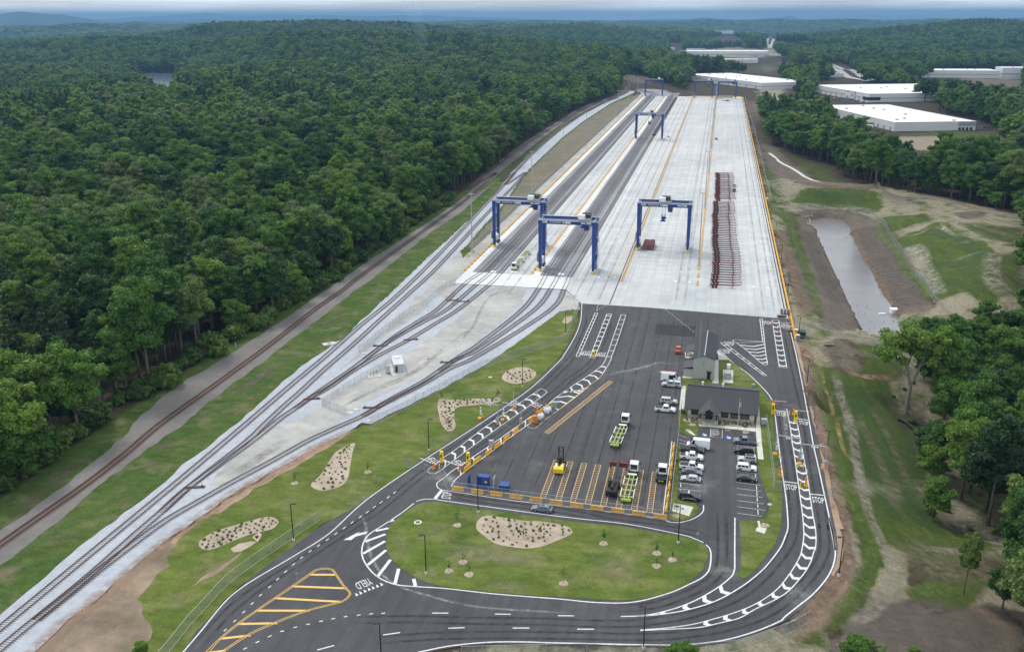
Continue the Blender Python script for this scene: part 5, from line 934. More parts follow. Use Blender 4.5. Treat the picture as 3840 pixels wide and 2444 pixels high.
tag(REST.obj('distant_barriers', BARR, None, fix=False), 'distant yellow barrier rows running to the far end of the pad', 'barriers', kind='stuff')

# ------------------------------------------------------------------ chassis trailers and containers
def make_chassis(label):
    t = thing('container_chassis', label, 'trailer', (0, 0, 0), 0, 'red container chassis parked in a row')
    f_ = MB()
    for y in (-.32, .32): f_.bx(.3, 9.5, y - .06, y + .06, 1.1, 1.38)
    for x in np.arange(.9, 9.4, 1.4): f_.bx(x - .05, x + .05, -.32, .32, 1.1, 1.25)
    for y in (-.95, .95): f_.bx(.3, 3.4, y - .05, y + .05, 1.05, 1.25)
    f_.obj('frame', REDC, t); g_ = MB()
    for y in (-.28, .28): g_.hexa([(9.4, y - .05, 1.12), (9.4, y + .05, 1.12), (12.3, y + .05, 1.5), (12.3, y - .05, 1.5), (9.4, y - .05, 1.36), (9.4, y + .05, 1.36), (12.3, y + .05, 1.62), (12.3, y - .05, 1.62)])
    for x in np.arange(9.8, 12.3, .6): g_.bx(x - .05, x + .05, -.28, .28, 1.25, 1.35)
    g_.bx(12.25, 12.5, -.75, .75, 1.42, 1.75); g_.obj('gooseneck', REDC, t)
    for x in (.35, 9.3): MB().bx(x - .13, x + .13, -1.22 if x < 1 else -.95, 1.22 if x < 1 else .95, 1.18, 1.42).obj('bolster', REDC, t)
    MB().bx(.1, .3, -1.15, 1.15, .5, .68).obj('rear_bumper', REDC, t)
    lg = MB()
    for y in (-.75, .75): lg.bx(9.1, 9.3, y - .09, y + .09, .05, 1.05); lg.bx(8.95, 9.45, y - .18, y + .18, 0, .06)
    lg.bar((9.2, -.75, .5), (9.2, .75, .9), .06); lg.obj('landing_gear', REDC, t)
    for x in (1.4, 2.7):
        MB().cyl((x, -1.15, .52), (x, 1.15, .52), .07, n=6).obj('axle', BLACK, t)
        for y in (-.95, .95): w_ = MB().cyl((x, y - .28, .52), (x, y + .28, .52), .52, n=12).obj('wheel', TYRE, t); MB().cyl((x, y - .3, .52), (x, y + .3, .52), .26, n=8).obj('rim', REDC, w_)
    return t
us = list(np.arange(382, 572, 4.15)); us2 = list(np.arange(577, 652, 4.05)) + list(np.arange(657, 679, 4.3))
protoc = None
for k, u in enumerate(us + us2):
    rz = RZT + .03 + random.uniform(-.02, .02) + (random.choice((0, 0, .05, -.06)) if 590 < u < 650 else 0); v = -.2 + (1.2 if u < 450 else (450 - u) * .004 + 1.2) - (.8 if 450 < u < 572 else 0) + .9 * float(vn(np.array([u]), np.array([0.]), 13, 41)[0]) + random.uniform(-.3, .3)
    lab = 'nearest red container chassis, at the front end of the row' if k == 0 else 'red container chassis in the long front block of the parked row' if k < len(us) else 'red container chassis in the dense far block of the parked row'
    if protoc is None: protoc = make_chassis(lab); protoc.location = T(u, v, .03); protoc.rotation_euler = (0, 0, rz)
    else: dup(protoc, T(u, v, .03), rz, lab)
CONT = M('container_red', (.17, .045, .04), .55, var=.25, scale=.7)
def container(loc, rz, label, L_=12.19, mat=None):
    t = thing('shipping_container', label, 'container', loc, rz, 'red shipping containers'); mat = mat or CONT
    MB().bx(-1.17, 1.17, 0, L_ - .05, .12, 2.52).obj('body', mat, t); fr = MB()
    for x in (-1.16, 1.16):
        for y in (.07, L_ - .07): fr.bx(x - .07, x + .07, y - .1, y + .1, 0, 2.59)
        fr.bx(x - .06, x + .06, 0, L_, 2.5, 2.6); fr.bx(x - .06, x + .06, 0, L_, 0, .15)
    for y in (.0, L_): fr.bx(-1.2, 1.2, y - .06, y + .06, 2.45, 2.6); fr.bx(-1.2, 1.2, y - .06, y + .06, 0, .15)
    fr.obj('corner_frame', mat, t); rb = MB()
    for y in np.arange(.35, L_ - .2, .28):
        for x in (-1.18, 1.18): rb.bx(x - .02, x + .02, y, y + .14, .18, 2.45)
        rb.bx(-1.1, 1.1, y, y + .14, 2.5, 2.55)
    rb.obj('corrugation', mat, t)
    for sx in (-1, 1):
        d_ = MB().bx(min(0, sx * 1.1) + .02, max(0, sx * 1.1) - .02, -.05, 0, .2, 2.4).obj('door', mat, t); lr = MB(); [lr.cyl((sx * q, -.09, .2), (sx * q, -.09, 2.4), .025, n=6) for q in (.3, .75)]; lr.obj('locking_bar', STEEL, d_)
    return t
container(T(441.5, -30.6, .03), RZT, 'left of the two maroon containers under the BRC-5 crane'); container(T(441.7, -27.9, .03), RZT, 'right of the two maroon containers under the BRC-5 crane')

# ------------------------------------------------------------------ light poles and masts
def pole(p, az, label, h=9.0):
    t = thing('light_pole', label, 'lamp post', p, az, 'black light poles around the site'); MB().cyl((0, 0, 0), (0, 0, h), .13, .09, 8).obj('post', BLACK, t); MB().cyl((0, 0, 0), (0, 0, .55), .3, n=10).obj('footing', MAT_WALK, t)
    MB().bar((0, 0, h - .1), (.55, 0, h - .02), .07).obj('arm', BLACK, t); hd = MB().bx(.45, 1.15, -.22, .22, h - .1, h + .06).obj('lamp_head', BLACK, t); MB().bx(.5, 1.1, -.18, .18, h - .12, h - .1).obj('lens', M('lamp_lens', (.6, .6, .58), .3), hd)
for z, x, y, az, lab in (('L', 1308, 45, 0, 'black light pole behind the fence at the lower left road'), ('E', 165, 362, 0, 'black light pole on the lawn left of the exit gates'), ('M', 783, 358, math.pi, 'black light pole at the left end of the oval lawn'), ('E', 724, 1018, math.pi * .5, 'black light pole on the oval lawn below the blue bin'), ('G', 455, 1042, math.pi, 'black light pole beside the car park tree at the oval lawn'), ('N', 857, 1070, math.pi, 'black light pole at the bottom road edge, right one'), ('M', 328, 1240, math.pi, 'black light pole at the bottom road edge, left one'), ('O', 597, 378, math.pi, 'black light pole on red clay at the lower right bend'), ('G', 2137, 190, math.pi, 'black light pole on clay shoulder beside the truck scanner gates'), ('D', 1912, 578, math.pi, 'black light pole right of the entry lane beside the maintenance yard'), ('D', 1810, 103, math.pi, 'black light pole near the green dumpster'), ('C', 66, 190, 0, 'black light pole on the lawn corner at the fence'), ('X', 1229, 844, 0, 'black light pole in the round mulch bed on the lawn')):
    pole(G(z, x, y, 9.0).xy.to_3d(), az, lab)
for k, (x, y) in enumerate(((1988, 1120), (1908, 805), (1843, 530), (1787, 320), (1735, 140))):
    p = G('B', x, y, 9.0); p.z = tz(p) - .05; pole(p, math.pi, '%s black light pole from the front along the right pad edge' % ORD[k], 9.0 - p.z * .3)
for k, (x, y) in enumerate(((548, 1160), (523, 1050), (505, 975), (480, 880), (462, 800))):
    p = G('T', x, y, 6); p.z = tz(p); pole(p, math.pi, '%s black light pole from the back slope fence, far right side' % ORD[k], 8)
def mast(p, h, label):
    t = thing('high_mast_light', label, 'light mast', p, RZT, 'tall steel light masts on the pad'); MB().cyl((0, 0, 0), (0, 0, h), .34, .14, 10).obj('mast', STEEL, t); MB().cyl((0, 0, 0), (0, 0, .9), .7, n=12).obj('footing', MAT_WALK, t)
    MB().cyl((-.7, 0, h), (.7, 0, h), .08, n=6).obj('head_frame', STEEL, t)
    for k in range(4): a = k * math.pi / 2 + .4; MB().box((1.0 * math.cos(a), 1.0 * math.sin(a), h), (.7, .5, .25), a).obj('floodlight', STEEL, t)
for k, u in enumerate((421, 569, 690, 814, 948, 1073, 1197, 1328)): mast(T(u, -111.2), 28, '%s tall grey light mast from the front, left of the pad' % ORD[k])
for k, u in enumerate((416, 552, 685, 814, 945, 1070, 1200, 1328)): mast(T(u, -4.6, .03), 33, '%s tall grey light mast from the front on the middle row' % ORD[k])

# ------------------------------------------------------------------ fences
def fabric_mat():
    m, t, b = newmat('chain_link_fabric'); b.inputs['Base Color'].default_value = (.33, .36, .36, 1); b.inputs['Metallic'].default_value = .3; b.inputs['Roughness'].default_value = .5
    tr = t.nodes.new('ShaderNodeBsdfTransparent'); mx_ = t.nodes.new('ShaderNodeMixShader'); mx_.inputs[0].default_value = .26
    t.links.new(tr.outputs[0], mx_.inputs[1]); t.links.new(b.outputs[0], mx_.inputs[2]); t.links.new(mx_.outputs[0], t.nodes['Material Output'].inputs[0]); return m
FAB = fabric_mat()
def fence(pts, label, h=2.4, sp=3.05, terrain=False, name='chain_link_fence', postmat=None):
    P = resample(pts, sp, smooth=False)
    if terrain:
        zs = terr(np.array([p.x for p in P]), np.array([p.y for p in P]))
        for p, z in zip(P, zs): p.z = z
    o0 = P[0].copy(); t = thing(name, label, 'fence', o0); Q = [p - o0 for p in P]; mb = MB(); r_ = MB(); k = 0
    pm = MB().cyl((0, 0, 0), (0, 0, h + .15), .045, n=6).mesh('fence_post'); pm.materials.append(postmat or STEEL)
    for i, q in enumerate(Q):
        if i < 300: put('fence_post', pm, t, q)
    n = len(Q); mb.add([q + Vector((0, 0, .05)) for q in Q] + [q + Vector((0, 0, h)) for q in Q], [(i, i + 1, n + i + 1, n + i) for i in range(n - 1)]); mb.obj('mesh_fabric', FAB, t, fix=False)
    for a, b_ in zip(Q, Q[1:]): r_.bar(a + Vector((0, 0, h)), b_ + Vector((0, 0, h)), .05); r_.bar(a + Vector((0, 0, .08)), b_ + Vector((0, 0, .08)), .05)
    r_.obj('fence_rail', STEEL, t, fix=False); return t
fence(path('L 0,1640 90,1533 215,1375 310,1255 405,1155 510,1040 590,945 690,850 790,770 900,690 1010,610 1120,540 1220,470 1330,395 1430,325 1520,265 1610,205'), 'chain link fence along the lower left road beside the lawn')
fence(path('E 395,1165 1000,1248 1700,1345 2405,1440 | F 1685,1510'), 'chain link fence behind the bottom row of yellow barriers'); fence(path('F 1685,1510 1730,1050 1790,530'), 'chain link fence between the equipment yard and the car park'); fence(path('F 1790,530 1800,380 1820,250'), 'short chain link fence beside the office lawn')
fence(path('J 1305,1320 1480,1250 1680,1150 2000,980 2408,755 | C 75,530 140,350 215,160'), 'chain link fence between the rail yard and the lawn'); fence(path('J 1065,1222 825,1130 930,1062 1150,915 1460,745 1520,690'), 'chain link fence corner around the gravel apron'); fence(path('A 330,1240 210,1290 80,1400 0,1480 | J 1700,200 1430,400 1250,560 1190,590'), 'thin chain link fence between the two left track groups')
fence([T(425, -113), T(1350, -113)], 'long chain link fence left of the first crane runway'); fence(tpath('T 440,690 470,800 500,900 530,1020 560,1150 600,1310 628,1420'), 'tall chain link fence down the right side of the pad', 3.0, terrain=True); fence(tpath('P 230,390 330,440 500,446 700,445 900,458 1050,492 1180,670 1300,840 1500,1110 1690,1380'), 'chain link fence around the far and right sides of the pond', 2.6, terrain=True)
fence(tpath('Q 440,300 430,140 520,180 650,245 800,295 950,330 1130,372'), 'chain link fence turning behind the green dumpster', 2.4, terrain=True); fence(path('M 1150,1590 1800,1570 2408,1560 | N 600,1580 1200,1570 1750,1530 2000,1455 2400,1300 | O 0,1365 240,1240'), 'chain link fence around the outside of the lower right bend')
fence(path('G 1420,100 1460,400 1500,700 1510,860 1590,870'), 'chain link fence between the office walk and the entry lane'); fence(path('E 125,955 215,995'), 'short open gate panel at the left exit lane', 2.2, 1.4, name='swing_gate'); fence(path('E 340,1060 395,1165'), 'wide gate panel folded beside the right exit lane', 3.2, 1.5, name='swing_gate'); fence(path('K 2192,405 2268,410'), 'small open gate panel on the lawn edge', 2.4, 1.5, name='swing_gate'); fence(path('G 2115,935 2190,910'), 'small gate panel on the clay shoulder of the entry lane', 2.2, 1.4, name='swing_gate')

# ------------------------------------------------------------------ gate equipment
def portal(a, b_, h, label):
    a, b_ = Vector(a), Vector(b_); t = thing('scanner_portal', label, 'portal frame', a); d = b_ - a
    for p in (Vector((0, 0, 0)), d): MB().bar(p, p + Vector((0, 0, h)), .22).obj('post', STEEL, t); MB().box(p + Vector((0, 0, .25)), (.9, .9, .5)).obj('base', BARR, t)
    MB().bar((0, 0, h), d + Vector((0, 0, h)), .24).obj('crossbeam', STEEL, t)
    cm = MB(); [cm.box(d * q + Vector((0, -.25, h - .3)), (.3, .5, .3)) for q in (.4, .5, .6)]; cm.obj('camera', WHITE, t)
    sd_ = MB(); [sd_.box(Vector((.3, -.1, z)), (.4, .35, .4)) for z in (1.6, 2.4, 3.4)]; sd_.obj('side_camera', WHITE, t); MB().box(d + Vector((-.1, -.45, 1.3)), (.8, .5, 1.5)).obj('cabinet', GREYP, t)
portal(*path('E 748,362 955,415'), 5.5, 'left steel scanner portal over the exit lanes'); portal(*path('E 1005,380 1215,420'), 5.5, 'right steel scanner portal over the exit lanes'); portal(*path('G 1520,462 1800,510'), 5.5, 'rear steel scanner portal over the entry lanes'); portal(*path('G 1798,572 2090,607'), 5.6, 'front steel scanner portal over the entry lanes')
def arm_gate(p, dirv, ln, label, tall=1.7, up=False):
    t = thing('barrier_gate', label, 'gate', p); MB().loft([[(-.25, -.25, 0), (.25, -.25, 0), (.25, .25, 0), (-.25, .25, 0)], [(-.2, -.2, tall), (.2, -.2, tall), (.2, .2, tall), (-.2, .2, tall)]]).obj('housing', ORANGE, t, bevel=.04); MB().bx(-.35, .35, -.35, .35, 0, .35).obj('base', BARR, t)
    d = Vector(dirv).to_3d(); d.z = 0; d.normalize(); e = Vector((0, 0, tall - .3)); tip = e + (Vector((0, 0, ln)) if up else d * ln); ar = MB().bar(e, tip, .12).obj('arm', WHITE, t); rs_ = MB(); [rs_.bar(e.lerp(tip, q), e.lerp(tip, q + .06), .128) for q in np.arange(.1, .95, .2)]; rs_.obj('red_band', M('reflective_red', (.55, .03, .03), .4), ar)
def dirn(s): a, b_ = path(s); return b_ - a
arm_gate(path('E 228,925')[0], dirn('E 215,862 90,808'), 5.2, 'raised arm gate with orange housing at the left exit lane'); arm_gate(path('E 520,948')[0], dirn('E 520,888 380,838'), 5.5, 'arm gate with orange housing at the right exit lane'); arm_gate(path('E 1130,262')[0], (0, 1), 5, 'upright arm gate on the island left of the fuel tanks', 1.6, True); arm_gate(path('E 1393,290')[0], (0, 1), 5.2, 'upright arm gate beside the white fuel tanks', 2.2, True)
arm_gate(path('D 1486,1108')[0], dirn('D 1500,1068 1635,1078'), 4.2, 'arm gate with red banded arm at the left entry lane'); arm_gate(path('D 1730,1215')[0], dirn('D 1745,1158 1880,1170'), 4.2, 'arm gate with red banded arm at the right entry lane'); arm_gate(path('G 1578,695')[0], (0, 1), 3.0, 'upright arm gate left of the lower entry lane', 2.2, True); arm_gate(path('G 1868,815')[0], (0, 1), 2.5, 'upright arm gate on the lower entry lane island', 2.2, True)
def kiosk(p, label, h=3.1):
    t = thing('gate_kiosk', label, 'kiosk', p, RZT); MB().bx(-.38, .38, -.38, .38, .05, h).obj('body', YEL, t, bevel=.05); MB().bx(-.45, .45, -.45, .45, 0, .12).obj('base', MAT_WALK, t); MB().bx(.2, .62, -.55, -.2, .2, h * .55).obj('side_panel', YEL, t); MB().bx(-.2, .2, -.41, -.38, h * .5, h * .75).obj('screen', GLASS, t)
for z, x, y, lab, h in (('E', 320, 850, 'yellow driver kiosk at the left exit lane', 3.1), ('E', 618, 868, 'yellow driver kiosk at the right exit lane', 3.2), ('D', 1495, 1205, 'yellow driver kiosk left of the upper entry lane', 3.1), ('D', 1748, 1295, 'yellow driver kiosk on the upper entry lane island', 3.2), ('C', 375, 712, 'small yellow kiosk at the stop line by the concrete pad', 1.9)): kiosk(path('%s %d,%d' % (z, x, y))[0], lab, h)
def bollard(p, label):
    t = thing('bollard', label, 'bollard', p, 0, 'yellow bollards at the gates'); MB().cyl((0, 0, 0), (0, 0, 1.25), .16, n=10).obj('post', YEL, t); MB().sphere((0, 0, 1.25), .16, 8, 4).obj('cap', YEL, t, smooth=True)
for z, x, y, lab in (('E', 778, 352, 'yellow bollard beside the left scanner portal'), ('E', 1048, 362, 'yellow bollard beside the middle scanner posts'), ('E', 1155, 238, 'yellow bollard next to the upright island gate'), ('E', 1222, 395, 'yellow bollard at the right scanner portal foot'), ('E', 293, 925, 'yellow bollard behind the left exit gate'), ('E', 1490, 235, 'yellow bollard beyond the white tanks'), ('G', 1565, 500, 'yellow bollard left of the rear entry portal'), ('G', 1778, 605, 'yellow bollard left of the front entry portal foot'), ('G', 1838, 612, 'yellow bollard right of the front entry portal foot'), ('G', 2045, 622, 'yellow bollard on the clay side of the entry portal'), ('G', 1805, 835, 'yellow bollard left of the lower island gate'), ('G', 1880, 830, 'yellow bollard right of the lower island gate'), ('G', 1592, 720, 'yellow bollard below the lower left arm gate'), ('D', 1680, 1222, 'yellow bollard on the upper island tip')): bollard(path('%s %d,%d' % (z, x, y))[0], lab)
# ------------------------------------------------------------------ buildings
ROOFM = M('dark_standing_seam_roof', (.042, .041, .048), .45, .25, var=.12, scale=.25); WALLG = M('grey_metal_siding', (.40, .42, .40), .5, var=.06, scale=.3); WALLC = M('cream_siding', (.60, .55, .46), .7, var=.06, scale=.4); STONE = surf_mat('stone_veneer', (.30, .27, .23), (.42, .39, .35), big=.3, mid=2.5, fine=6, bstr=.8); TRIM = M('dark_trim', (.03, .027, .026), .6)
def frame_at(z, x, y, h, rz): p = G(z, x, y, h); p.z = 0; return p
off = thing('office_building', 'single storey office with dark metal roof and gabled stone porch', 'building', G('D', 497, 1140, 3.2).xy.to_3d(), R(-14.7))
OW, OD1, OD2, OEH, ORH = 20.1, 10.6, 7.5, 3.2, 6.1
wl = MB().bx(.9, OW - .9, 1.0, OD1 + OD2 - .9, .1, 3.35).obj('wall', WALLC, off); MB().bx(.86, OW - .86, .96, OD1 + OD2 - .86, .1, 1.1).obj('stone_base', STONE, off)
rf = MB().hexa([(0, 0, OEH - .16), (OW, 0, OEH - .16), (OW, OD1, ORH - .16), (0, OD1, ORH - .16), (0, 0, OEH), (OW, 0, OEH), (OW, OD1, ORH), (0, OD1, ORH)]).hexa([(0, OD1, ORH - .16), (OW, OD1, ORH - .16), (OW, OD1 + OD2, OEH + .5), (0, OD1 + OD2, OEH + .5), (0, OD1, ORH), (OW, OD1, ORH), (OW, OD1 + OD2, OEH + .66), (0, OD1 + OD2, OEH + .66)]).obj('roof', ROOFM, off)
sm_ = MB()
for x in np.arange(.2, OW, .46): sm_.bar((x, .02, OEH + .02), (x, OD1, ORH + .02), .06, .09); sm_.bar((x, OD1, ORH + .02), (x, OD1 + OD2, OEH + .68), .06, .09)
sm_.obj('roof_seam', ROOFM, rf, fix=False); MB().bx(0, OW, OD1 - .25, OD1 + .25, ORH - .02, ORH + .1).obj('ridge_cap', ROOFM, rf); MB().bx(-.02, OW + .02, -.14, 0, OEH - .2, OEH + .02).obj('gutter', TRIM, rf)
for s_ in (.0, OW): MB().extr([(0.9, 3.2), (OD1, ORH - .16), (OD1 + OD2 - .9, 3.9), (OD1 + OD2 - .9, 3.2)], s_ + (.92 if s_ == 0 else -1.02), s_ + (1.02 if s_ == 0 else -.92), 'x').obj('gable_wall', WALLC, off)
for x in (.9, OW - .9, 4.1, 9.6): MB().cyl((x, .93, .1), (x, .93, 3.1), .06, n=6).obj('downpipe', TRIM, off)
for x0, x1 in ((2.2, 4.0), (10.4, 11.9), (12.9, 14.7), (15.6, 17.5)):
    w_ = MB().bx(x0 - .3, x1 + .3, .9, .97, 1.15, 2.85).obj('window', TRIM, off); MB().bx(x0, x1, .86, .9, 1.25, 2.75).obj('pane', GLASS2, w_)
PX0, PX1, PY = 4.6, 9.2, -3.0
mb = MB(); cxp = (PX0 + PX1) / 2; ez, az = 2.95, 4.75
for s_ in (-1, 1):
    xe = PX0 - .45 if s_ < 0 else PX1 + .45; mb.hexa([(xe, PY - .4, ez), (cxp, PY - .4, az), (cxp, 5.2, az), (xe, 1.0, ez), (xe, PY - .4, ez + .14), (cxp, PY - .4, az + .14), (cxp, 5.2, az + .14), (xe, 1.0, ez + .14)])
pr = mb.obj('porch_roof', ROOFM, off); sm_ = MB()
for q in np.arange(.0, 1.01, .11):
    for s_ in (-1, 1): xe = PX0 - .45 if s_ < 0 else PX1 + .45; sm_.bar((xe + (cxp - xe) * q, PY - .4, ez + .16 + (az - ez) * q), (xe + (cxp - xe) * q, .8 + 4.2 * q, ez + .16 + (az - ez) * q), .07, .08)
sm_.obj('roof_seam', M('porch_seam', (.10, .10, .105), .5), pr, fix=False)
for x in (PX0 + .1, PX1 - .1): c_ = MB().bx(x - .45, x + .45, PY, PY + .9, .1, 1.5).obj('porch_pier', STONE, off); MB().bx(x - .18, x + .18, PY + .25, PY + .65, 1.5, 3.0).obj('post', TRIM, c_)
tr_ = MB(); tr_.bar((PX0 - .3, PY + .1, 3.0), (PX1 + .3, PY + .1, 3.0), .2); tr_.bar((cxp, PY + .1, 3), (cxp, PY + .1, 4.6), .18); tr_.bar((PX0 + 1, PY + .1, 3), (cxp, PY + .1, 4.0), .14); tr_.bar((PX1 - 1, PY + .1, 3), (cxp, PY + .1, 4.0), .14); tr_.obj('gable_truss', TRIM, off)
MB().bx(PX0 - .2, PX1 + .2, PY - .3, 1.0, 0, .14).obj('porch_floor', MAT_WALK, off)
d_ = MB().bx(cxp - 1.0, cxp + 1.0, .86, .99, .14, 2.45).obj('door', TRIM, off); MB().bx(cxp - .85, cxp - .06, .82, .86, .3, 2.3).obj('pane', GLASS2, d_); MB().bx(cxp + .06, cxp + .85, .82, .86, .3, 2.3).obj('pane', GLASS2, d_)
for x in (4.2, 9.9): v_ = MB().cyl((x, OD1 + .9, ORH - .3), (x, OD1 + .9, ORH + .75), .28, n=10).obj('roof_vent', WHITE, rf); MB().sphere((x, OD1 + .9, ORH + .75), .38, 10, 5).obj('vent_cap', WHITE, rf, smooth=True)
mt = thing('maintenance_building', 'tall narrow grey metal maintenance building with dark gable roof', 'building', G('D', 592, 805).xy.to_3d(), R(-13.6))
MW, ML, MH, MR = 6.5, 24.2, 6.7, 7.75
MB().extr([(0, .05), (MW, .05), (MW, MH), (MW / 2, MR - .05), (0, MH)], 0, ML, 'y').obj('wall', WALLG, mt)
sg = MB(); [sg.bar((x, -.01, .1), (x, -.01, MH + .9 * (1 - abs(x - MW / 2) / (MW / 2))), .03, .03) for x in np.arange(.3, MW, .3)]; [sg.bar((-.01, y, .1), (-.01, y, MH), .03, .03) for y in np.arange(.3, ML, .4)]; sg.obj('siding_rib', WALLG, mt, fix=False)
rf = MB().hexa([(-.3, -.35, MH - .1), (MW / 2, -.35, MR), (MW / 2, ML + .35, MR), (-.3, ML + .35, MH - .1), (-.3, -.35, MH + .06), (MW / 2, -.35, MR + .16), (MW / 2, ML + .35, MR + .16), (-.3, ML + .35, MH + .06)]).hexa([(MW / 2, -.35, MR), (MW + .3, -.35, MH - .1), (MW + .3, ML + .35, MH - .1), (MW / 2, ML + .35, MR), (MW / 2, -.35, MR + .16), (MW + .3, -.35, MH + .06), (MW + .3, ML + .35, MH + .06), (MW / 2, ML + .35, MR + .16)]).obj('roof', ROOFM, mt)
sm_ = MB()
for y in np.arange(0, ML, .6): sm_.bar((-.3, y, MH + .07), (MW / 2, y, MR + .17), .05, .07); sm_.bar((MW + .3, y, MH + .07), (MW / 2, y, MR + .17), .05, .07)
sm_.obj('roof_seam', ROOFM, rf, fix=False); MB().bx(MW / 2 - .15, MW / 2 + .15, -.35, ML + .35, MR + .14, MR + .24).obj('ridge_cap', GREYP, rf)
d_ = MB().bx(4.35, 5.4, -.07, .02, .1, 2.3).obj('door', BLACK, mt); MB().bx(4.15, 5.6, -.9, 0, 2.55, 2.7).obj('door_canopy', BLACK, mt); MB().bx(5.3, 5.36, -.12, -.07, 1.1, 1.3).obj('handle', STEEL, d_); MB().bx(2.9, 3.3, -.12, .0, 4.9, 5.1).obj('wall_lamp', BLACK, mt); MB().bx(2.7, 3.6, -.04, 0, 5.4, 6.2).obj('vent_panel', GREYP, mt)
for y0, y1 in ((1.0, 8.0), (16.5, 23)):
    rr_ = MB().hexa([(-3.2, y0, 2.55), (0, y0, 3.3), (0, y1, 3.3), (-3.2, y1, 2.55), (-3.2, y0, 2.7), (0, y0, 3.45), (0, y1, 3.45), (-3.2, y1, 2.7)]).obj('lean_to_roof', ROOFM, mt)
    for y in (y0 + .15, y1 - .15): MB().bar((-3.05, y, .1), (-3.05, y, 2.6), .14).obj('post', TRIM, mt)
MB().bx(-3.0, -.02, 1.2, 4.2, .12, 2.5).obj('annex', WALLG, mt)
bt = thing('picnic_table', 'dark picnic table in the shade between the lean-to roofs', 'table', path('D 550,550')[0] + Vector((0, 0, .1)), RZT); MB().bx(-.9, .9, -.4, .4, .68, .74).obj('top', BLACK, bt); [MB().bx(-.9, .9, y - .14, y + .14, .42, .47).obj('bench', BLACK, bt) for y in (-.75, .75)]; [MB().bar((x, -.75, .0), (x, .4, .7), .08).bar((x, .75, 0), (x, -.4, .7), .08).obj('leg', BLACK, bt) for x in (-.7, .7)]
lt = thing('radio_mast', 'slender galvanised lattice radio mast in front of the maintenance building', 'mast', path('D 648,838')[0], .3)
for k in range(3): a = k * 2.094; MB().cyl((.3 * math.cos(a), .3 * math.sin(a), 0), (.2 * math.cos(a), .2 * math.sin(a), 19.5), .025, n=5).obj('leg', STEEL, lt)
q = MB()
for z in np.arange(0, 19, .8):
    for k in range(3): a, b_ = k * 2.094, (k + 1) * 2.094; q.bar((.28 * math.cos(a), .28 * math.sin(a), z), (.28 * math.cos(b_), .28 * math.sin(b_), z + .8), .025)
q.obj('lattice', STEEL, lt, fix=False)
def boxy(name, label, cat, z, x, y, dims, mat, rz=RZT, zoff=0, lid=None):
    t = thing(name, label, cat, path('%s %f,%f' % (z, x, y))[0] + Vector((0, 0, zoff)), rz); w, d, h = dims; MB().bx(-w / 2, w / 2, -d / 2, d / 2, .08, h).obj('body', mat, t, bevel=.04); MB().bx(-w / 2 - .03, w / 2 + .03, -d / 2 - .03, d / 2 + .03, h, h + .07).obj('lid', lid or mat, t); MB().bx(-w / 2 + .08, w / 2 - .08, -d / 2 - .03, -d / 2, .25, h - .2).obj('door', mat, t); MB().bx(-w / 2, w / 2, -d / 2 + .05, d / 2 - .05, 0, .1).obj('base', BLACK, t); return t
boxy('generator', 'grey standby generator cabinet on the pad beside the maintenance building', 'generator', 'D', 985, 800, (2.2, 3.2, 1.9), GREYP, zoff=.1); boxy('transformer', 'small white utility cabinet on grass behind the grey generator', 'cabinet', 'D', 998, 700, (1.1, 1.3, 1.5), WHITE); boxy('transformer', 'small pale green transformer box behind the office roof', 'cabinet', 'D', 1275, 905, (.9, .8, .9), M('pale_green', (.24, .36, .31), .5)); boxy('transformer', 'grey cabinet on the fenced pad right of the office', 'cabinet', 'D', 1395, 1320, (1.6, 1.3, 1.5), STEEL)
boxy('air_conditioner', 'dark green utility box at the office corner by the fence', 'cabinet', 'D', 490, 1200, (1.4, .8, 1.1), M('dark_green_box', (.05, .09, .07), .5))
def toilet(z, x, y, mat, label):
    t = thing('portable_toilet', label, 'portable toilet', path('%s %d,%d' % (z, x, y))[0] + Vector((0, 0, -.1)), RZT); MB().bx(-.58, .58, -.58, .58, .1, 2.15).obj('cabin', mat, t, bevel=.05); d_ = MB().bx(-.42, .42, -.62, -.58, .2, 2.0).obj('door', mat, t); MB().bx(.28, .34, -.66, -.62, 1.0, 1.15).obj('handle', BLACK, d_); MB().loft([[(-.62, -.62, 2.15), (.62, -.62, 2.15), (.62, .62, 2.15), (-.62, .62, 2.15)], [(-.35, -.35, 2.42), (.35, -.35, 2.42), (.35, .35, 2.42), (-.35, .35, 2.42)]]).obj('roof', WHITE, t); MB().cyl((.4, .4, 2.1), (.4, .4, 2.7), .05, n=6).obj('vent_pipe', BLACK, t)
toilet('D', 1758, 318, M('toilet_orange', (.70, .30, .05), .5), 'orange portable toilet beside the green dumpster'); toilet('D', 1778, 380, M('toilet_grey', (.20, .25, .32), .5), 'grey portable toilet with white roof in front of the green dumpster'); toilet('B', 1733, 320, M('toilet_orange', (.70, .30, .05), .5), 'orange portable toilet far up the right pad edge')
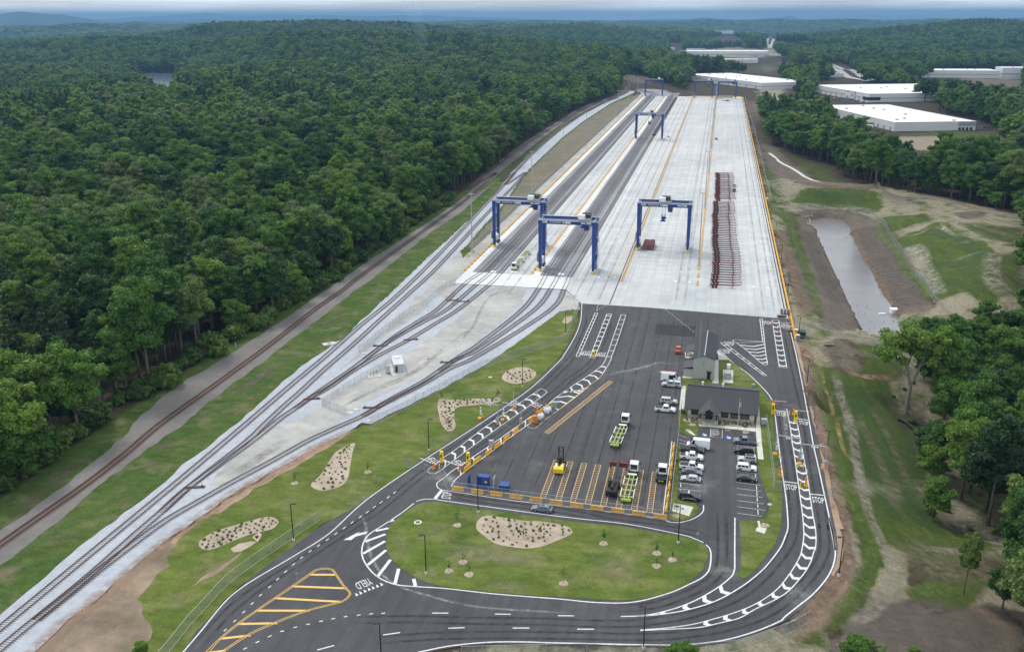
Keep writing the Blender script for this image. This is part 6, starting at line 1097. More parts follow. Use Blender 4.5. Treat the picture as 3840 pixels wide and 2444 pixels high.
def dumpster(z, x, y, mat, label, dims=(2.2, 1.7, 1.5)):
    t = thing('dumpster', label, 'dumpster', path('%s %d,%d' % (z, x, y))[0], RZT); w, d, h = dims
    MB().loft([[(-w / 2, -d / 2 + .2, .12), (w / 2, -d / 2 + .2, .12), (w / 2, d / 2, .12), (-w / 2, d / 2, .12)], [(-w / 2, -d / 2, h * .8), (w / 2, -d / 2, h * .8), (w / 2, d / 2, h), (-w / 2, d / 2, h)]]).obj('bin', mat, t); MB().hexa([(-w / 2 - .04, -d / 2 - .05, h * .8), (w / 2 + .04, -d / 2 - .05, h * .8), (w / 2 + .04, d / 2 + .04, h), (-w / 2 - .04, d / 2 + .04, h), (-w / 2 - .04, -d / 2 - .05, h * .8 + .08), (w / 2 + .04, -d / 2 - .05, h * .8 + .08), (w / 2 + .04, d / 2 + .04, h + .08), (-w / 2 - .04, d / 2 + .04, h + .08)]).obj('lid', mat, t)
    r_ = MB(); [r_.bx(x - .05, x + .05, -d / 2 - .06, -d / 2 + .18, .2, h * .8) for x in np.linspace(-w / 2, w / 2, 6)]; r_.obj('rib', mat, t); [MB().bx(sx * w / 2 - .08, sx * w / 2 + .08, -.4, .4, h * .5, h * .62).obj('fork_pocket', mat, t) for sx in (-1, 1)]
BLUEB = M('bin_blue', (.025, .065, .27), .5, var=.2); dumpster('D', 1822, 325, M('bin_green', (.02, .075, .05), .55), 'dark green dumpster by the fence at the end of the pad', (2.4, 1.8, 1.9)); dumpster('E', 1030, 1150, BLUEB, 'blue skip bin right of the blue compressor rack', (2.3, 1.7, 1.5)); dumpster('D', 1822, 365, BLACK, 'small black bin beside the grey portable toilet', (1.0, .8, .9))
fr = thing('flat_rack', 'dark blue steel flat rack with end frames near the bottom fence', 'flat rack', path('E 770,1125')[0], RZT); MB().bx(-3.2, 3.2, -1.1, 1.1, .05, .3).obj('deck', BLUEB, fr); dk = MB(); [dk.bx(x - .08, x + .08, -1.1, 1.1, .3, .36) for x in np.arange(-3.0, 3.1, .6)]; dk.obj('cross_beam', BLACK, fr)
for sx in (-1, 1):
    e_ = MB(); [e_.bar((sx * 3.1, y, .3), (sx * 3.1, y, 2.9), .14) for y in (-1.05, 0, 1.05)]; e_.bar((sx * 3.1, -1.05, 2.9), (sx * 3.1, 1.05, 2.9), .14); e_.bx(sx * 3.1 - .04, sx * 3.1 + .04, -1, 1, .3, 2.6); e_.obj('end_frame', BLUEB if sx < 0 else GREYP, fr)
cp = boxy('compressor', 'blue generator set standing on the dark blue flat rack', 'generator', 'E', 790, 1112, (2.9, 1.6, 2.3), BLUEB, zoff=.35); MB().bx(.5, 1.1, -.86, -.82, .9, 1.3).obj('warning_plate', YEL, cp); lv = MB(); [lv.bx(-1.3, -.3, -.86, -.82, z, z + .06) for z in np.arange(.6, 2.2, .16)]; lv.obj('louvre', BLACK, cp)
def tank(z, x, y, label):
    t = thing('fuel_tank', label, 'tank', path('%s %d,%d' % (z, x, y))[0], R(58)); MB().cyl((-.8, 0, 1.1), (.8, 0, 1.1), .85, n=20).obj('shell', WHITE, t, smooth=False); [MB().cyl((sx * .8, 0, 1.1), (sx * 1.0, 0, 1.1), .85, .45, 20).obj('end_cap', WHITE, t) for sx in (-1, 1)]; [MB().bx(x_ - .15, x_ + .15, -.9, .9, 0, .5).obj('saddle', GREYP, t) for x_ in (-.55, .55)]; [MB().cyl((x_ - .04, 0, 1.1), (x_ + .04, 0, 1.1), .88, n=20).obj('band', STEEL, t) for x_ in (-.45, .45)]; MB().cyl((0, 0, 1.9), (0, 0, 2.3), .18, n=8).obj('filler', GREYP, t)
tank('E', 1432, 372, 'nearer white horizontal fuel tank at the exit lanes'); tank('E', 1515, 300, 'farther white horizontal fuel tank at the exit lanes'); boxy('fuel_dispenser', 'orange fuel dispenser cabinet in front of the white tanks', 'fuel pump', 'E', 1372, 408, (1.0, .9, 2.2), M('dispenser_orange', (.60, .22, .04), .45), R(58)); boxy('utility_unit', 'pale green pump unit behind the white fuel tanks', 'pump unit', 'E', 1590, 232, (1.2, 1.2, 1.7), M('pale_green', (.24, .36, .31), .5)); boxy('control_cabinet', 'grey traffic control cabinet on the barrier line', 'cabinet', 'E', 880, 690, (1.2, .8, 2.2), STEEL)
sh_ = thing('equipment_shed', 'small grey metal equipment shed on the gravel apron', 'shed', path('J 1548,802')[0], R(12)); MB().bx(0, 3.1, 0, 8.2, .15, 2.9).obj('wall', M('shed_grey', (.40, .42, .47), .5), sh_); MB().bx(-.15, 3.25, -.15, 8.35, 2.9, 3.02).obj('roof', M('shed_roof', (.52, .54, .55), .5), sh_); MB().cyl((1.6, 6, 3.0), (1.6, 6, 3.45), .75, n=14).obj('roof_vent', WHITE, sh_); MB().bx(3.08, 3.14, 6.2, 7.2, .2, 2.2).obj('door', BLACK, sh_); MB().bx(-1.0, 3.6, -2.2, 8.8, -.05, .12).obj('slab', MAT_WALK, sh_); MB().bx(.4, 1.1, -.06, 0, .3, 2.4).obj('vent', BLACK, sh_)
tk_ = thing('upright_tank', 'upright grey cylinder tank at the corner of the small shed', 'tank', path('J 1488,800')[0] + Vector((0, 0, .1))); MB().cyl((0, 0, .1), (0, 0, 2.4), .6, n=16).obj('shell', M('shed_grey', (.40, .42, .47), .5), tk_, smooth=False); MB().sphere((0, 0, 2.4), .6, 12, 6, .4).obj('dome', M('shed_grey', (.40, .42, .47), .5), tk_, smooth=True); MB().cyl((0, 0, 0), (0, 0, .12), .7, n=12).obj('base', BLACK, tk_)
pv = thing('pipe_manifold', 'pale green pipe manifold on a small slab by the shed', 'pipework', path('J 1345,830')[0], .4); MB().bx(-2, 2, -1.2, 1.2, -.02, .1).obj('slab', MAT_WALK, pv); q = MB(); [q.cyl((x, 0, .1), (x, 0, 1.6), .1, n=8) for x in (-1, 0, 1)]; q.cyl((-1, 0, 1.3), (1, 0, 1.3), .12, n=8); q.obj('pipe', M('pale_green', (.24, .36, .31), .5), pv); MB().cyl((1, 0, 1.6), (1, 0, 2.2), .3, n=8).obj('valve', GREYP, pv)
fp = thing('flagpole', 'white flagpole with a limp flag before the office', 'flagpole', path('C 2000,1535')[0]); MB().cyl((0, 0, 0), (0, 0, 9.0), .07, .035, 8).obj('pole', WHITE, fp); MB().sphere((0, 0, 9.05), .09, 8, 4).obj('finial', YEL, fp)
fl_ = MB(); fl_.cur = 0
for k in range(8):
    fl_.cur = k % 2; z1 = 8.6 - k * .22; fl_.add([(.05, 0, z1), (.32, .12, z1 - .1), (.5, -.08, z1 - .22), (.5, -.08, z1 - .42), (.32, .12, z1 - .32), (.05, 0, z1 - .22)], [(0, 1, 4, 5), (1, 2, 3, 4)])
fl_.obj('flag', [M('flag_red', (.45, .03, .04), .8), WHITE], fp, fix=False); MB().quad((.04, -.01, 8.62), (.3, .1, 8.52), (.3, .1, 7.9), (.04, -.01, 8.0)).obj('flag_canton', M('flag_blue', (.03, .05, .2), .8), fp)
# ------------------------------------------------------------------ road vehicles
HL = glassy('headlight_glass', (.6, .62, .64), .1); TL = M('tail_light', (.35, .01, .01), .25)
def paint(n, c, rough=.25): return M('car_' + n, c, rough, .0, var=.03, coat=.6)
CP = dict(white=paint('white', (.78, .79, .80)), silver=paint('silver', (.44, .46, .48)), grey=paint('grey', (.10, .115, .14)), slate=paint('slate', (.15, .18, .215)), black=paint('black', (.012, .012, .013)), dark=paint('dark', (.035, .038, .045)))
SPEC = {  # L, W, lower profile top z's, cab base x0,x1, roof x2,x3, belt, roof
    'sedan': (4.85, 1.85, .92, (-2.0, 1.15, -1.15, .25), 1.45), 'suv': (5.0, 1.98, 1.12, (-2.4, 1.15, -2.1, .35), 1.76), 'jeep': (4.7, 1.88, 1.15, (-2.1, .75, -2.05, .5), 1.85), 'pickup': (5.9, 2.03, 1.12, (-.75, 1.5, -.5, .75), 1.9), 'van': (6.0, 2.05, 1.35, (-2.95, 2.3, -2.9, 1.35), 2.65)}
def wheels(t, xs, w, r=.36, wd=.24):
    for x in xs:
        for s_ in (-1, 1):
            y = s_ * (w / 2 - wd / 2 + .01); q = MB().cyl((x, y - wd / 2, r), (x, y + wd / 2, r), r, n=14).obj('wheel', TYRE, t); MB().cyl((x, y + s_ * (wd / 2 - .02), r), (x, y + s_ * (wd / 2 + .015), r), r * .62, n=10).obj('rim', CHROME, q)
def vehicle(kind, col, z, x, y, head, label, extra=None, cat=None):
    L_, W_, belt, (b0, b1, r0, r1), H_ = SPEC[kind]; p = path('%s %f,%f' % (z, x, y))[0] if z else Vector(x)
    if z: p = p + (Vector((p.x, p.y, 0)).normalized() * .55)
    p.z = .03 if not z or z in 'BST' else .005
    t = thing({'sedan': 'sedan_car', 'suv': 'sport_utility_car', 'jeep': 'off_road_car', 'pickup': 'pickup_truck', 'van': 'cargo_van'}[kind], label, cat or {'pickup': 'pickup truck', 'van': 'van'}.get(kind, 'car'), p, head); m_ = CP[col]; h = L_ / 2; w = W_ / 2
    nose = .72 if kind == 'sedan' else .95 if kind != 'van' else 1.15
    prof = [(-h, .42), (-h, belt * .72), (-h + .08, belt - .04), (b0, belt), (b1, belt), (h - .35, nose + .08 if kind != 'van' else nose), (h - .06, nose - .12), (h, .5), (h - .05, .3), (-h + .05, .3)]
    if kind == 'pickup': prof[1] = (-h, belt * .9); prof[2] = (-h + .02, belt)
    bd = MB().extr(prof, -w, w, 'y').obj('body', m_, t, bevel=.09)
    bw, rw = w * .96, w * (.76 if kind == 'sedan' else .84)
    cab = MB().hexa([(b0, -bw, belt - .02), (b1, -bw, belt - .02), (b1, bw, belt - .02), (b0, bw, belt - .02), (r0, -rw, H_), (r1, -rw, H_), (r1, rw, H_), (r0, rw, H_)]).obj('cabin', m_, t, bevel=.06)
    def lp(f, s_, o, xa, xb): return (xa, s_ * (bw + (rw - bw) * f + o), belt + (H_ - belt) * f)
    fw = MB().quad((b1 - .02 + .03, -bw * .86, belt + .05), (b1 + .01, bw * .86, belt + .05), (r1 + .05, rw * .9, H_ - .06), (r1 + .05, -rw * .9, H_ - .06)); fw.obj('windscreen', GLASS, t)
    if kind != 'van': MB().quad((b0 - .015, -bw * .84, belt + .06), (b0 - .015, bw * .84, belt + .06), (r0 - .02, rw * .88, H_ - .08), (r0 - .02, -rw * .88, H_ - .08)).obj('rear_window', GLASS, t)
    nseg = {'sedan': 2, 'suv': 3, 'jeep': 3, 'pickup': 2, 'van': 1}[kind]
    for s_ in (-1, 1):
        a0, a1 = b0 + .25, b1 - .3; c0, c1 = r0 + .12, r1 - .1
        if kind == 'van': a0, c0 = b1 - 1.35, r1 - .55
        for k in range(nseg):
            f0, f1 = k / nseg + .03, (k + 1) / nseg - .03; P = []
            for f, q in ((.12, f0), (.12, f1), (.86, f1), (.86, f0)):
                lo = a0 + (a1 - a0) * q; hi = c0 + (c1 - c0) * q; xx = lo + (hi - lo) * f; P.append((xx, s_ * (bw + (rw - bw) * f + .022), belt + (H_ - belt) * f))
            MB().quad(*P).obj('side_window', GLASS, t)
        MB().box((b1 - .35, s_ * (w + .1), belt + .08), (.14, .2, .16)).obj('mirror', m_ if kind != 'van' else BLACK, t); MB().box((h - .1, s_ * (w - .28), nose - .16), (.22, .38, .14)).obj('headlight', HL, t); MB().box((-h + .04, s_ * (w - .14), belt * .76), (.12, .2, .26)).obj('tail_light', TL, t)
    MB().bx(h - .04, h + .05, -w * .85, w * .85, .32, .52).obj('front_bumper', BLACK if col in ('black', 'dark') else GREYP, t); MB().bx(-h - .05, -h + .04, -w * .85, w * .85, .36, .56).obj('rear_bumper', BLACK if kind != 'pickup' else CHROME, t)
    r_ = {'pickup': .4, 'jeep': .42, 'suv': .38}.get(kind, .34); wb = L_ * .295; wheels(t, (-wb, wb), W_, r_, .26)
    for x_ in (-wb, wb): ar = MB(); [ar.cyl((x_, s_ * (w - .05), r_ + .03), (x_, s_ * (w + .012), r_ + .03), r_ + .07, n=14) for s_ in (-1, 1)]; ar.obj('wheel_arch', BLACK, t)
    if kind == 'pickup' and extra != 'topper': MB().bx(-h + .1, b0 - .08, -w + .14, w - .14, belt - .03, belt + .012).obj('bed_liner', BLACK, t)
    if extra == 'toolbox': MB().bx(b0 - .75, b0 - .1, -w + .05, w - .05, belt, belt + .3).obj('toolbox', m_, t)
    if extra == 'topper': MB().hexa([(-h + .05, -w + .05, belt), (b0 - .05, -w + .05, belt), (b0 - .05, w - .05, belt), (-h + .05, w - .05, belt), (-h + .25, -w + .2, H_ - .05), (b0 - .05, -w + .2, H_ - .05), (b0 - .05, w - .2, H_ - .05), (-h + .25, w - .2, H_ - .05)]).obj('canopy', m_, t, bevel=.05); [MB().quad((-h + .4, s_ * (w - .06), belt + .15), (b0 - .3, s_ * (w - .06), belt + .15), (b0 - .3, s_ * (w - .15), H_ - .2), (-h + .45, s_ * (w - .15), H_ - .2)).obj('side_window', GLASS, t) for s_ in (-1, 1)]
    if extra == 'ladders':
        rk = MB(); [rk.bar((x_, -.95, H_ + .18), (x_, .95, H_ + .18), .06) for x_ in (-2.5, -1.2, .1, 1.1)]; rk.obj('roof_rack', WHITE, t)
        for y in (-.55, .5): ld = MB(); [ld.bar((-3.4, y + q, H_ + .26), (1.7, y + q, H_ + .26), .07) for q in (-.2, .2)]; [ld.bar((x_, y - .2, H_ + .26), (x_, y + .2, H_ + .26), .05) for x_ in np.arange(-3.2, 1.6, .35)]; ld.obj('ladder', M('ladder_red', (.55, .10, .10), .5) if y > 0 else WHITE, t)
        MB().bx(-.5, .9, -w - .01, -w + .02, .6, 2.2).obj('open_side_door', BLACK, t)
    if extra == 'police': MB().bx(-.35, -.05, -.65, .65, H_, H_ + .12).obj('light_bar', HL, t); [MB().quad((-1.4, s_ * (w + .016), .62), (1.2, s_ * (w + .016), .55), (1.35, s_ * (w + .016), .78), (-1.4, s_ * (w + .016), .72)).obj('side_stripe', M('police_stripe', (.45, .45, .43), .5), t) for s_ in (-1, 1)]; MB().bx(h + .03, h + .14, -.5, .5, .35, .95).obj('push_bar', BLACK, t)
    if extra == 'jeep': MB().cyl((-h - .18, 0, .95), (-h, 0, .95), .4, n=14).obj('spare_wheel', TYRE, t); MB().bx(r0 + .5, r1 - .1, -.6, .6, H_, H_ + .02).obj('roof_panel', BLACK, t)
    if extra == 'sunroof': MB().bx(-.5, .1, -.45, .45, H_ - .005, H_ + .012).obj('sunroof', GLASS, t)
    return t
A0, A1 = RZT - .03, RZT - .03 + math.pi
for a in (('van', 'white', 'G', 655, 398, A1, 'white high roof cargo van at the head of the car park'), ('pickup', 'dark', 'G', 588, 440, A0, 'dark charcoal pickup half hidden by the white cargo van'), ('pickup', 'white', 'G', 578, 520, A0, 'white pickup with toolbox parked below the dark pickup', 'toolbox'), ('pickup', 'white', 'G', 578, 632, A0, 'white crew cab pickup directly above the dark grey sedan'), ('sedan', 'grey', 'G', 582, 692, A0, 'dark grey sedan between white pickup and silver sedan'), ('sedan', 'silver', 'G', 572, 768, A1, 'silver sedan parked nearest the two empty left stalls'), ('suv', 'black', 'G', 555, 975, A0, 'black police sport utility car with roof light bar', 'police'), ('pickup', 'slate', 'G', 1182, 345, A1, 'slate grey pickup in the first stall right of the flagpole'), ('suv', 'black', 'G', 1170, 455, A1, 'black sport utility car in the right hand stalls'), ('jeep', 'silver', 'G', 1205, 552, A1, 'grey boxy off road car behind the white sport utility car', 'jeep'), ('suv', 'white', 'G', 1195, 648, A0, 'white sport utility car in the right hand stalls'), ('sedan', 'black', 'G', 1195, 765, A0, 'black sedan nearest the empty right hand stalls'), ('van', 'white', 'C', 1245, 992, A0, 'white van with ladders on its roof and open side door', 'ladders'), ('pickup', 'silver', 'C', 1255, 1055, A1, 'silver pickup with canopy beside the ladder van', 'topper'), ('suv', 'silver', 'C', 1225, 1245, A0, 'silver sport utility car parked left of the office'), ('pickup', 'white', 'C', 1185, 1335, A0, 'white pickup with black bed left of the office'), ('sedan', 'slate', 'F', 250, 1408, A1 + R(-.5), 'grey sedan driving on the road above the oval lawn', 'sunroof')): vehicle(*a)
for a in (('pickup', 'dark', 'B', 1362, 205, RZT - math.pi / 2, 'dark pickup parked beside the red chassis row, nearer one'), ('suv', 'silver', 'B', 1365, 150, RZT - math.pi / 2, 'silver car parked beside the red chassis row, farther one'), ('suv', 'grey', 'T', 237, 985, RZT + math.pi / 2, 'lone grey car far up the pad beside the middle masts'), ('suv', 'white', 'S', 2308, 970, RZT + math.pi / 2, 'lone white car on the pad right of the halfway crane')): vehicle(*a)
# ------------------------------------------------------------------ yard machines
def tractor(loc, rz, label):
    t = thing('terminal_tractor', label, 'yard truck', loc, rz, 'lime green and white yard trucks'); fr = MB(); [fr.bx(-2.6, 2.7, y - .12, y + .12, .6, .95) for y in (-.45, .45)]; [fr.bx(x - .1, x + .1, -.45, .45, .65, .9) for x in (-2.4, -1.2, 0, 1.2)]; fr.obj('frame', LIME, t)
    MB().bx(2.2, 3.0, -1.2, 1.2, .5, 1.0).obj('front_bumper', LIME, t); MB().bx(.9, 2.7, -1.2, 1.2, .95, 1.5).obj('hood', WHITE, t, bevel=.06); cb = MB().hexa([(.2, -1.15, 1.4), (2.3, -1.15, 1.4), (2.3, .75, 1.4), (.2, .75, 1.4), (.25, -1.1, 3.05), (2.05, -1.1, 3.05), (2.05, .7, 3.05), (.25, .7, 3.05)]).obj('cab', GLASS, t); MB().bx(.1, 2.2, -1.2, .82, 3.05, 3.25).obj('cab_roof', WHITE, cb); pl_ = MB(); [pl_.bar((x0, y, 1.4), (x1, y, 3.1), .16) for x0, x1 in ((.2, .24), (2.3, 2.05), (1.2, 1.15)) for y in (-1.13, .73)]; pl_.bx(.15, 2.35, -1.18, .78, 1.3, 1.75); pl_.obj('cab_pillar', WHITE, cb)
    MB().bx(-2.5, -.1, -.7, .7, .95, 1.12).obj('fifth_wheel', BLACK, t); MB().cyl((.0, .95, 1.0), (.0, .95, 3.2), .11, n=8).obj('exhaust', BLACK, t)
    for s_ in (-1, 1): MB().bx(-2.4, -.7, s_ * 1.0 - .3, s_ * 1.0 + .3, 1.12, 1.2).obj('fender', BLACK, t); MB().bar((2.3, s_ * .8, 2.4), (2.7, s_ * 1.5, 2.5), .05).box((2.7, s_ * 1.5, 2.3), (.1, .25, .55)).obj('mirror', BLACK, t)
    wheels(t, (-1.6, 2.0), 2.45, .53, .45); return t
def cart(loc, rz, label, L_=13.2):
    t = thing('yard_trailer', label, 'trailer', loc, rz, 'lime green yard trailers'); TAN = M('worn_tan_steel', (.36, .33, .22), .6, var=.25); f_ = MB(); [f_.bx(-L_, 0, y - .13, y + .13, 1.0, 1.35) for y in (-.5, .5)]; f_.obj('main_rail', TAN, t)
    c_ = MB(); [c_.bx(x - .08, x + .08, -.5, .5, 1.05, 1.25) for x in np.arange(-L_ + .4, 0, 2.4)]; c_.obj('cross_member', LIME, t)
    for x0 in (-6.2, -12.0):
        for x in (x0 + .5, x0 + 3.6): MB().hexa([(x - .17, -1.45, 1.0), (x + .17, -1.45, 1.0), (x + .17, 1.45, 1.0), (x - .17, 1.45, 1.0), (x - .17, -1.45, 1.3), (x + .17, -1.45, 1.3), (x + .17, 1.45, 1.3), (x - .17, 1.45, 1.3)]).obj('outrigger', LIME, t)
        for s_ in (-1, 1): MB().hexa([(x0, s_ * 1.38, 1.2), (x0 + 4.1, s_ * 1.38, 1.2), (x0 + 4.1, s_ * 1.5, 1.2), (x0, s_ * 1.5, 1.2), (x0, s_ * 1.45, 1.6), (x0 + 4.1, s_ * 1.45, 1.6), (x0 + 4.1, s_ * 1.6, 1.6), (x0, s_ * 1.6, 1.6)]).obj('side_guide', WHITE, t)
    MB().bx(-L_ - .1, -L_ + .5, -1.1, 1.1, .9, 1.35).obj('rear_bumper', LIME, t); MB().bx(-.6, .1, -1.1, 1.1, 1.1, 1.4).obj('headboard', WHITE, t)
    wheels(t, (-L_ + 1.3, -L_ + 2.6), 2.4, .5, .5); return t
def along(z, a, b_): p, q = path('%s %s %s' % (z, a, b_)); return p, q, math.atan2(q.y - p.y, q.x - p.x)
p, q, h_ = along('F', '1062,705', '1190,400'); d_ = (q - p).normalized(); cart(p + d_ * 13.3, h_, 'lime green yard trailer standing in the open yard'); tractor(p + d_ * 14.6, h_, 'white cab yard truck coupled to the trailer in the open yard')
p, q, h_ = along('F', '1190,1330', '1285,940'); d_ = (q - p).normalized(); cart(p + d_ * 13.3, h_, 'lime green yard trailer parked between the amber ladders'); tractor(p + d_ * 14.6, h_, 'white cab yard truck coupled to the trailer between amber ladders')
p, q, h_ = along('F', '1585,1100', '1600,965'); tractor(p + (q - p).normalized() * 2.8, h_, 'white cab yard truck without trailer next to the barrier row')
p, q, h_ = along('A', '980,1100', '1155,890'); d_ = (q - p).normalized(); h2 = h_ + math.pi; tractor(p + d_ * 3.2 + Vector((0, 0, .03)), h2, 'white cab yard truck on the pad left of the nearest crane'); cart(p + d_ * 4.6 + Vector((0, 0, .03)), h2, 'first lime green trailer behind the yard truck on the pad'); cart(p + d_ * 19.6 + Vector((0, 0, .03)), h2, 'second lime green trailer behind the yard truck on the pad')
p, q, h_ = along('F', '430,990', '475,850'); t = thing('forklift_truck', 'large yellow forklift with black mast parked at the amber ladders', 'forklift', p + (q - p).normalized() * 2.6, h_); YM = M('machine_yellow', (.78, .60, .03), .45)
MB().extr([(-2.4, .5), (-2.5, 1.3), (-2.0, 1.8), (-.4, 1.75), (1.6, 1.2), (1.8, .5)], -1.1, 1.1, 'y').obj('chassis', YM, t, bevel=.08); MB().extr([(-2.6, .35), (-2.75, 1.5), (-2.2, 1.9), (-1.6, 1.9), (-1.6, .35)], -1.25, 1.25, 'y').obj('counterweight', YM, t, bevel=.1); MB().bx(-1.7, -.2, -.25, .25, 1.8, 1.95).obj('hood_vent', BLACK, t); [MB().bx(-1.6, .0, s_ * .75 - .2, s_ * .75 + .2, 1.8, 1.9).obj('hood_panel', WHITE, t) for s_ in (-1, 1)]
cb = MB().hexa([(.0, -.7, 1.7), (1.4, -.7, 1.7), (1.4, .7, 1.7), (0, .7, 1.7), (.1, -.6, 3.2), (1.2, -.6, 3.2), (1.2, .6, 3.2), (.1, .6, 3.2)]).obj('cab', GLASS, t); MB().bx(.0, 1.3, -.7, .7, 3.2, 3.3).obj('cab_roof', BLACK, cb)
ms = MB(); [ms.bx(2.0, 2.25, y - .14, y + .14, .2, 5.4) for y in (-.55, .55)]; [ms.bx(2.0, 2.25, -.6, .6, z, z + .15) for z in (1.2, 2.6, 4.0, 5.2)]; ms.obj('mast', BLACK, t); MB().bx(2.25, 2.4, -1.2, 1.2, .3, 1.3).obj('carriage', BLACK, t); [MB().bx(2.4, 4.4, y - .12, y + .12, .12, .22).obj('fork', BLACK, t) for y in (-.5, .5)]; wheels(t, (1.3, -1.6), 2.5, .6, .5)
p, q, h_ = along('F', '1025,1255', '1110,985'); t = thing('reach_handler', 'black telescopic handler with raised boom and dark red head', 'telehandler', p + (q - p).normalized() * 3.2, h_)
MB().extr([(-2.9, .6), (-3.0, 1.6), (-2.2, 2.0), (2.3, 1.6), (2.8, 1.2), (2.8, .6)], -1.15, 1.15, 'y').obj('chassis', BLACK, t, bevel=.08); MB().bar((-2.4, 0, 2.2), (8.0, 0, 3.4), .55, .7).obj('boom', M('boom_black', (.02, .021, .023), .35), t); MB().bar((4, 0, 2.9), (9.0, 0, 3.5), .38, .5).obj('inner_boom', BLACK, t); cb = MB().hexa([(-1.0, .35, 1.7), (.8, .35, 1.7), (.8, 1.2, 1.7), (-1, 1.2, 1.7), (-.8, .4, 3.2), (.5, .4, 3.2), (.5, 1.1, 3.2), (-.8, 1.1, 3.2)]).obj('cab', GLASS, t); MB().bx(-.9, .6, .35, 1.2, 3.2, 3.3).obj('cab_roof', BLACK, cb); MB().bx(8.8, 9.3, -2.2, 2.2, 2.2, 3.4).obj('spreader_head', M('dark_red', (.16, .03, .03), .5), t); [MB().box((9.0, y, 1.9), (.5, .35, .8)).obj('spreader_claw', M('dark_red', (.16, .03, .03), .5), t) for y in (-2.0, 2.0)]; wheels(t, (-2.0, 1.9), 2.8, .75, .6)
t = thing('utility_cart', 'orange red utility cart beside the maintenance building', 'utility vehicle', path('D 430,520')[0], RZT + math.pi / 2); UO = M('cart_orange', (.62, .10, .04), .4); MB().bx(-1.5, 1.6, -.75, .75, .45, .95).obj('body', UO, t, bevel=.06); MB().bx(-1.5, .2, -.72, .72, .95, 1.2).obj('cargo_bed', UO, t); MB().bx(-.2, 1.3, -.75, .75, 2.0, 2.1).obj('canopy', UO, t); q = MB(); [q.bar((x, y, .9), (x, y, 2.0), .06) for x in (-.1, 1.2) for y in (-.7, .7)]; q.obj('roll_cage', BLACK, t); MB().bx(.3, .8, -.6, .6, .95, 1.35).obj('seat', BLACK, t); wheels(t, (-1.0, 1.1), 1.6, .34, .28)
# flat railcars on the third track of the second runway
FC = M('railcar_brown', (.05, .04, .04), .7, var=.2)
for k in range(20):
    u = 905 + k * 21.5; t = thing('flat_railcar', 'dark empty flat railcar in the train on the second runway', 'railcar', T(u, -58.6, .1), RZT, 'flat railcars coupled in one train'); MB().bx(-1.4, 1.4, -9.6, 9.6, 1.0, 1.35).obj('deck', FC, t); MB().bx(-.4, .4, -9.2, 9.2, .6, 1.0).obj('centre_sill', FC, t); q = MB(); [q.bx(-1.45, 1.45, y - .2, y + .2, 1.35, 1.5) for y in (-9, -3, 3, 9)]; q.obj('bolster', FC, t)
    for y in (-7.5, 7.5): MB().bx(-1.1, 1.1, y - 1.2, y + 1.2, .25, .7).obj('bogie', BLACK, t)
for k in range(6):
    p = T(1343, -.2 + k * 3.2, .03); tractor(p, RZT - math.pi / 2, '%s yard truck from the left in the row at the far pad end' % ORD[k])
for k in range(2): vehicle('pickup', ('white', 'dark')[k], '', T(1291, 5.5 + 4.2 * k), 0, RZT, '%s pickup parked near the far end below the yard trucks' % ('left' if k == 0 else 'right'))
# ------------------------------------------------------------------ planting
def shrub_mesh(seed, r, n, size, mat=None, hz=.9):
    rs = np.random.default_rng(seed); mb = MB(); lobes = [((rs.normal(0, r * .35), rs.normal(0, r * .35), r * hz * rs.uniform(.5, 1.0)), r * rs.uniform(.45, .7)) for _ in range(5)]
    leaves(mb, lobes, n, size, rs); [mb.sphere(c, l * .8, 6, 4) for c, l in lobes]; me = mb.mesh('foliage', True, False); me.materials.append(mat or BUSHM); return me
SH = [shrub_mesh(900 + k, .42, 26, .16) for k in range(4)]; BU = [shrub_mesh(920 + k, 1.9, 420, .3) for k in range(4)]
STK = MB().cyl((0, 0, -.1), (0, 0, .35), .03, n=5).mesh('stem'); STK.materials.append(BARK)
def plantone(name, label, cat, p, me, s, group, stem=STK):
    t = thing(name, label, cat, p, random.uniform(0, 6.28), group); t.scale = (s, s, s * random.uniform(.85, 1.15)); put('stem', stem, t); put('foliage', me, t)
bedinfo = [(0, 62, 'large mulch bed on the oval lawn'), (1, 40, 'drop shaped mulch bed on the left lawn'), (2, 52, 'long mulch bed beside the lower left fence'), (3, 54, 'bent mulch bed by the scanner portals'), (6, 26, 'round mulch bed around the light pole'), (7, 12, 'bed left of the office porch'), (8, 22, 'bed right of the office porch')]
NSHR = 0
for bi, cnt, nm in bedinfo:
    P = path(BEDS[bi][0]); zz = BEDS[bi][1]; x0, x1 = min(p.x for p in P), max(p.x for p in P); y0, y1 = min(p.y for p in P), max(p.y for p in P); got = []; tries = 0
    while len(got) < cnt and tries < 4000:
        tries += 1; x, y = random.uniform(x0, x1), random.uniform(y0, y1); dd = 1.05 if bi < 7 else .8
        if not pip(np.array([x]), np.array([y]), P)[0] or float(pdist(np.array([x]), np.array([y]), P)[0]) < .45 or any((x - a) ** 2 + (y - b_) ** 2 < dd ** 2 for a, b_ in got): continue
        got.append((x, y)); plantone('shrub', 'small green shrub in the ' + nm, 'shrub', (x, y, zz), SH[len(got) % 4], random.uniform(.45, .9), 'shrubs in the ' + nm); NSHR += 1
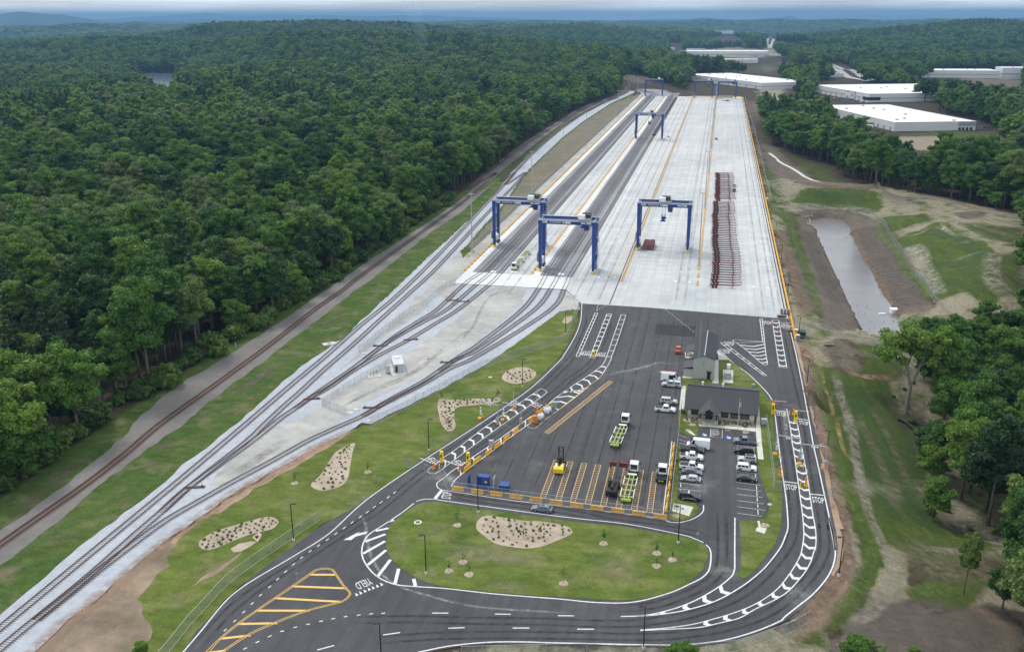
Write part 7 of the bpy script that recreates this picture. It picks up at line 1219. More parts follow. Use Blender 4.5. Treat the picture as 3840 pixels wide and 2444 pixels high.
def sapling(z, x, y, h, label, base=.05, full=1.0):
    p = path('%s %d,%d' % (z, x, y))[0]; p.z = base; rs = np.random.default_rng(int(x * 7 + y)); t = thing('young_tree', label, 'tree', p, 0, 'young trees planted in mulch rings'); MB().cyl((0, 0, 0), (0, 0, h * .8), .05, .02, 6).obj('trunk', BARK, t); mb = MB(); lobes = [((rs.normal(0, h * .06), rs.normal(0, h * .06), h * (.4 + .55 * k / 7)), h * .13 * (1.15 - k / 9) * full) for k in range(8)]; leaves(mb, lobes, int(150 * full), .13, rs); mb.obj('crown', BUSHM, t, fix=False)
    q = MB(); n = 18
    for k in range(n): pass
    ring = [[((r_ + .08 * math.sin(3 * a + x)) * math.cos(a), (r_ + .08 * math.sin(3 * a + x)) * math.sin(a), zz) for a in [2 * math.pi * i / n for i in range(n)]] for r_, zz in ((.95, .0), (.82, .12), (.45, .14), (.05, .09))]; q.loft(ring); q.obj('mulch_ring', MAT_MULCH, t)
for z, x, y, h, lab, b_, fu in (('M', 1110, 262, 4.2, 'young tree in a mulch ring near the top left of the oval lawn', .05, 1), ('M', 1168, 635, 2.4, 'sparse sapling behind the two others at the left oval lawn', .05, .4), ('M', 1026, 722, 2.2, 'sparse sapling nearest the left pole on the oval lawn', .05, .5), ('M', 1230, 757, 2.4, 'sparse sapling on the right of the left oval lawn trio', .05, .4), ('M', 2178, 845, 4.6, 'feathery young tree at the bottom middle of the oval lawn', .05, 1), ('N', 437, 445, 3.6, 'young tree beside the dark green patch on the oval lawn', .05, .8), ('N', 972, 545, 2.6, 'leafy sapling below the right light pole on the oval lawn', .05, .7), ('N', 1127, 610, 2.2, 'sparse sapling at the right end of the oval lawn', .05, .4), ('N', 968, 672, 2.4, 'sparse sapling lowest of the right oval lawn group', .05, .4), ('G', 408, 1155, 5.2, 'slender young tree beside the square concrete pad at the car park', .05, 1), ('G', 1410, 1260, 5.0, 'slender young tree at the end of the right parking stalls', .05, 1), ('G', 1190, 215, 3.6, 'young tree in front of the office beside the flagpole', .08, .9), ('K', 1818, 452, 3.2, 'young tree in a mulch ring on the left lawn near the gate', -.02, .7), ('K', 1085, 565, 3.6, 'young tree in a mulch ring low on the left lawn', -.02, .8), ('E', 948, 135, 3.4, 'young tree at the tip of the bent mulch bed', .0, .9), ('E', 320, 150, 3.2, 'young tree at the upper corner of the bent mulch bed', .0, .9), ('E', 400, 450, 3.0, 'young tree at the lower end of the bent mulch bed', .0, .8), ('D', 595, 1330, 1.5, 'low plant in the mulch circle on the office lawn', .07, .5), ('M', 1640, 320, 2.6, 'left sapling inside the large mulch bed', .08, .5), ('M', 1775, 390, 2.6, 'middle sapling inside the large mulch bed', .08, .5), ('M', 1940, 370, 2.8, 'right sapling inside the large mulch bed', .08, .7)): sapling(z, x, y, h, lab, b_, fu)
# undergrowth bushes along the forest edge
EDGE = path('H 130,1500 420,1270 640,1130 860,965 1000,830 1120,745 1240,680 1430,625 1520,520 1640,425 1790,385 1960,295 2070,180 2250,125 2400,50 | J 300,270 390,180 530,100 700,20') + path('A 0,470 130,405 300,275 420,185 520,95 640,45')
ed = resample(EDGE, 2.4, smooth=False)
for k, p in enumerate(ed[:150]):
    d = Vector((-p.y, p.x, 0)).normalized(); q = p + d * random.uniform(-.3, 3.0) + Vector((random.uniform(-1, 1), random.uniform(-1, 1), 0)); q.z = tz(q) - .3
    plantone('bush', ('spreading', 'rounded', 'tall', 'low')[k % 4] + ' green bush at the forest foot ' + ('at the lower left corner' if q.y < 225 else 'beside the near main line' if q.y < 275 else 'across from the clay bank' if q.y < 320 else 'across from the shed' if q.y < 400 else 'across from the lead tracks'), 'bush', q, BU[k % 4], random.uniform(.8, 2.7), 'bushes at the foot of the left forest')
rb = tpath('Q 1290,700 1230,780 1260,950 1300,1040 1420,1160 1530,1260 1520,1400 | O 1450,200 1700,330 1950,370 2150,400 2330,500')
for k, p in enumerate(resample(rb, 4.5, smooth=False)):
    q = p + Vector((random.uniform(0, 6), random.uniform(0, 5), 0)); q.z = tz(q) - .3; plantone('bush', 'low bush under the trees on the right slope', 'bush', q, BU[k % 4], random.uniform(.4, .9), 'bushes under the right woods')
def solo(z, x, y, var, s, name, label, terrain=True, sq=1.0):
    p = GT(z, x, y) if terrain else path('%s %d,%d' % (z, x, y))[0]; p.z -= .2; cm, tm, h, r_, kd = VAR[var]; t = thing(name, label, 'tree', p, random.uniform(0, 6)); t.scale = (s * sq, s * sq, s); put('trunk', tm, t); put('crown', cm, t)
# the big open-grown tree with a visible forked trunk
p = GT('Q', 1335, 960); bigt = thing('forked_tree', 'big spreading tree with pale forked trunk at the right clearing', 'tree', p); tb = MB(); rs = np.random.default_rng(5); BARKL = M('pale_bark', (.22, .20, .17), .9, var=.2)
def limb(a, b_, r0, r1): tb.cyl(a, b_, r0, r1, 8, False)
limb((0, 0, -.5), (.4, 0, 9), .75, .6); limb((.4, 0, 9), (-1.2, .3, 15), .5, .36); limb((.4, 0, 9), (2.4, -.3, 15.5), .48, .34); limb((-1.2, .3, 15), (-4.5, .8, 19.5), .3, .14); limb((-1.2, .3, 15), (-.4, -.5, 22), .3, .15); limb((2.4, -.3, 15.5), (4.0, .5, 21), .3, .14); limb((2.4, -.3, 15.5), (7.5, .2, 19), .26, .1); limb((-1.0, 0, 13), (-8, .5, 17.5), .22, .08); limb((-.4, -.5, 22), (0, 0, 26), .15, .05); limb((3, 0, 17), (3, -2, 23), .2, .08)
tb.obj('trunk', BARKL, bigt, smooth=True); cb = MB(); lobes = [((rs.uniform(-8, 9.5), rs.uniform(-5, 5), rs.uniform(18, 28)), rs.uniform(1.6, 3.2)) for _ in range(38)]; lobes += [((-8.5, 0, 18), 1.6), ((8.5, 0, 20), 2.2), ((-6.5, 1, 20.5), 2.2), ((2, -2, 24), 3), ((-1, 1, 26), 3.2), ((5, 1, 24), 3)]; leaves(cb, lobes, 6500, .42, rs); [cb.sphere(c, l * .7, 7, 5) for c, l in lobes]; cb.obj('crown', LEAF, bigt, fix=False)
solo('O', 1800, 960, 3, .62, 'leaning_sapling', 'thin young tree alone on the brown slope at lower right', sq=.62); solo('O', 2290, 860, 1, .8, 'slender_tree', 'slender tree at the right frame edge above the red clay', sq=.7); solo('O', 2190, 1090, 5, .45, 'small_tree', 'small dark leafy tree right of the brown slope', sq=1.0); solo('O', 2400, 1300, 0, .8, 'edge_tree', 'tree cut by the lower right frame edge')
for z, x, y, s, lab in (('O', 720, 1800, .42, 'dark round bushy tree at the bottom right frame edge'), ('O', 900, 1820, .36, 'second dark bushy tree at the bottom frame edge'), ('N', 1230, 1800, .36, 'bright green treetop at the bottom centre frame edge'), ('O', 1300, 1620, .16, 'small bright green bush at the bottom right edge')): solo(z, x, y, 5, s, 'bushy_tree', lab, sq=1.2)
solo('L', -180, 1560, 4, .2, 'small_tree', 'small green tree on the clay bank at lower left', False, 1.3)
# ------------------------------------------------------------------ warehouses and far buildings
WHW = M('warehouse_wall', (.62, .63, .64), .6, var=.05, scale=.1); WHR = M('white_membrane_roof', (.80, .80, .80), .6, var=.04, scale=.05); WHG = M('warehouse_grey', (.30, .31, .33), .6)
def warehouse(corner, ang, w, d, h, label, bays=0, stripe_=True, zb=None, units=8, win=0):
    p = Vector((corner[0], corner[1], tz(corner) - .3 if zb is None else zb)); t = thing('warehouse', label, 'warehouse', p, ang); wl = MB().bx(0, w, 0, d, 0, h).obj('wall', WHW, t); MB().bx(.4, w - .4, .4, d - .4, h - .6, h - .35).obj('roof', WHR, t)
    pr = MB(); [pr.bx(*b_) for b_ in ((-.1, w + .1, -.1, .5, h - .3, h + .5), (-.1, w + .1, d - .5, d + .1, h - .3, h + .5), (-.1, .5, .5, d - .5, h - .3, h + .5), (w - .5, w + .1, .5, d - .5, h - .3, h + .5))]; pr.obj('parapet', WHW, t); MB().bx(.3, w - .3, .3, d - .3, h - .34, h + .02).obj('roof_membrane', WHR, t)
    if stripe_: MB().bx(-.06, w + .06, -.06, d + .06, h * .42, h * .52).obj('wall_stripe', WHG, t)
    u_ = MB(); rs = np.random.default_rng(int(w + d)); [u_.box((rs.uniform(5, w - 5), rs.uniform(5, d - 5), h + .8), (2.4, 2.4, 1.4)) for _ in range(units)]; u_.obj('rooftop_unit', M('rooftop_grey', (.45, .46, .47), .6), t)
    for k in range(bays): MB().bx(-.2, .05, d * (k + .6) / bays - 1.6, d * (k + .6) / bays + 1.6, .2, 4).obj('dock_door', WHG, t)
    for k in range(win): MB().bx(w * (k + .5) / win - 1.4, w * (k + .5) / win + 1.4, -.2, .05, 1, 4).obj('window', GLASS2, t)
    return t
def span(a, b_): return math.atan2(b_.y - a.y, b_.x - a.x), (b_ - a).length
a, b_ = G('T', 1490, 928), G('T', 2063, 920); an, ln = span(a, b_); w3 = warehouse(a, an, ln, 185, 8.6, 'white warehouse with plain end wall beyond the right woods, nearest one', 14, False, -.3, 8); [MB().bx(x - 1.2, x + 1.2, -.2, .05, .5, 3.2).obj('window', BLACK, w3) for x in (ln - 16, ln - 12.5, ln - 8.5, ln - 4.5)]; MB().bx(ln - 18, ln + .1, -.12, .06, 4.4, 8.6).obj('grey_panel', WHG, w3)
for k in range(5): t = thing('parked_trailer', '%s parked trailer from the front at the nearest warehouse docks' % ORD[k], 'trailer', G('T', 1330 + 20 * k - 10 * k, 920 - 14 * k) + Vector((0, 0, -.2)), an + math.pi / 2 + R(92)); MB().bx(0, 13, -1.25, 1.25, 1.1, 3.9).obj('box', (M('trailer_red', (.55, .10, .05), .5), WHITE, M('trailer_green', (.05, .16, .12), .5))[k % 3], t); MB().bx(1, 4, -1.1, 1.1, .2, 1.1).obj('axles', BLACK, t)
a, b_ = G('T', 1310, 722), G('T', 925, 652); an, ln = span(a, b_); p0 = a; ang2 = math.atan2((b_ - a).y, (b_ - a).x) - math.pi / 2
w2 = warehouse(a, ang2, 190, ln, 10.5, 'long white warehouse with big lettering and glazed corner office', 10, True, -.3, 14); MB().bx(-.3, 16, -.3, .2, 2.5, 6.5).obj('corner_glazing', GLASS2, w2); MB().bx(-.3, .2, .4, 16, 2.5, 6.5).obj('corner_glazing', GLASS2, w2); MB().bx(-.25, .0, ln * .22, ln * .40, .5, 10.6).obj('sign_panel', WHG, w2); ptext('MD', (-.4, ln * .39, 1.5), (-.4, ln * .23, 1.5), (-.4, ln * .39, 9.6), WHITE, 'sign_lettering', w2, .03, Vector((-.02, 0, 0)))
a, b_ = G('T', 555, 632), G('T', 22, 562); an, ln = span(a, b_); w1 = warehouse(a, math.atan2((b_ - a).y, (b_ - a).x) - math.pi / 2, 88, ln, 9.5, 'white warehouse directly behind the far end of the pad', 9, True, -.3, 10)
for x, y, w, d, h, lab in ((30, 388, 230, 90, 16, 'far white factory block with rooftop units'), (300, 428, 80, 40, 9, 'small white building in front of the far factory'), (105, 275, 170, 60, 14, 'farthest white industrial complex near the horizon'), (0, 322, 90, 20, 9, 'low white shed row far behind the pad'), (1610, 545, 150, 60, 13, 'white building far right behind the bare mound'), (2100, 520, 60, 30, 10, 'low white building on the bare far right hill'), (2250, 545, 60, 40, 20, 'tall white block at the far right edge'), (980, 535, 40, 20, 7, 'small pale roadside building beside the highway'), (-160, 312, 60, 30, 9, 'white shed at the far clearing beside the railway')):
    a = G('T', x, y); warehouse(a, -.15, w, d, h, lab, 0, y in (388, 545), tz(a) - .5, 6)
# highway
def slab(name, s, w, mat, dz=.6, kind='structure', lift=0):
    P = resample(path(s), 12); zs = terr(np.array([p.x for p in P]), np.array([p.y for p in P]))
    for p, z in zip(P, zs): p.z = z + dz
    return tag(ribbon(P, w / 2, w / 2, 0).obj(name, mat, fix=False), kind=kind)
HWY = surf_mat('highway_concrete', (.34, .33, .31), (.42, .41, .39))
slab('highway', 'T 1330,572 1260,555 1180,540 1110,505 1070,470 1045,440 1000,415', 16, HWY); slab('highway', 'T 1350,560 1290,545 1220,510 1150,470 1080,440 1010,412', 13, HWY); slab('highway', 'T 585,322 592,290 605,262 600,247', 18, HWY); slab('highway', 'T 615,334 632,300 645,275 630,255', 18, HWY); slab('access_road', 'T 670,585 760,610 860,650', 9, HWY, .4); slab('car_park', 'T 530,400 640,392 760,396', 60, MAT_ASPH2, .4); slab('car_park', 'T 1020,690 1120,705 1220,728 1320,735', 14, MAT_ASPH2, .4); slab('car_park', 'T 2065,912 2190,912', 12, MAT_ASPH2, .3); slab('gravel_path', 'T 612,1072 680,1110 780,1165 860,1220 920,1260 968,1288', 2.6, M('path_gravel', (.55, .53, .48), .9), .25); slab('country_road', 'S 1110,610 1130,600 1125,620 1150,632', 8, MAT_ASPH2, .4)
rs = np.random.default_rng(3)
for k in range(16):
    z_, x_, y_, nm, gp = ('T', rs.uniform(1040, 1330), rs.uniform(688, 730), 'car parked in front of the lettered warehouse', 'cars at the lettered warehouse') if k < 8 else ('T', 2070 + (k - 8) * 30, 905, 'car parked at the end of the nearest warehouse', 'cars at the nearest warehouse') if k < 12 else ('T', 1030 + (k - 12) * 60, 428 + (k - 12) * 30, 'vehicle driving on the far highway', 'vehicles on the highway')
    if k < 8: x_ = 1030 + k * 38; y_ = 690 + k * 5.5
    p = G(z_, x_, y_); p.z = tz(p) + .45; t = thing('distant_car', ORD[k % 8] + ' ' + nm + ' from the left', 'car', p, rs.uniform(-.3, .3) + 1.2, gp); MB().extr([(-2.3, .3), (-2.3, .9), (-1.3, 1.0), (-.8, 1.5), (.8, 1.5), (1.4, 1.0), (2.3, .8), (2.3, .3)], -.9, .9, 'y').obj('body', list(CP.values())[k % 6], t); MB().bx(-1.1, 1.2, -.92, .92, 1.02, 1.35).obj('window', GLASS, t); wheels(t, (-1.4, 1.4), 1.8, .33, .22)
pk = MB()
for i in range(260):
    s_ = rs.random(); p = G('T', 530 + 230 * s_, 400 - 8 * math.sin(s_ * 3.1) + rs.uniform(-9, 9) * .6); p.z = tz(p) + .5; pk.box((p.x, p.y, p.z + .7), (4.5, 1.8, 1.4), rs.choice([0, 1.57]))
tag(pk.obj('distant_parked_cars', CP['silver'], fix=False), 'mass of parked cars in the far factory lot', 'cars', kind='stuff')
# houses in the forest
def house(z, x, y, w, d, h, label, ang=.2):
    p = GT(z, x, y); t = thing('house', label, 'house', p + Vector((0, 0, -.3)), ang); MB().bx(-w / 2, w / 2, -d / 2, d / 2, 0, h).obj('wall', WHITE, t); MB().extr([(-w / 2 - .5, h), (0, h + w * .38), (w / 2 + .5, h)], -d / 2 - .4, d / 2 + .4, 'y').obj('roof', ROOFM, t)
    for x_ in (-w * .25, w * .25): MB().bx(x_ - .8, x_ + .8, -d / 2 - .06, -d / 2, 1.0, 2.6).obj('window', GLASS2, t)
    MB().bx(-.5, .5, -d / 2 - .08, -d / 2, 0, 2.1).obj('door', TRIM, t); MB().bx(w * .2, w * .2 + .8, -.4, .4, h + 1, h + w * .38 + .8).obj('chimney', STONE, t)
house('R', 2220, 735, 16, 12, 6.5, 'white house with dark roof in the left forest clearing', .5); house('R', 2162, 700, 10, 8, 5, 'small white outbuilding beside the white forest house'); house('S', 512, 752, 16, 10, 5, 'white house showing through the trees left of centre', -.2); house('S', 1070, 562, 9, 9, 16, 'tall narrow pale chapel in the forest above the bend'); house('S', 1010, 662, 16, 10, 4, 'low house with red earth around it in the forest', .4)
t = thing('water_tower', 'white water tower on the far horizon', 'water tower', (lambda p: Vector((p.x, p.y, tz(p))))(G('T', 157, 215))); MB().cyl((0, 0, 0), (0, 0, 42), 3, n=10).obj('stem', WHITE, t); MB().sphere((0, 0, 48), 11, 12, 8, .75).obj('tank', WHITE, t, smooth=True)
# ------------------------------------------------------------------ small site things
def cone(z, x, y, label, terrain=False, drum=False):
    p = path('%s %d,%d' % (z, x, y))[0]; t = thing('traffic_drum' if drum else 'traffic_cone', label, 'traffic cone', p)
    if drum: MB().cyl((0, 0, .05), (0, 0, 1.0), .3, .24, 12).obj('drum', M('drum_red', (.70, .10, .06), .5), t); MB().cyl((0, 0, .45), (0, 0, .6), .28, .27, 12).obj('band', WHITE, t)
    else: MB().cyl((0, 0, .04), (0, 0, .75), .22, .04, 10).obj('cone', ORANGE, t); MB().cyl((0, 0, .35), (0, 0, .5), .145, .105, 10).obj('band', WHITE, t)
    MB().bx(-.3, .3, -.3, .3, 0, .05).obj('base', BLACK, t)
cone('D', 1492, 205, 'red white drum beside the upper right stop bar', drum=True); cone('D', 1565, 300, 'red white drum on the upper right chevron strip', drum=True); cone('J', 1888, 655, 'orange cone alone on the gravel apron')
t = thing('barricade_pile', 'tangled heap of white barricade legs at the right asphalt corner', 'barricades', path('D 1635,240')[0], RZT); q = MB()
for k in range(90):
    x, y = random.gauss(0, 1.5), random.gauss(0, 1.8); a = random.uniform(0, 3.14); l = random.uniform(.5, 1.0); z = random.uniform(.1, .9); q.bar((x - l * math.cos(a), y - l * math.sin(a), z), (x + l * math.cos(a), y + l * math.sin(a), z + random.uniform(-.3, .6)), .06)
tag(q.obj('barricade_legs', M('barricade_white', (.62, .60, .57), .5, var=.2), t, fix=False), kind='stuff'); q = MB(); [q.cyl((random.uniform(-2, 2), -2.4 + random.uniform(-.4, .4), .1), (random.uniform(-2, 2), -2.2, .2), .12, n=6) for _ in range(8)]; q.obj('barricade_foot', M('dark_red', (.16, .03, .03), .5), t)
t = thing('wire_coils', 'grey stack of fence wire coils at the corner of the pad', 'wire coils', path('D 1632,82')[0] + Vector((0, 0, .03)), RZT)
for k in range(6): MB().cyl((-1.2 + (k % 3) * 1.2, -.8, .5 + .9 * (k // 3)), (-1.2 + (k % 3) * 1.2, .9, .5 + .9 * (k // 3)), .5, n=12).obj('coil', M('coil_grey', (.16, .18, .20), .6, .3, var=.3, scale=5), t)
t = thing('timber_pallets', 'brown pallets stacked below the wire coils', 'pallets', path('D 1592,122')[0] + Vector((0, 0, .02)), RZT)
for k in range(5):
    MB().bx(-1.5, 1.5, -.5, .5, .2 * k + .12, .2 * k + .17).obj('deck', M('pallet_wood', (.28, .20, .14), .9, var=.3), t); [MB().bx(x - .06, x + .06, -.5, .5, .2 * k, .2 * k + .12).obj('runner', M('pallet_wood', (.28, .20, .14), .9), t) for x in (-1.3, 0, 1.3)]
def sign(z, x, y, h, mat, label, w=.6, hh=.6, dia=False):
    p = path('%s %d,%d' % (z, x, y))[0]; t = thing('road_sign', label, 'sign', p); MB().cyl((0, 0, 0), (0, 0, h), .04, n=6).obj('post', STEEL, t); MB().box((0, 0, h - hh / 2), (w, .03, hh), 0, R(45) if dia else 0).obj('sign_face', mat, t)
sign('K', 1922, 578, 2.6, M('sign_green', (.02, .30, .24), .4), 'small green sign on the left lawn beside the road'); sign('M', 855, 825, 2.6, STEEL, 'grey backed sign near the left pole on the oval lawn'); sign('L', 1380, 855, 2.8, STEEL, 'grey backed diamond sign inside the yellow gore', .5, .5, True); sign('N', 1378, 412, 2.0, STEEL, 'grey backed sign at the right end of the oval lawn'); sign('G', 1530, 710, 3.0, BLACK, 'slim black signal post left of the lower entry lane', .25, .6); sign('G', 1818, 770, 2.0, BLACK, 'slim black signal post on the lower entry island', .2, .4); sign('E', 1203, 205, 2.2, BLACK, 'slim black signal on the island left of the tanks', .2, .6); sign('E', 1465, 215, 2.2, BLACK, 'slim black signal behind the right exit stop bar', .2, .6)
def lid(z, x, y, r, mats, label, zz=.06, h=.12):
    p = path('%s %d,%d' % (z, x, y))[0]; p.z = zz; t = thing('manhole', label, 'manhole', p); MB().cyl((0, 0, -.05), (0, 0, h), r, n=18).obj('collar', mats[0], t); MB().cyl((0, 0, h), (0, 0, h + .03), r * .55, n=14).obj('cover', mats[1], t)
for a in (('M', 715, 236, .9, (MAT_WALK, REDC), 'white ringed manhole with red cover on the oval lawn'), ('G', 480, 1078, .5, (MAT_WALK, BLACK), 'dark manhole on the square concrete pad', .1), ('D', 541, 1394, .45, (MAT_WALK, BLACK), 'round drain lid at the end of the curved office walk', .12), ('G', 1462, 1028, .5, (MAT_WALK, GREYP), 'round white lid on the parking island grass'), ('J', 1115, 1197, .7, (MAT_WALK, MAT_WALK), 'left white lid on gravel by the fence corner', 0), ('J', 1165, 1165, .7, (MAT_WALK, MAT_WALK), 'right white lid on gravel by the fence corner', 0), ('J', 1243, 603, .6, (MAT_WALK, MAT_WALK), 'pale lid between the left track groups', 0), ('J', 1300, 1278, .6, (MAT_WALK, MAT_WALK), 'pale lid by the lawn fence end', 0), ('X', 1153, 887, .6, (MAT_WALK, MAT_WALK), 'pale lid on the left lawn above the portals', 0)): lid(*a)
for k, (x, y, lab) in enumerate(((895, 510, 'white inlet box on the grass beside the leftmost yard track'),)): t = thing('inlet_box', lab, 'drain inlet', path('J %d,%d' % (x, y))[0], .4); MB().bx(-2.2, 2.2, -1.2, 1.2, -.05, .35).obj('slab', MAT_WALK, t); MB().bx(-.6, .6, -.4, .4, .35, .38).obj('grate', BLACK, t)
t = thing('flared_outlet', 'tan flared pipe outlet above the straw patch on the left lawn', 'drain outlet', path('K 705,1125')[0], R(40)); MB().loft([[(-.5, -1.3, 0), (.9, -.6, 0), (.9, .6, 0), (-.5, 1.3, 0)], [(-.4, -1.2, .2), (.9, -.7, 1.1), (.9, .7, 1.1), (-.4, 1.2, .2)]]).obj('wing_wall', M('tan_concrete', (.50, .40, .27), .8), t); MB().bx(-.2, .95, -.4, .4, .15, .75).obj('pipe_mouth', BLACK, t)
def stand(z, x, y, ang, label):
    p = path('%s %d,%d' % (z, x, y))[0]; t = thing('switch_stand', label, 'rail switch', p, ang, 'hand thrown rail switches'); TB = M('tie_brown', (.13, .08, .065), .9); [MB().bx(-1.6, 3.4, y_ - .14, y_ + .14, .0, .18).obj('long_tie', TB, t) for y_ in (-.3, .3)]; MB().bx(2.5, 2.9, -.2, .2, .18, .5).obj('stand', BLACK, t); MB().cyl((2.7, 0, .5), (2.7, 0, 1.4), .04, n=6).obj('lever', BLACK, t); MB().bx(2.55, 2.85, -.03, .03, 1.2, 1.45).obj('target', YEL, t)
for z, x, y, ang, lab in (('J', 690, 1060, .1, 'rail switch on the lead below the fence corner'), ('J', 1430, 525, 3.2, 'rail switch left of the shed on the first runway lead'), ('J', 1690, 465, .1, 'yellow tipped derail on the right first runway track'), ('J', 2110, 690, 3.2, 'rail switch on the second runway lead'), ('J', 1350, 1145, 3.2, 'rail switch nearest the lawn fence'), ('A', 265, 1432, .1, 'left derail on the approach below the pad'), ('A', 385, 1445, .1, 'right derail on the approach below the pad'), ('I', 1720, 50, .1, 'rail switch low on the middle lead track')): stand(z, x, y, ang, lab)
t = thing('pond_outlet', 'square white concrete outlet box at the near end of the pond', 'drain outlet', GT('P', 1228, 1400) + Vector((0, 0, -.8))); q = MB(); [q.bx(*b_) for b_ in ((-1.4, 1.4, -1.4, -1.1, 0, 3.4), (-1.4, 1.4, 1.1, 1.4, 0, 3.4), (-1.4, -1.1, -1.1, 1.1, 0, 3.4), (1.1, 1.4, -1.1, 1.1, 0, 3.4))]; q.obj('box', WHITE, t); MB().bx(-1.5, 1.5, -1.5, 1.5, 3.4, 3.6).obj('cap', WHITE, t)
t = thing('float_skimmer', 'white floating skimmer on the pond', 'skimmer', Vector((*G('P', 1122, 1388, -7.2).xy, -7.15))); MB().loft([[(-1.5, -.6, 0), (1.5, -.6, 0), (1.7, .6, 0), (-1.2, .6, 0)], [(-1.2, -.4, .3), (1.3, -.4, .3), (1.4, .4, .3), (-1, .4, .3)]]).obj('float', WHITE, t); MB().bar((1.4, 0, .1), (3.4, -.5, .05), .1).obj('hose', WHITE, t)
pr_ = [q for q in PONDPTS]; rd = MB(); xs = [q.x for q in pr_]; ys = [q.y for q in pr_]
for _ in range(700):
    x, y = random.uniform(min(xs), max(xs)), random.uniform(min(ys), max(ys)); dn = sm(430, 345, np.array([y]))[0]
    if pip(np.array([x]), np.array([y]), pr_)[0] and random.random() < .12 + .9 * (y < 372): l = random.uniform(.3, .9); rd.bar((x, y, -7.3), (x + random.uniform(-.2, .2), y, -7.2 + l), .09)
tag(rd.obj('reeds', M('reed_brown', (.10, .085, .05), .9), fix=False), 'sparse brown reeds standing in the pond', 'reeds', kind='stuff')
rk = MB()
for _ in range(260):
    p = G('P', random.gauss(520, 40), random.gauss(560, 16), -6.6) if random.random() < .5 else G('P', random.gauss(1070, 70), random.gauss(1570, 18), -6.5); rk.box((p.x, p.y, tz(p) + .1), (random.uniform(.3, .9),) * 3, random.random() * 3, random.random())
tag(rk.obj('riprap', M('riprap_stone', (.42, .38, .32), .9, var=.3, scale=3), fix=False), 'pale riprap stones at both ends of the pond', 'stones', kind='stuff')
t = thing('dug_inlet', 'red clay lined inlet box in the grass by the pond fence', 'drain inlet', GT('Q', 598, 345), .3); MB().loft([[(-3.2, -1, -.6), (3.2, -1, -.6), (3.2, 1, -.6), (-3.2, 1, -.6)], [(-3.6, -1.4, .25), (3.6, -1.4, .25), (3.6, 1.4, .25), (-3.6, 1.4, .25)]], cap=False).obj('lined_pit', MAT_REDDIRT, t); MB().hexa([(-3, -.25, -.1), (3, -.25, .1), (3, .25, .1), (-3, .25, -.1), (-3, -.25, .1), (3, -.25, .3), (3, .25, .3), (-3, .25, .1)]).obj('cross_board', M('pallet_wood', (.28, .20, .14), .9), t)
t = thing('silt_fence', 'black silt fence running along the edge of the right woods', 'fence', GT('Q', 1270, 1030)); o0 = t.location.copy(); P = [q - o0 for q in resample(tpath('Q 1270,1030 1330,1060 1400,1120 1450,1180 1530,1240'), 2, smooth=False)]; q = MB(); n = len(P); q.add([v + Vector((0, 0, -.2)) for v in P] + [v + Vector((0, 0, .8)) for v in P], [(i, i + 1, n + i + 1, n + i) for i in range(n - 1)]); q.obj('fabric', BLACK, t, fix=False); [MB().cyl(v, v + Vector((0, 0, 1)), .03, n=5).obj('stake', BARK, t) for v in P[::2]]
t = thing('marker_post', 'white marker post on the grass beside the main line', 'post', path('H 2128,240')[0]); MB().cyl((0, 0, 0), (0, 0, 1.3), .09, n=8).obj('post', WHITE, t); MB().sphere((0, 0, 1.3), .09, 8, 4).obj('cap', WHITE, t)
t = thing('person', 'person in dark clothes walking beside the car park fence', 'person', path('G 418,580')[0] + Vector((0, 0, .05)), .4)
me = bpy.data.meshes.new('body'); V_ = [(0, 0, .95), (0, 0, 1.2), (0, 0, 1.45), (0, .02, 1.55), (0, .02, 1.68), (.1, .02, .9), (.1, .12, .5), (.1, .05, .08), (.1, .2, .05), (-.1, 0, .9), (-.1, -.06, .5), (-.1, -.2, .1), (-.1, -.06, .05), (.2, 0, 1.42), (.26, -.05, 1.15), (.25, .08, .92), (-.2, 0, 1.42), (-.26, .06, 1.15), (-.25, .15, .92)]; E_ = [(0, 1), (1, 2), (2, 3), (3, 4), (0, 5), (5, 6), (6, 7), (7, 8), (0, 9), (9, 10), (10, 11), (11, 12), (2, 13), (13, 14), (14, 15), (2, 16), (16, 17), (17, 18)]
me.from_pydata(V_, E_, []); me.update(); o = put('body', me, t); sk = o.modifiers.new('skin', 'SKIN'); rads = [.15, .15, .15, .06, .1, .09, .07, .05, .04, .09, .07, .05, .04, .06, .05, .04, .06, .05, .04]
for v_, r_ in zip(me.skin_vertices[0].data, rads): v_.radius = (r_, r_)
me.skin_vertices[0].data[0].use_root = True; o.modifiers.new('smooth', 'SUBSURF').levels = 1; me.materials.append(M('dark_clothes', (.03, .032, .04), .9)); MB().sphere((0, .02, 1.72), .115, 8, 6).obj('hair', M('dark_hair', (.02, .015, .012), .8), t, smooth=True)
# ------------------------------------------------------------------ air
hz = MB().bx(-41000, 41000, -16000, 41000, -420, 262).obj('haze', M('haze_air', (1, 1, 1)))
m, t, b = newmat('haze'); t.nodes.remove(b); pv_ = t.nodes.new('ShaderNodeVolumePrincipled'); pv_.inputs['Color'].default_value = (.20, .40, .66, 1); pv_.inputs['Density'].default_value = 8.0e-5; pv_.inputs['Anisotropy'].default_value = .2; t.links.new(pv_.outputs[0], t.nodes['Material Output'].inputs['Volume']); hz.data.materials[0] = m; tag(hz, kind='stuff', label='thin pale haze over the whole landscape', cat='haze')

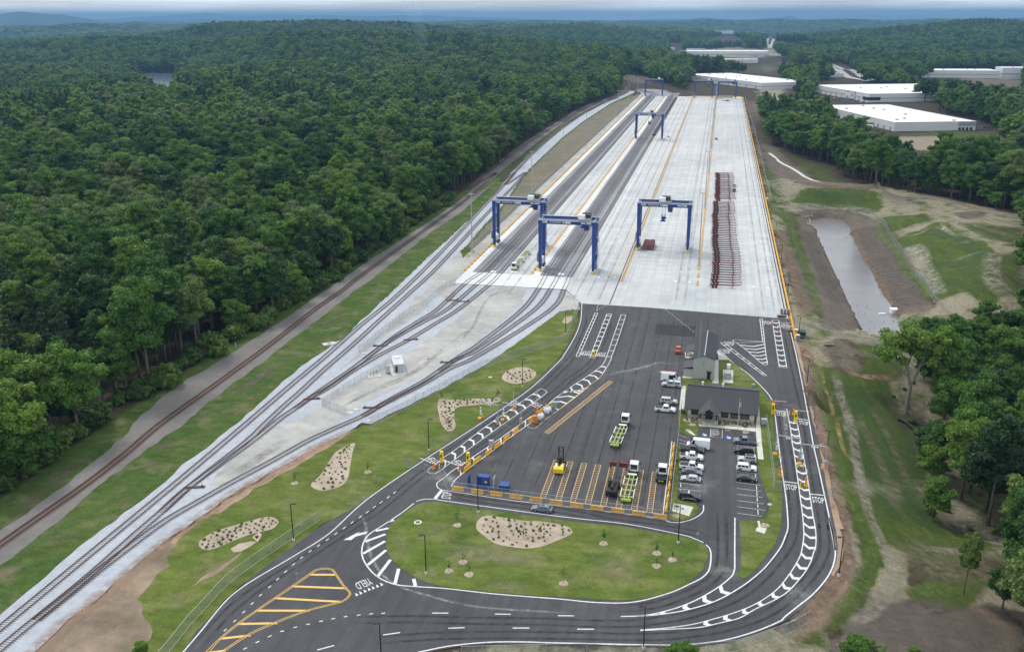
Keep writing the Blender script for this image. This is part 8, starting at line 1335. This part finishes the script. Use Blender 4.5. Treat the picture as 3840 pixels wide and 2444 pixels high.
sp_ = GT('S', 590, 435); smk = MB(); rings = []
for k in range(9):
    h = k * 22.; r_ = 6 + k * 3.2; dx = -k * k * .9; rings.append([(sp_.x + dx + r_ * math.cos(a), sp_.y + r_ * math.sin(a), sp_.z + h) for a in [2 * math.pi * i / 12 for i in range(12)]])
smk.loft(rings); so = smk.obj('smoke', M('haze_air', (1, 1, 1))); m, t, b = newmat('smoke'); t.nodes.remove(b); pv_ = t.nodes.new('ShaderNodeVolumePrincipled'); pv_.inputs['Color'].default_value = (.75, .85, 1.0, 1); pv_.inputs['Density'].default_value = .0028; t.links.new(pv_.outputs[0], t.nodes['Material Output'].inputs['Volume']); so.data.materials[0] = m; tag(so, 'thin wisp of blue smoke rising from the forest', 'smoke', kind='stuff')
# ------------------------------------------------------------------ soil, straw and grass streaks draped over the earthworks
def soil(n_, c, a=.95, sc_=.35): return wear_mat(n_, c, a, sc_)
D_CLAY = soil('draped_clay', (.30, .19, .125)); D_OCHRE = soil('draped_ochre', (.36, .27, .10)); D_STRAW = soil('draped_straw', (.285, .255, .19)); D_PALE = soil('draped_pale_straw', (.37, .345, .27), .85, .5); D_GREEN = soil('draped_dark_grass', (.042, .088, .012), .9, .3); D_LIME = soil('draped_bright_grass', (.10, .155, .02), .9, .4); D_BROWN = soil('draped_brown_soil', (.105, .085, .068), .95, .4); D_OLIVE = soil('draped_olive_grass', (.15, .135, .07), .9, .4); D_FLOOR = soil('draped_leaf_litter', (.055, .042, .03), 1.0, .4); D_RUST = soil('draped_rust_soil', (.23, .145, .085), .95, .4)
ND = [0]
def drape(name, s, w, mat, lift=.10):
    P = resample(tpath(s), 1.6); n = len(P); ND[0] += 1; K = max(4, int(w / 1.6)); V_ = []; C_ = []; Fs = []
    for i, p in enumerate(P):
        d = (P[min(n - 1, i + 1)] - P[max(0, i - 1)]); d.z = 0; d.normalize(); s_ = Vector((d.y, -d.x, 0)); e = min(1, i / 4, (n - 1 - i) / 4)
        for k in range(K + 1): f = k / K * 2 - 1; q = p + s_ * w / 2 * f; V_.append([q.x, q.y, 0]); C_.append(min(1, (1 - abs(f)) * 2.2) * e)
    V_ = np.array(V_); V_[:, 2] = terr(V_[:, 0], V_[:, 1]) + lift + ND[0] * .004
    for i in range(n - 1):
        for k in range(K): a = i * (K + 1) + k; Fs.append((a, a + 1, a + K + 2, a + K + 1))
    mb = MB(); mb.add([tuple(v) for v in V_], Fs); o = mb.obj(name, mat, ground, smooth=True, fix=False); ca_ = o.data.color_attributes.new('wear', 'FLOAT_COLOR', 'POINT'); ca_.data.foreach_set('color', np.array([(c, c, c, 1) for c in C_], np.float32).ravel())
for nm, s, w, mt_ in (('brown_field', 'c 200,850 320,810 430,800 600,830', 26, D_BROWN), ('olive_field', 'c 320,640 430,630 560,640 640,650', 20, D_OLIVE), ('leaf_litter', 'c 310,170 345,230 400,310 430,400', 16, D_FLOOR), ('leaf_litter', 'c 420,520 500,540 600,555 663,590', 14, D_FLOOR), ('grass_bank', 'c 180,140 230,230 270,330 300,420 330,500 370,540', 16, D_GREEN), ('grass_bank', 'c 300,260 340,350 370,440 400,520 480,560', 9, D_GREEN), ('straw_streak', 'c 205,220 260,330 300,430 320,500', 4, D_OLIVE), ('straw_streak', 'c 240,200 300,300 350,420', 3, D_OLIVE), ('clay_edge', 'c 58,20 80,120 105,250 132,380 150,480 166,560 166,640 140,715 90,775 20,840', 6.5, D_CLAY), ('ochre_ditch', 'c 105,60 120,150 142,220 165,300 190,360', 1.8, D_OCHRE), ('tan_wheel_track', 'c 148,110 165,180 190,250 205,330 217,400 237,480 268,560 305,640 300,700 250,765 170,815', 3.6, D_STRAW), ('grass_strip', 'c 95,80 110,160 130,250 165,370 200,470 240,560 240,640 200,720 130,790', 4, D_LIME), ('bright_grass', 'c 340,720 430,700 510,705', 6, D_LIME), ('clay_scar', 'c 505,735 560,770 610,800 663,845', 6, D_CLAY), ('clay_scar', 'c 150,105 230,125 320,128', 4, D_CLAY), ('olive_field', 'c 130,60 200,60 290,75', 12, D_OLIVE), ('pale_streak', 'c 350,560 400,590 470,600 600,605', 4, D_STRAW)): drape(nm, s, w, mt_)
for nm, s, w, mt_ in (('pale_streak', 'P 1230,645 1400,600 1560,567', 4, D_PALE), ('pale_streak', 'P 1330,700 1480,660 1580,600', 3, D_PALE), ('pale_streak', 'P 1590,600 1700,640 1840,695', 3, D_PALE), ('pale_toe', 'P 1370,775 1470,860 1540,1050 1640,1230', 9, D_PALE), ('pale_streak', 'P 1760,770 1880,740 2000,722', 4, D_PALE), ('pale_streak', 'P 1700,930 1900,870 2060,830', 5, D_STRAW), ('pale_streak', 'P 1650,1010 1850,980 2080,960', 3, D_OLIVE), ('tan_crest', 'P 330,195 600,215 1100,250', 8, D_RUST), ('tan_crest', 'P 1130,262 1600,345 2050,455 2390,530', 12, D_STRAW), ('clay_scar', 'P 1300,285 1800,380 2080,460', 5, D_RUST), ('tan_ridge', 'P 2120,840 2125,1000 2180,1150 2300,1215', 9, D_STRAW), ('grass_patch', 'P 1860,560 2100,640 2400,720', 8, D_OLIVE), ('pale_streak', 'P 1640,560 1720,640 1830,690', 3, D_PALE), ('berm_toe', 'P 340,405 600,425 900,445 1060,475', 5, D_STRAW), ('berm_shoulder', 'P 150,215 250,280 330,340', 12, D_STRAW), ('berm_shoulder', 'P 1120,270 1220,350 1330,430', 9, D_STRAW), ('grass_face', 'P 470,300 700,330 1040,380', 9, D_GREEN), ('grass_face', 'P 1500,640 1700,680 1900,760 2080,900', 9, D_GREEN), ('grass_face', 'P 1600,900 1850,950 2100,1050', 10, D_GREEN), ('grass_face', 'P 1650,1080 1850,1120 2050,1220', 8, D_GREEN), ('rust_edge', 'P 500,560 560,720 630,860 700,1010 770,1150 870,1370 940,1490', 4, D_RUST), ('rust_edge', 'P 820,600 880,700 970,880 1070,1060 1170,1230 1250,1370', 4, D_RUST), ('rust_bank', 'P 200,650 270,900 360,1180 450,1400', 7, D_RUST), ('brown_bank', 'P 420,620 520,850 620,1050 740,1300', 9, D_BROWN), ('brown_bank', 'P 950,600 1100,850 1280,1130 1420,1330', 12, D_BROWN), ('grass_bench', 'P 260,480 340,700 420,930 500,1180 570,1400', 4.5, D_LIME), ('grass_bench', 'P 1060,590 1200,780 1380,1020 1560,1290', 4, D_LIME)): drape(nm, s, w, mt_)
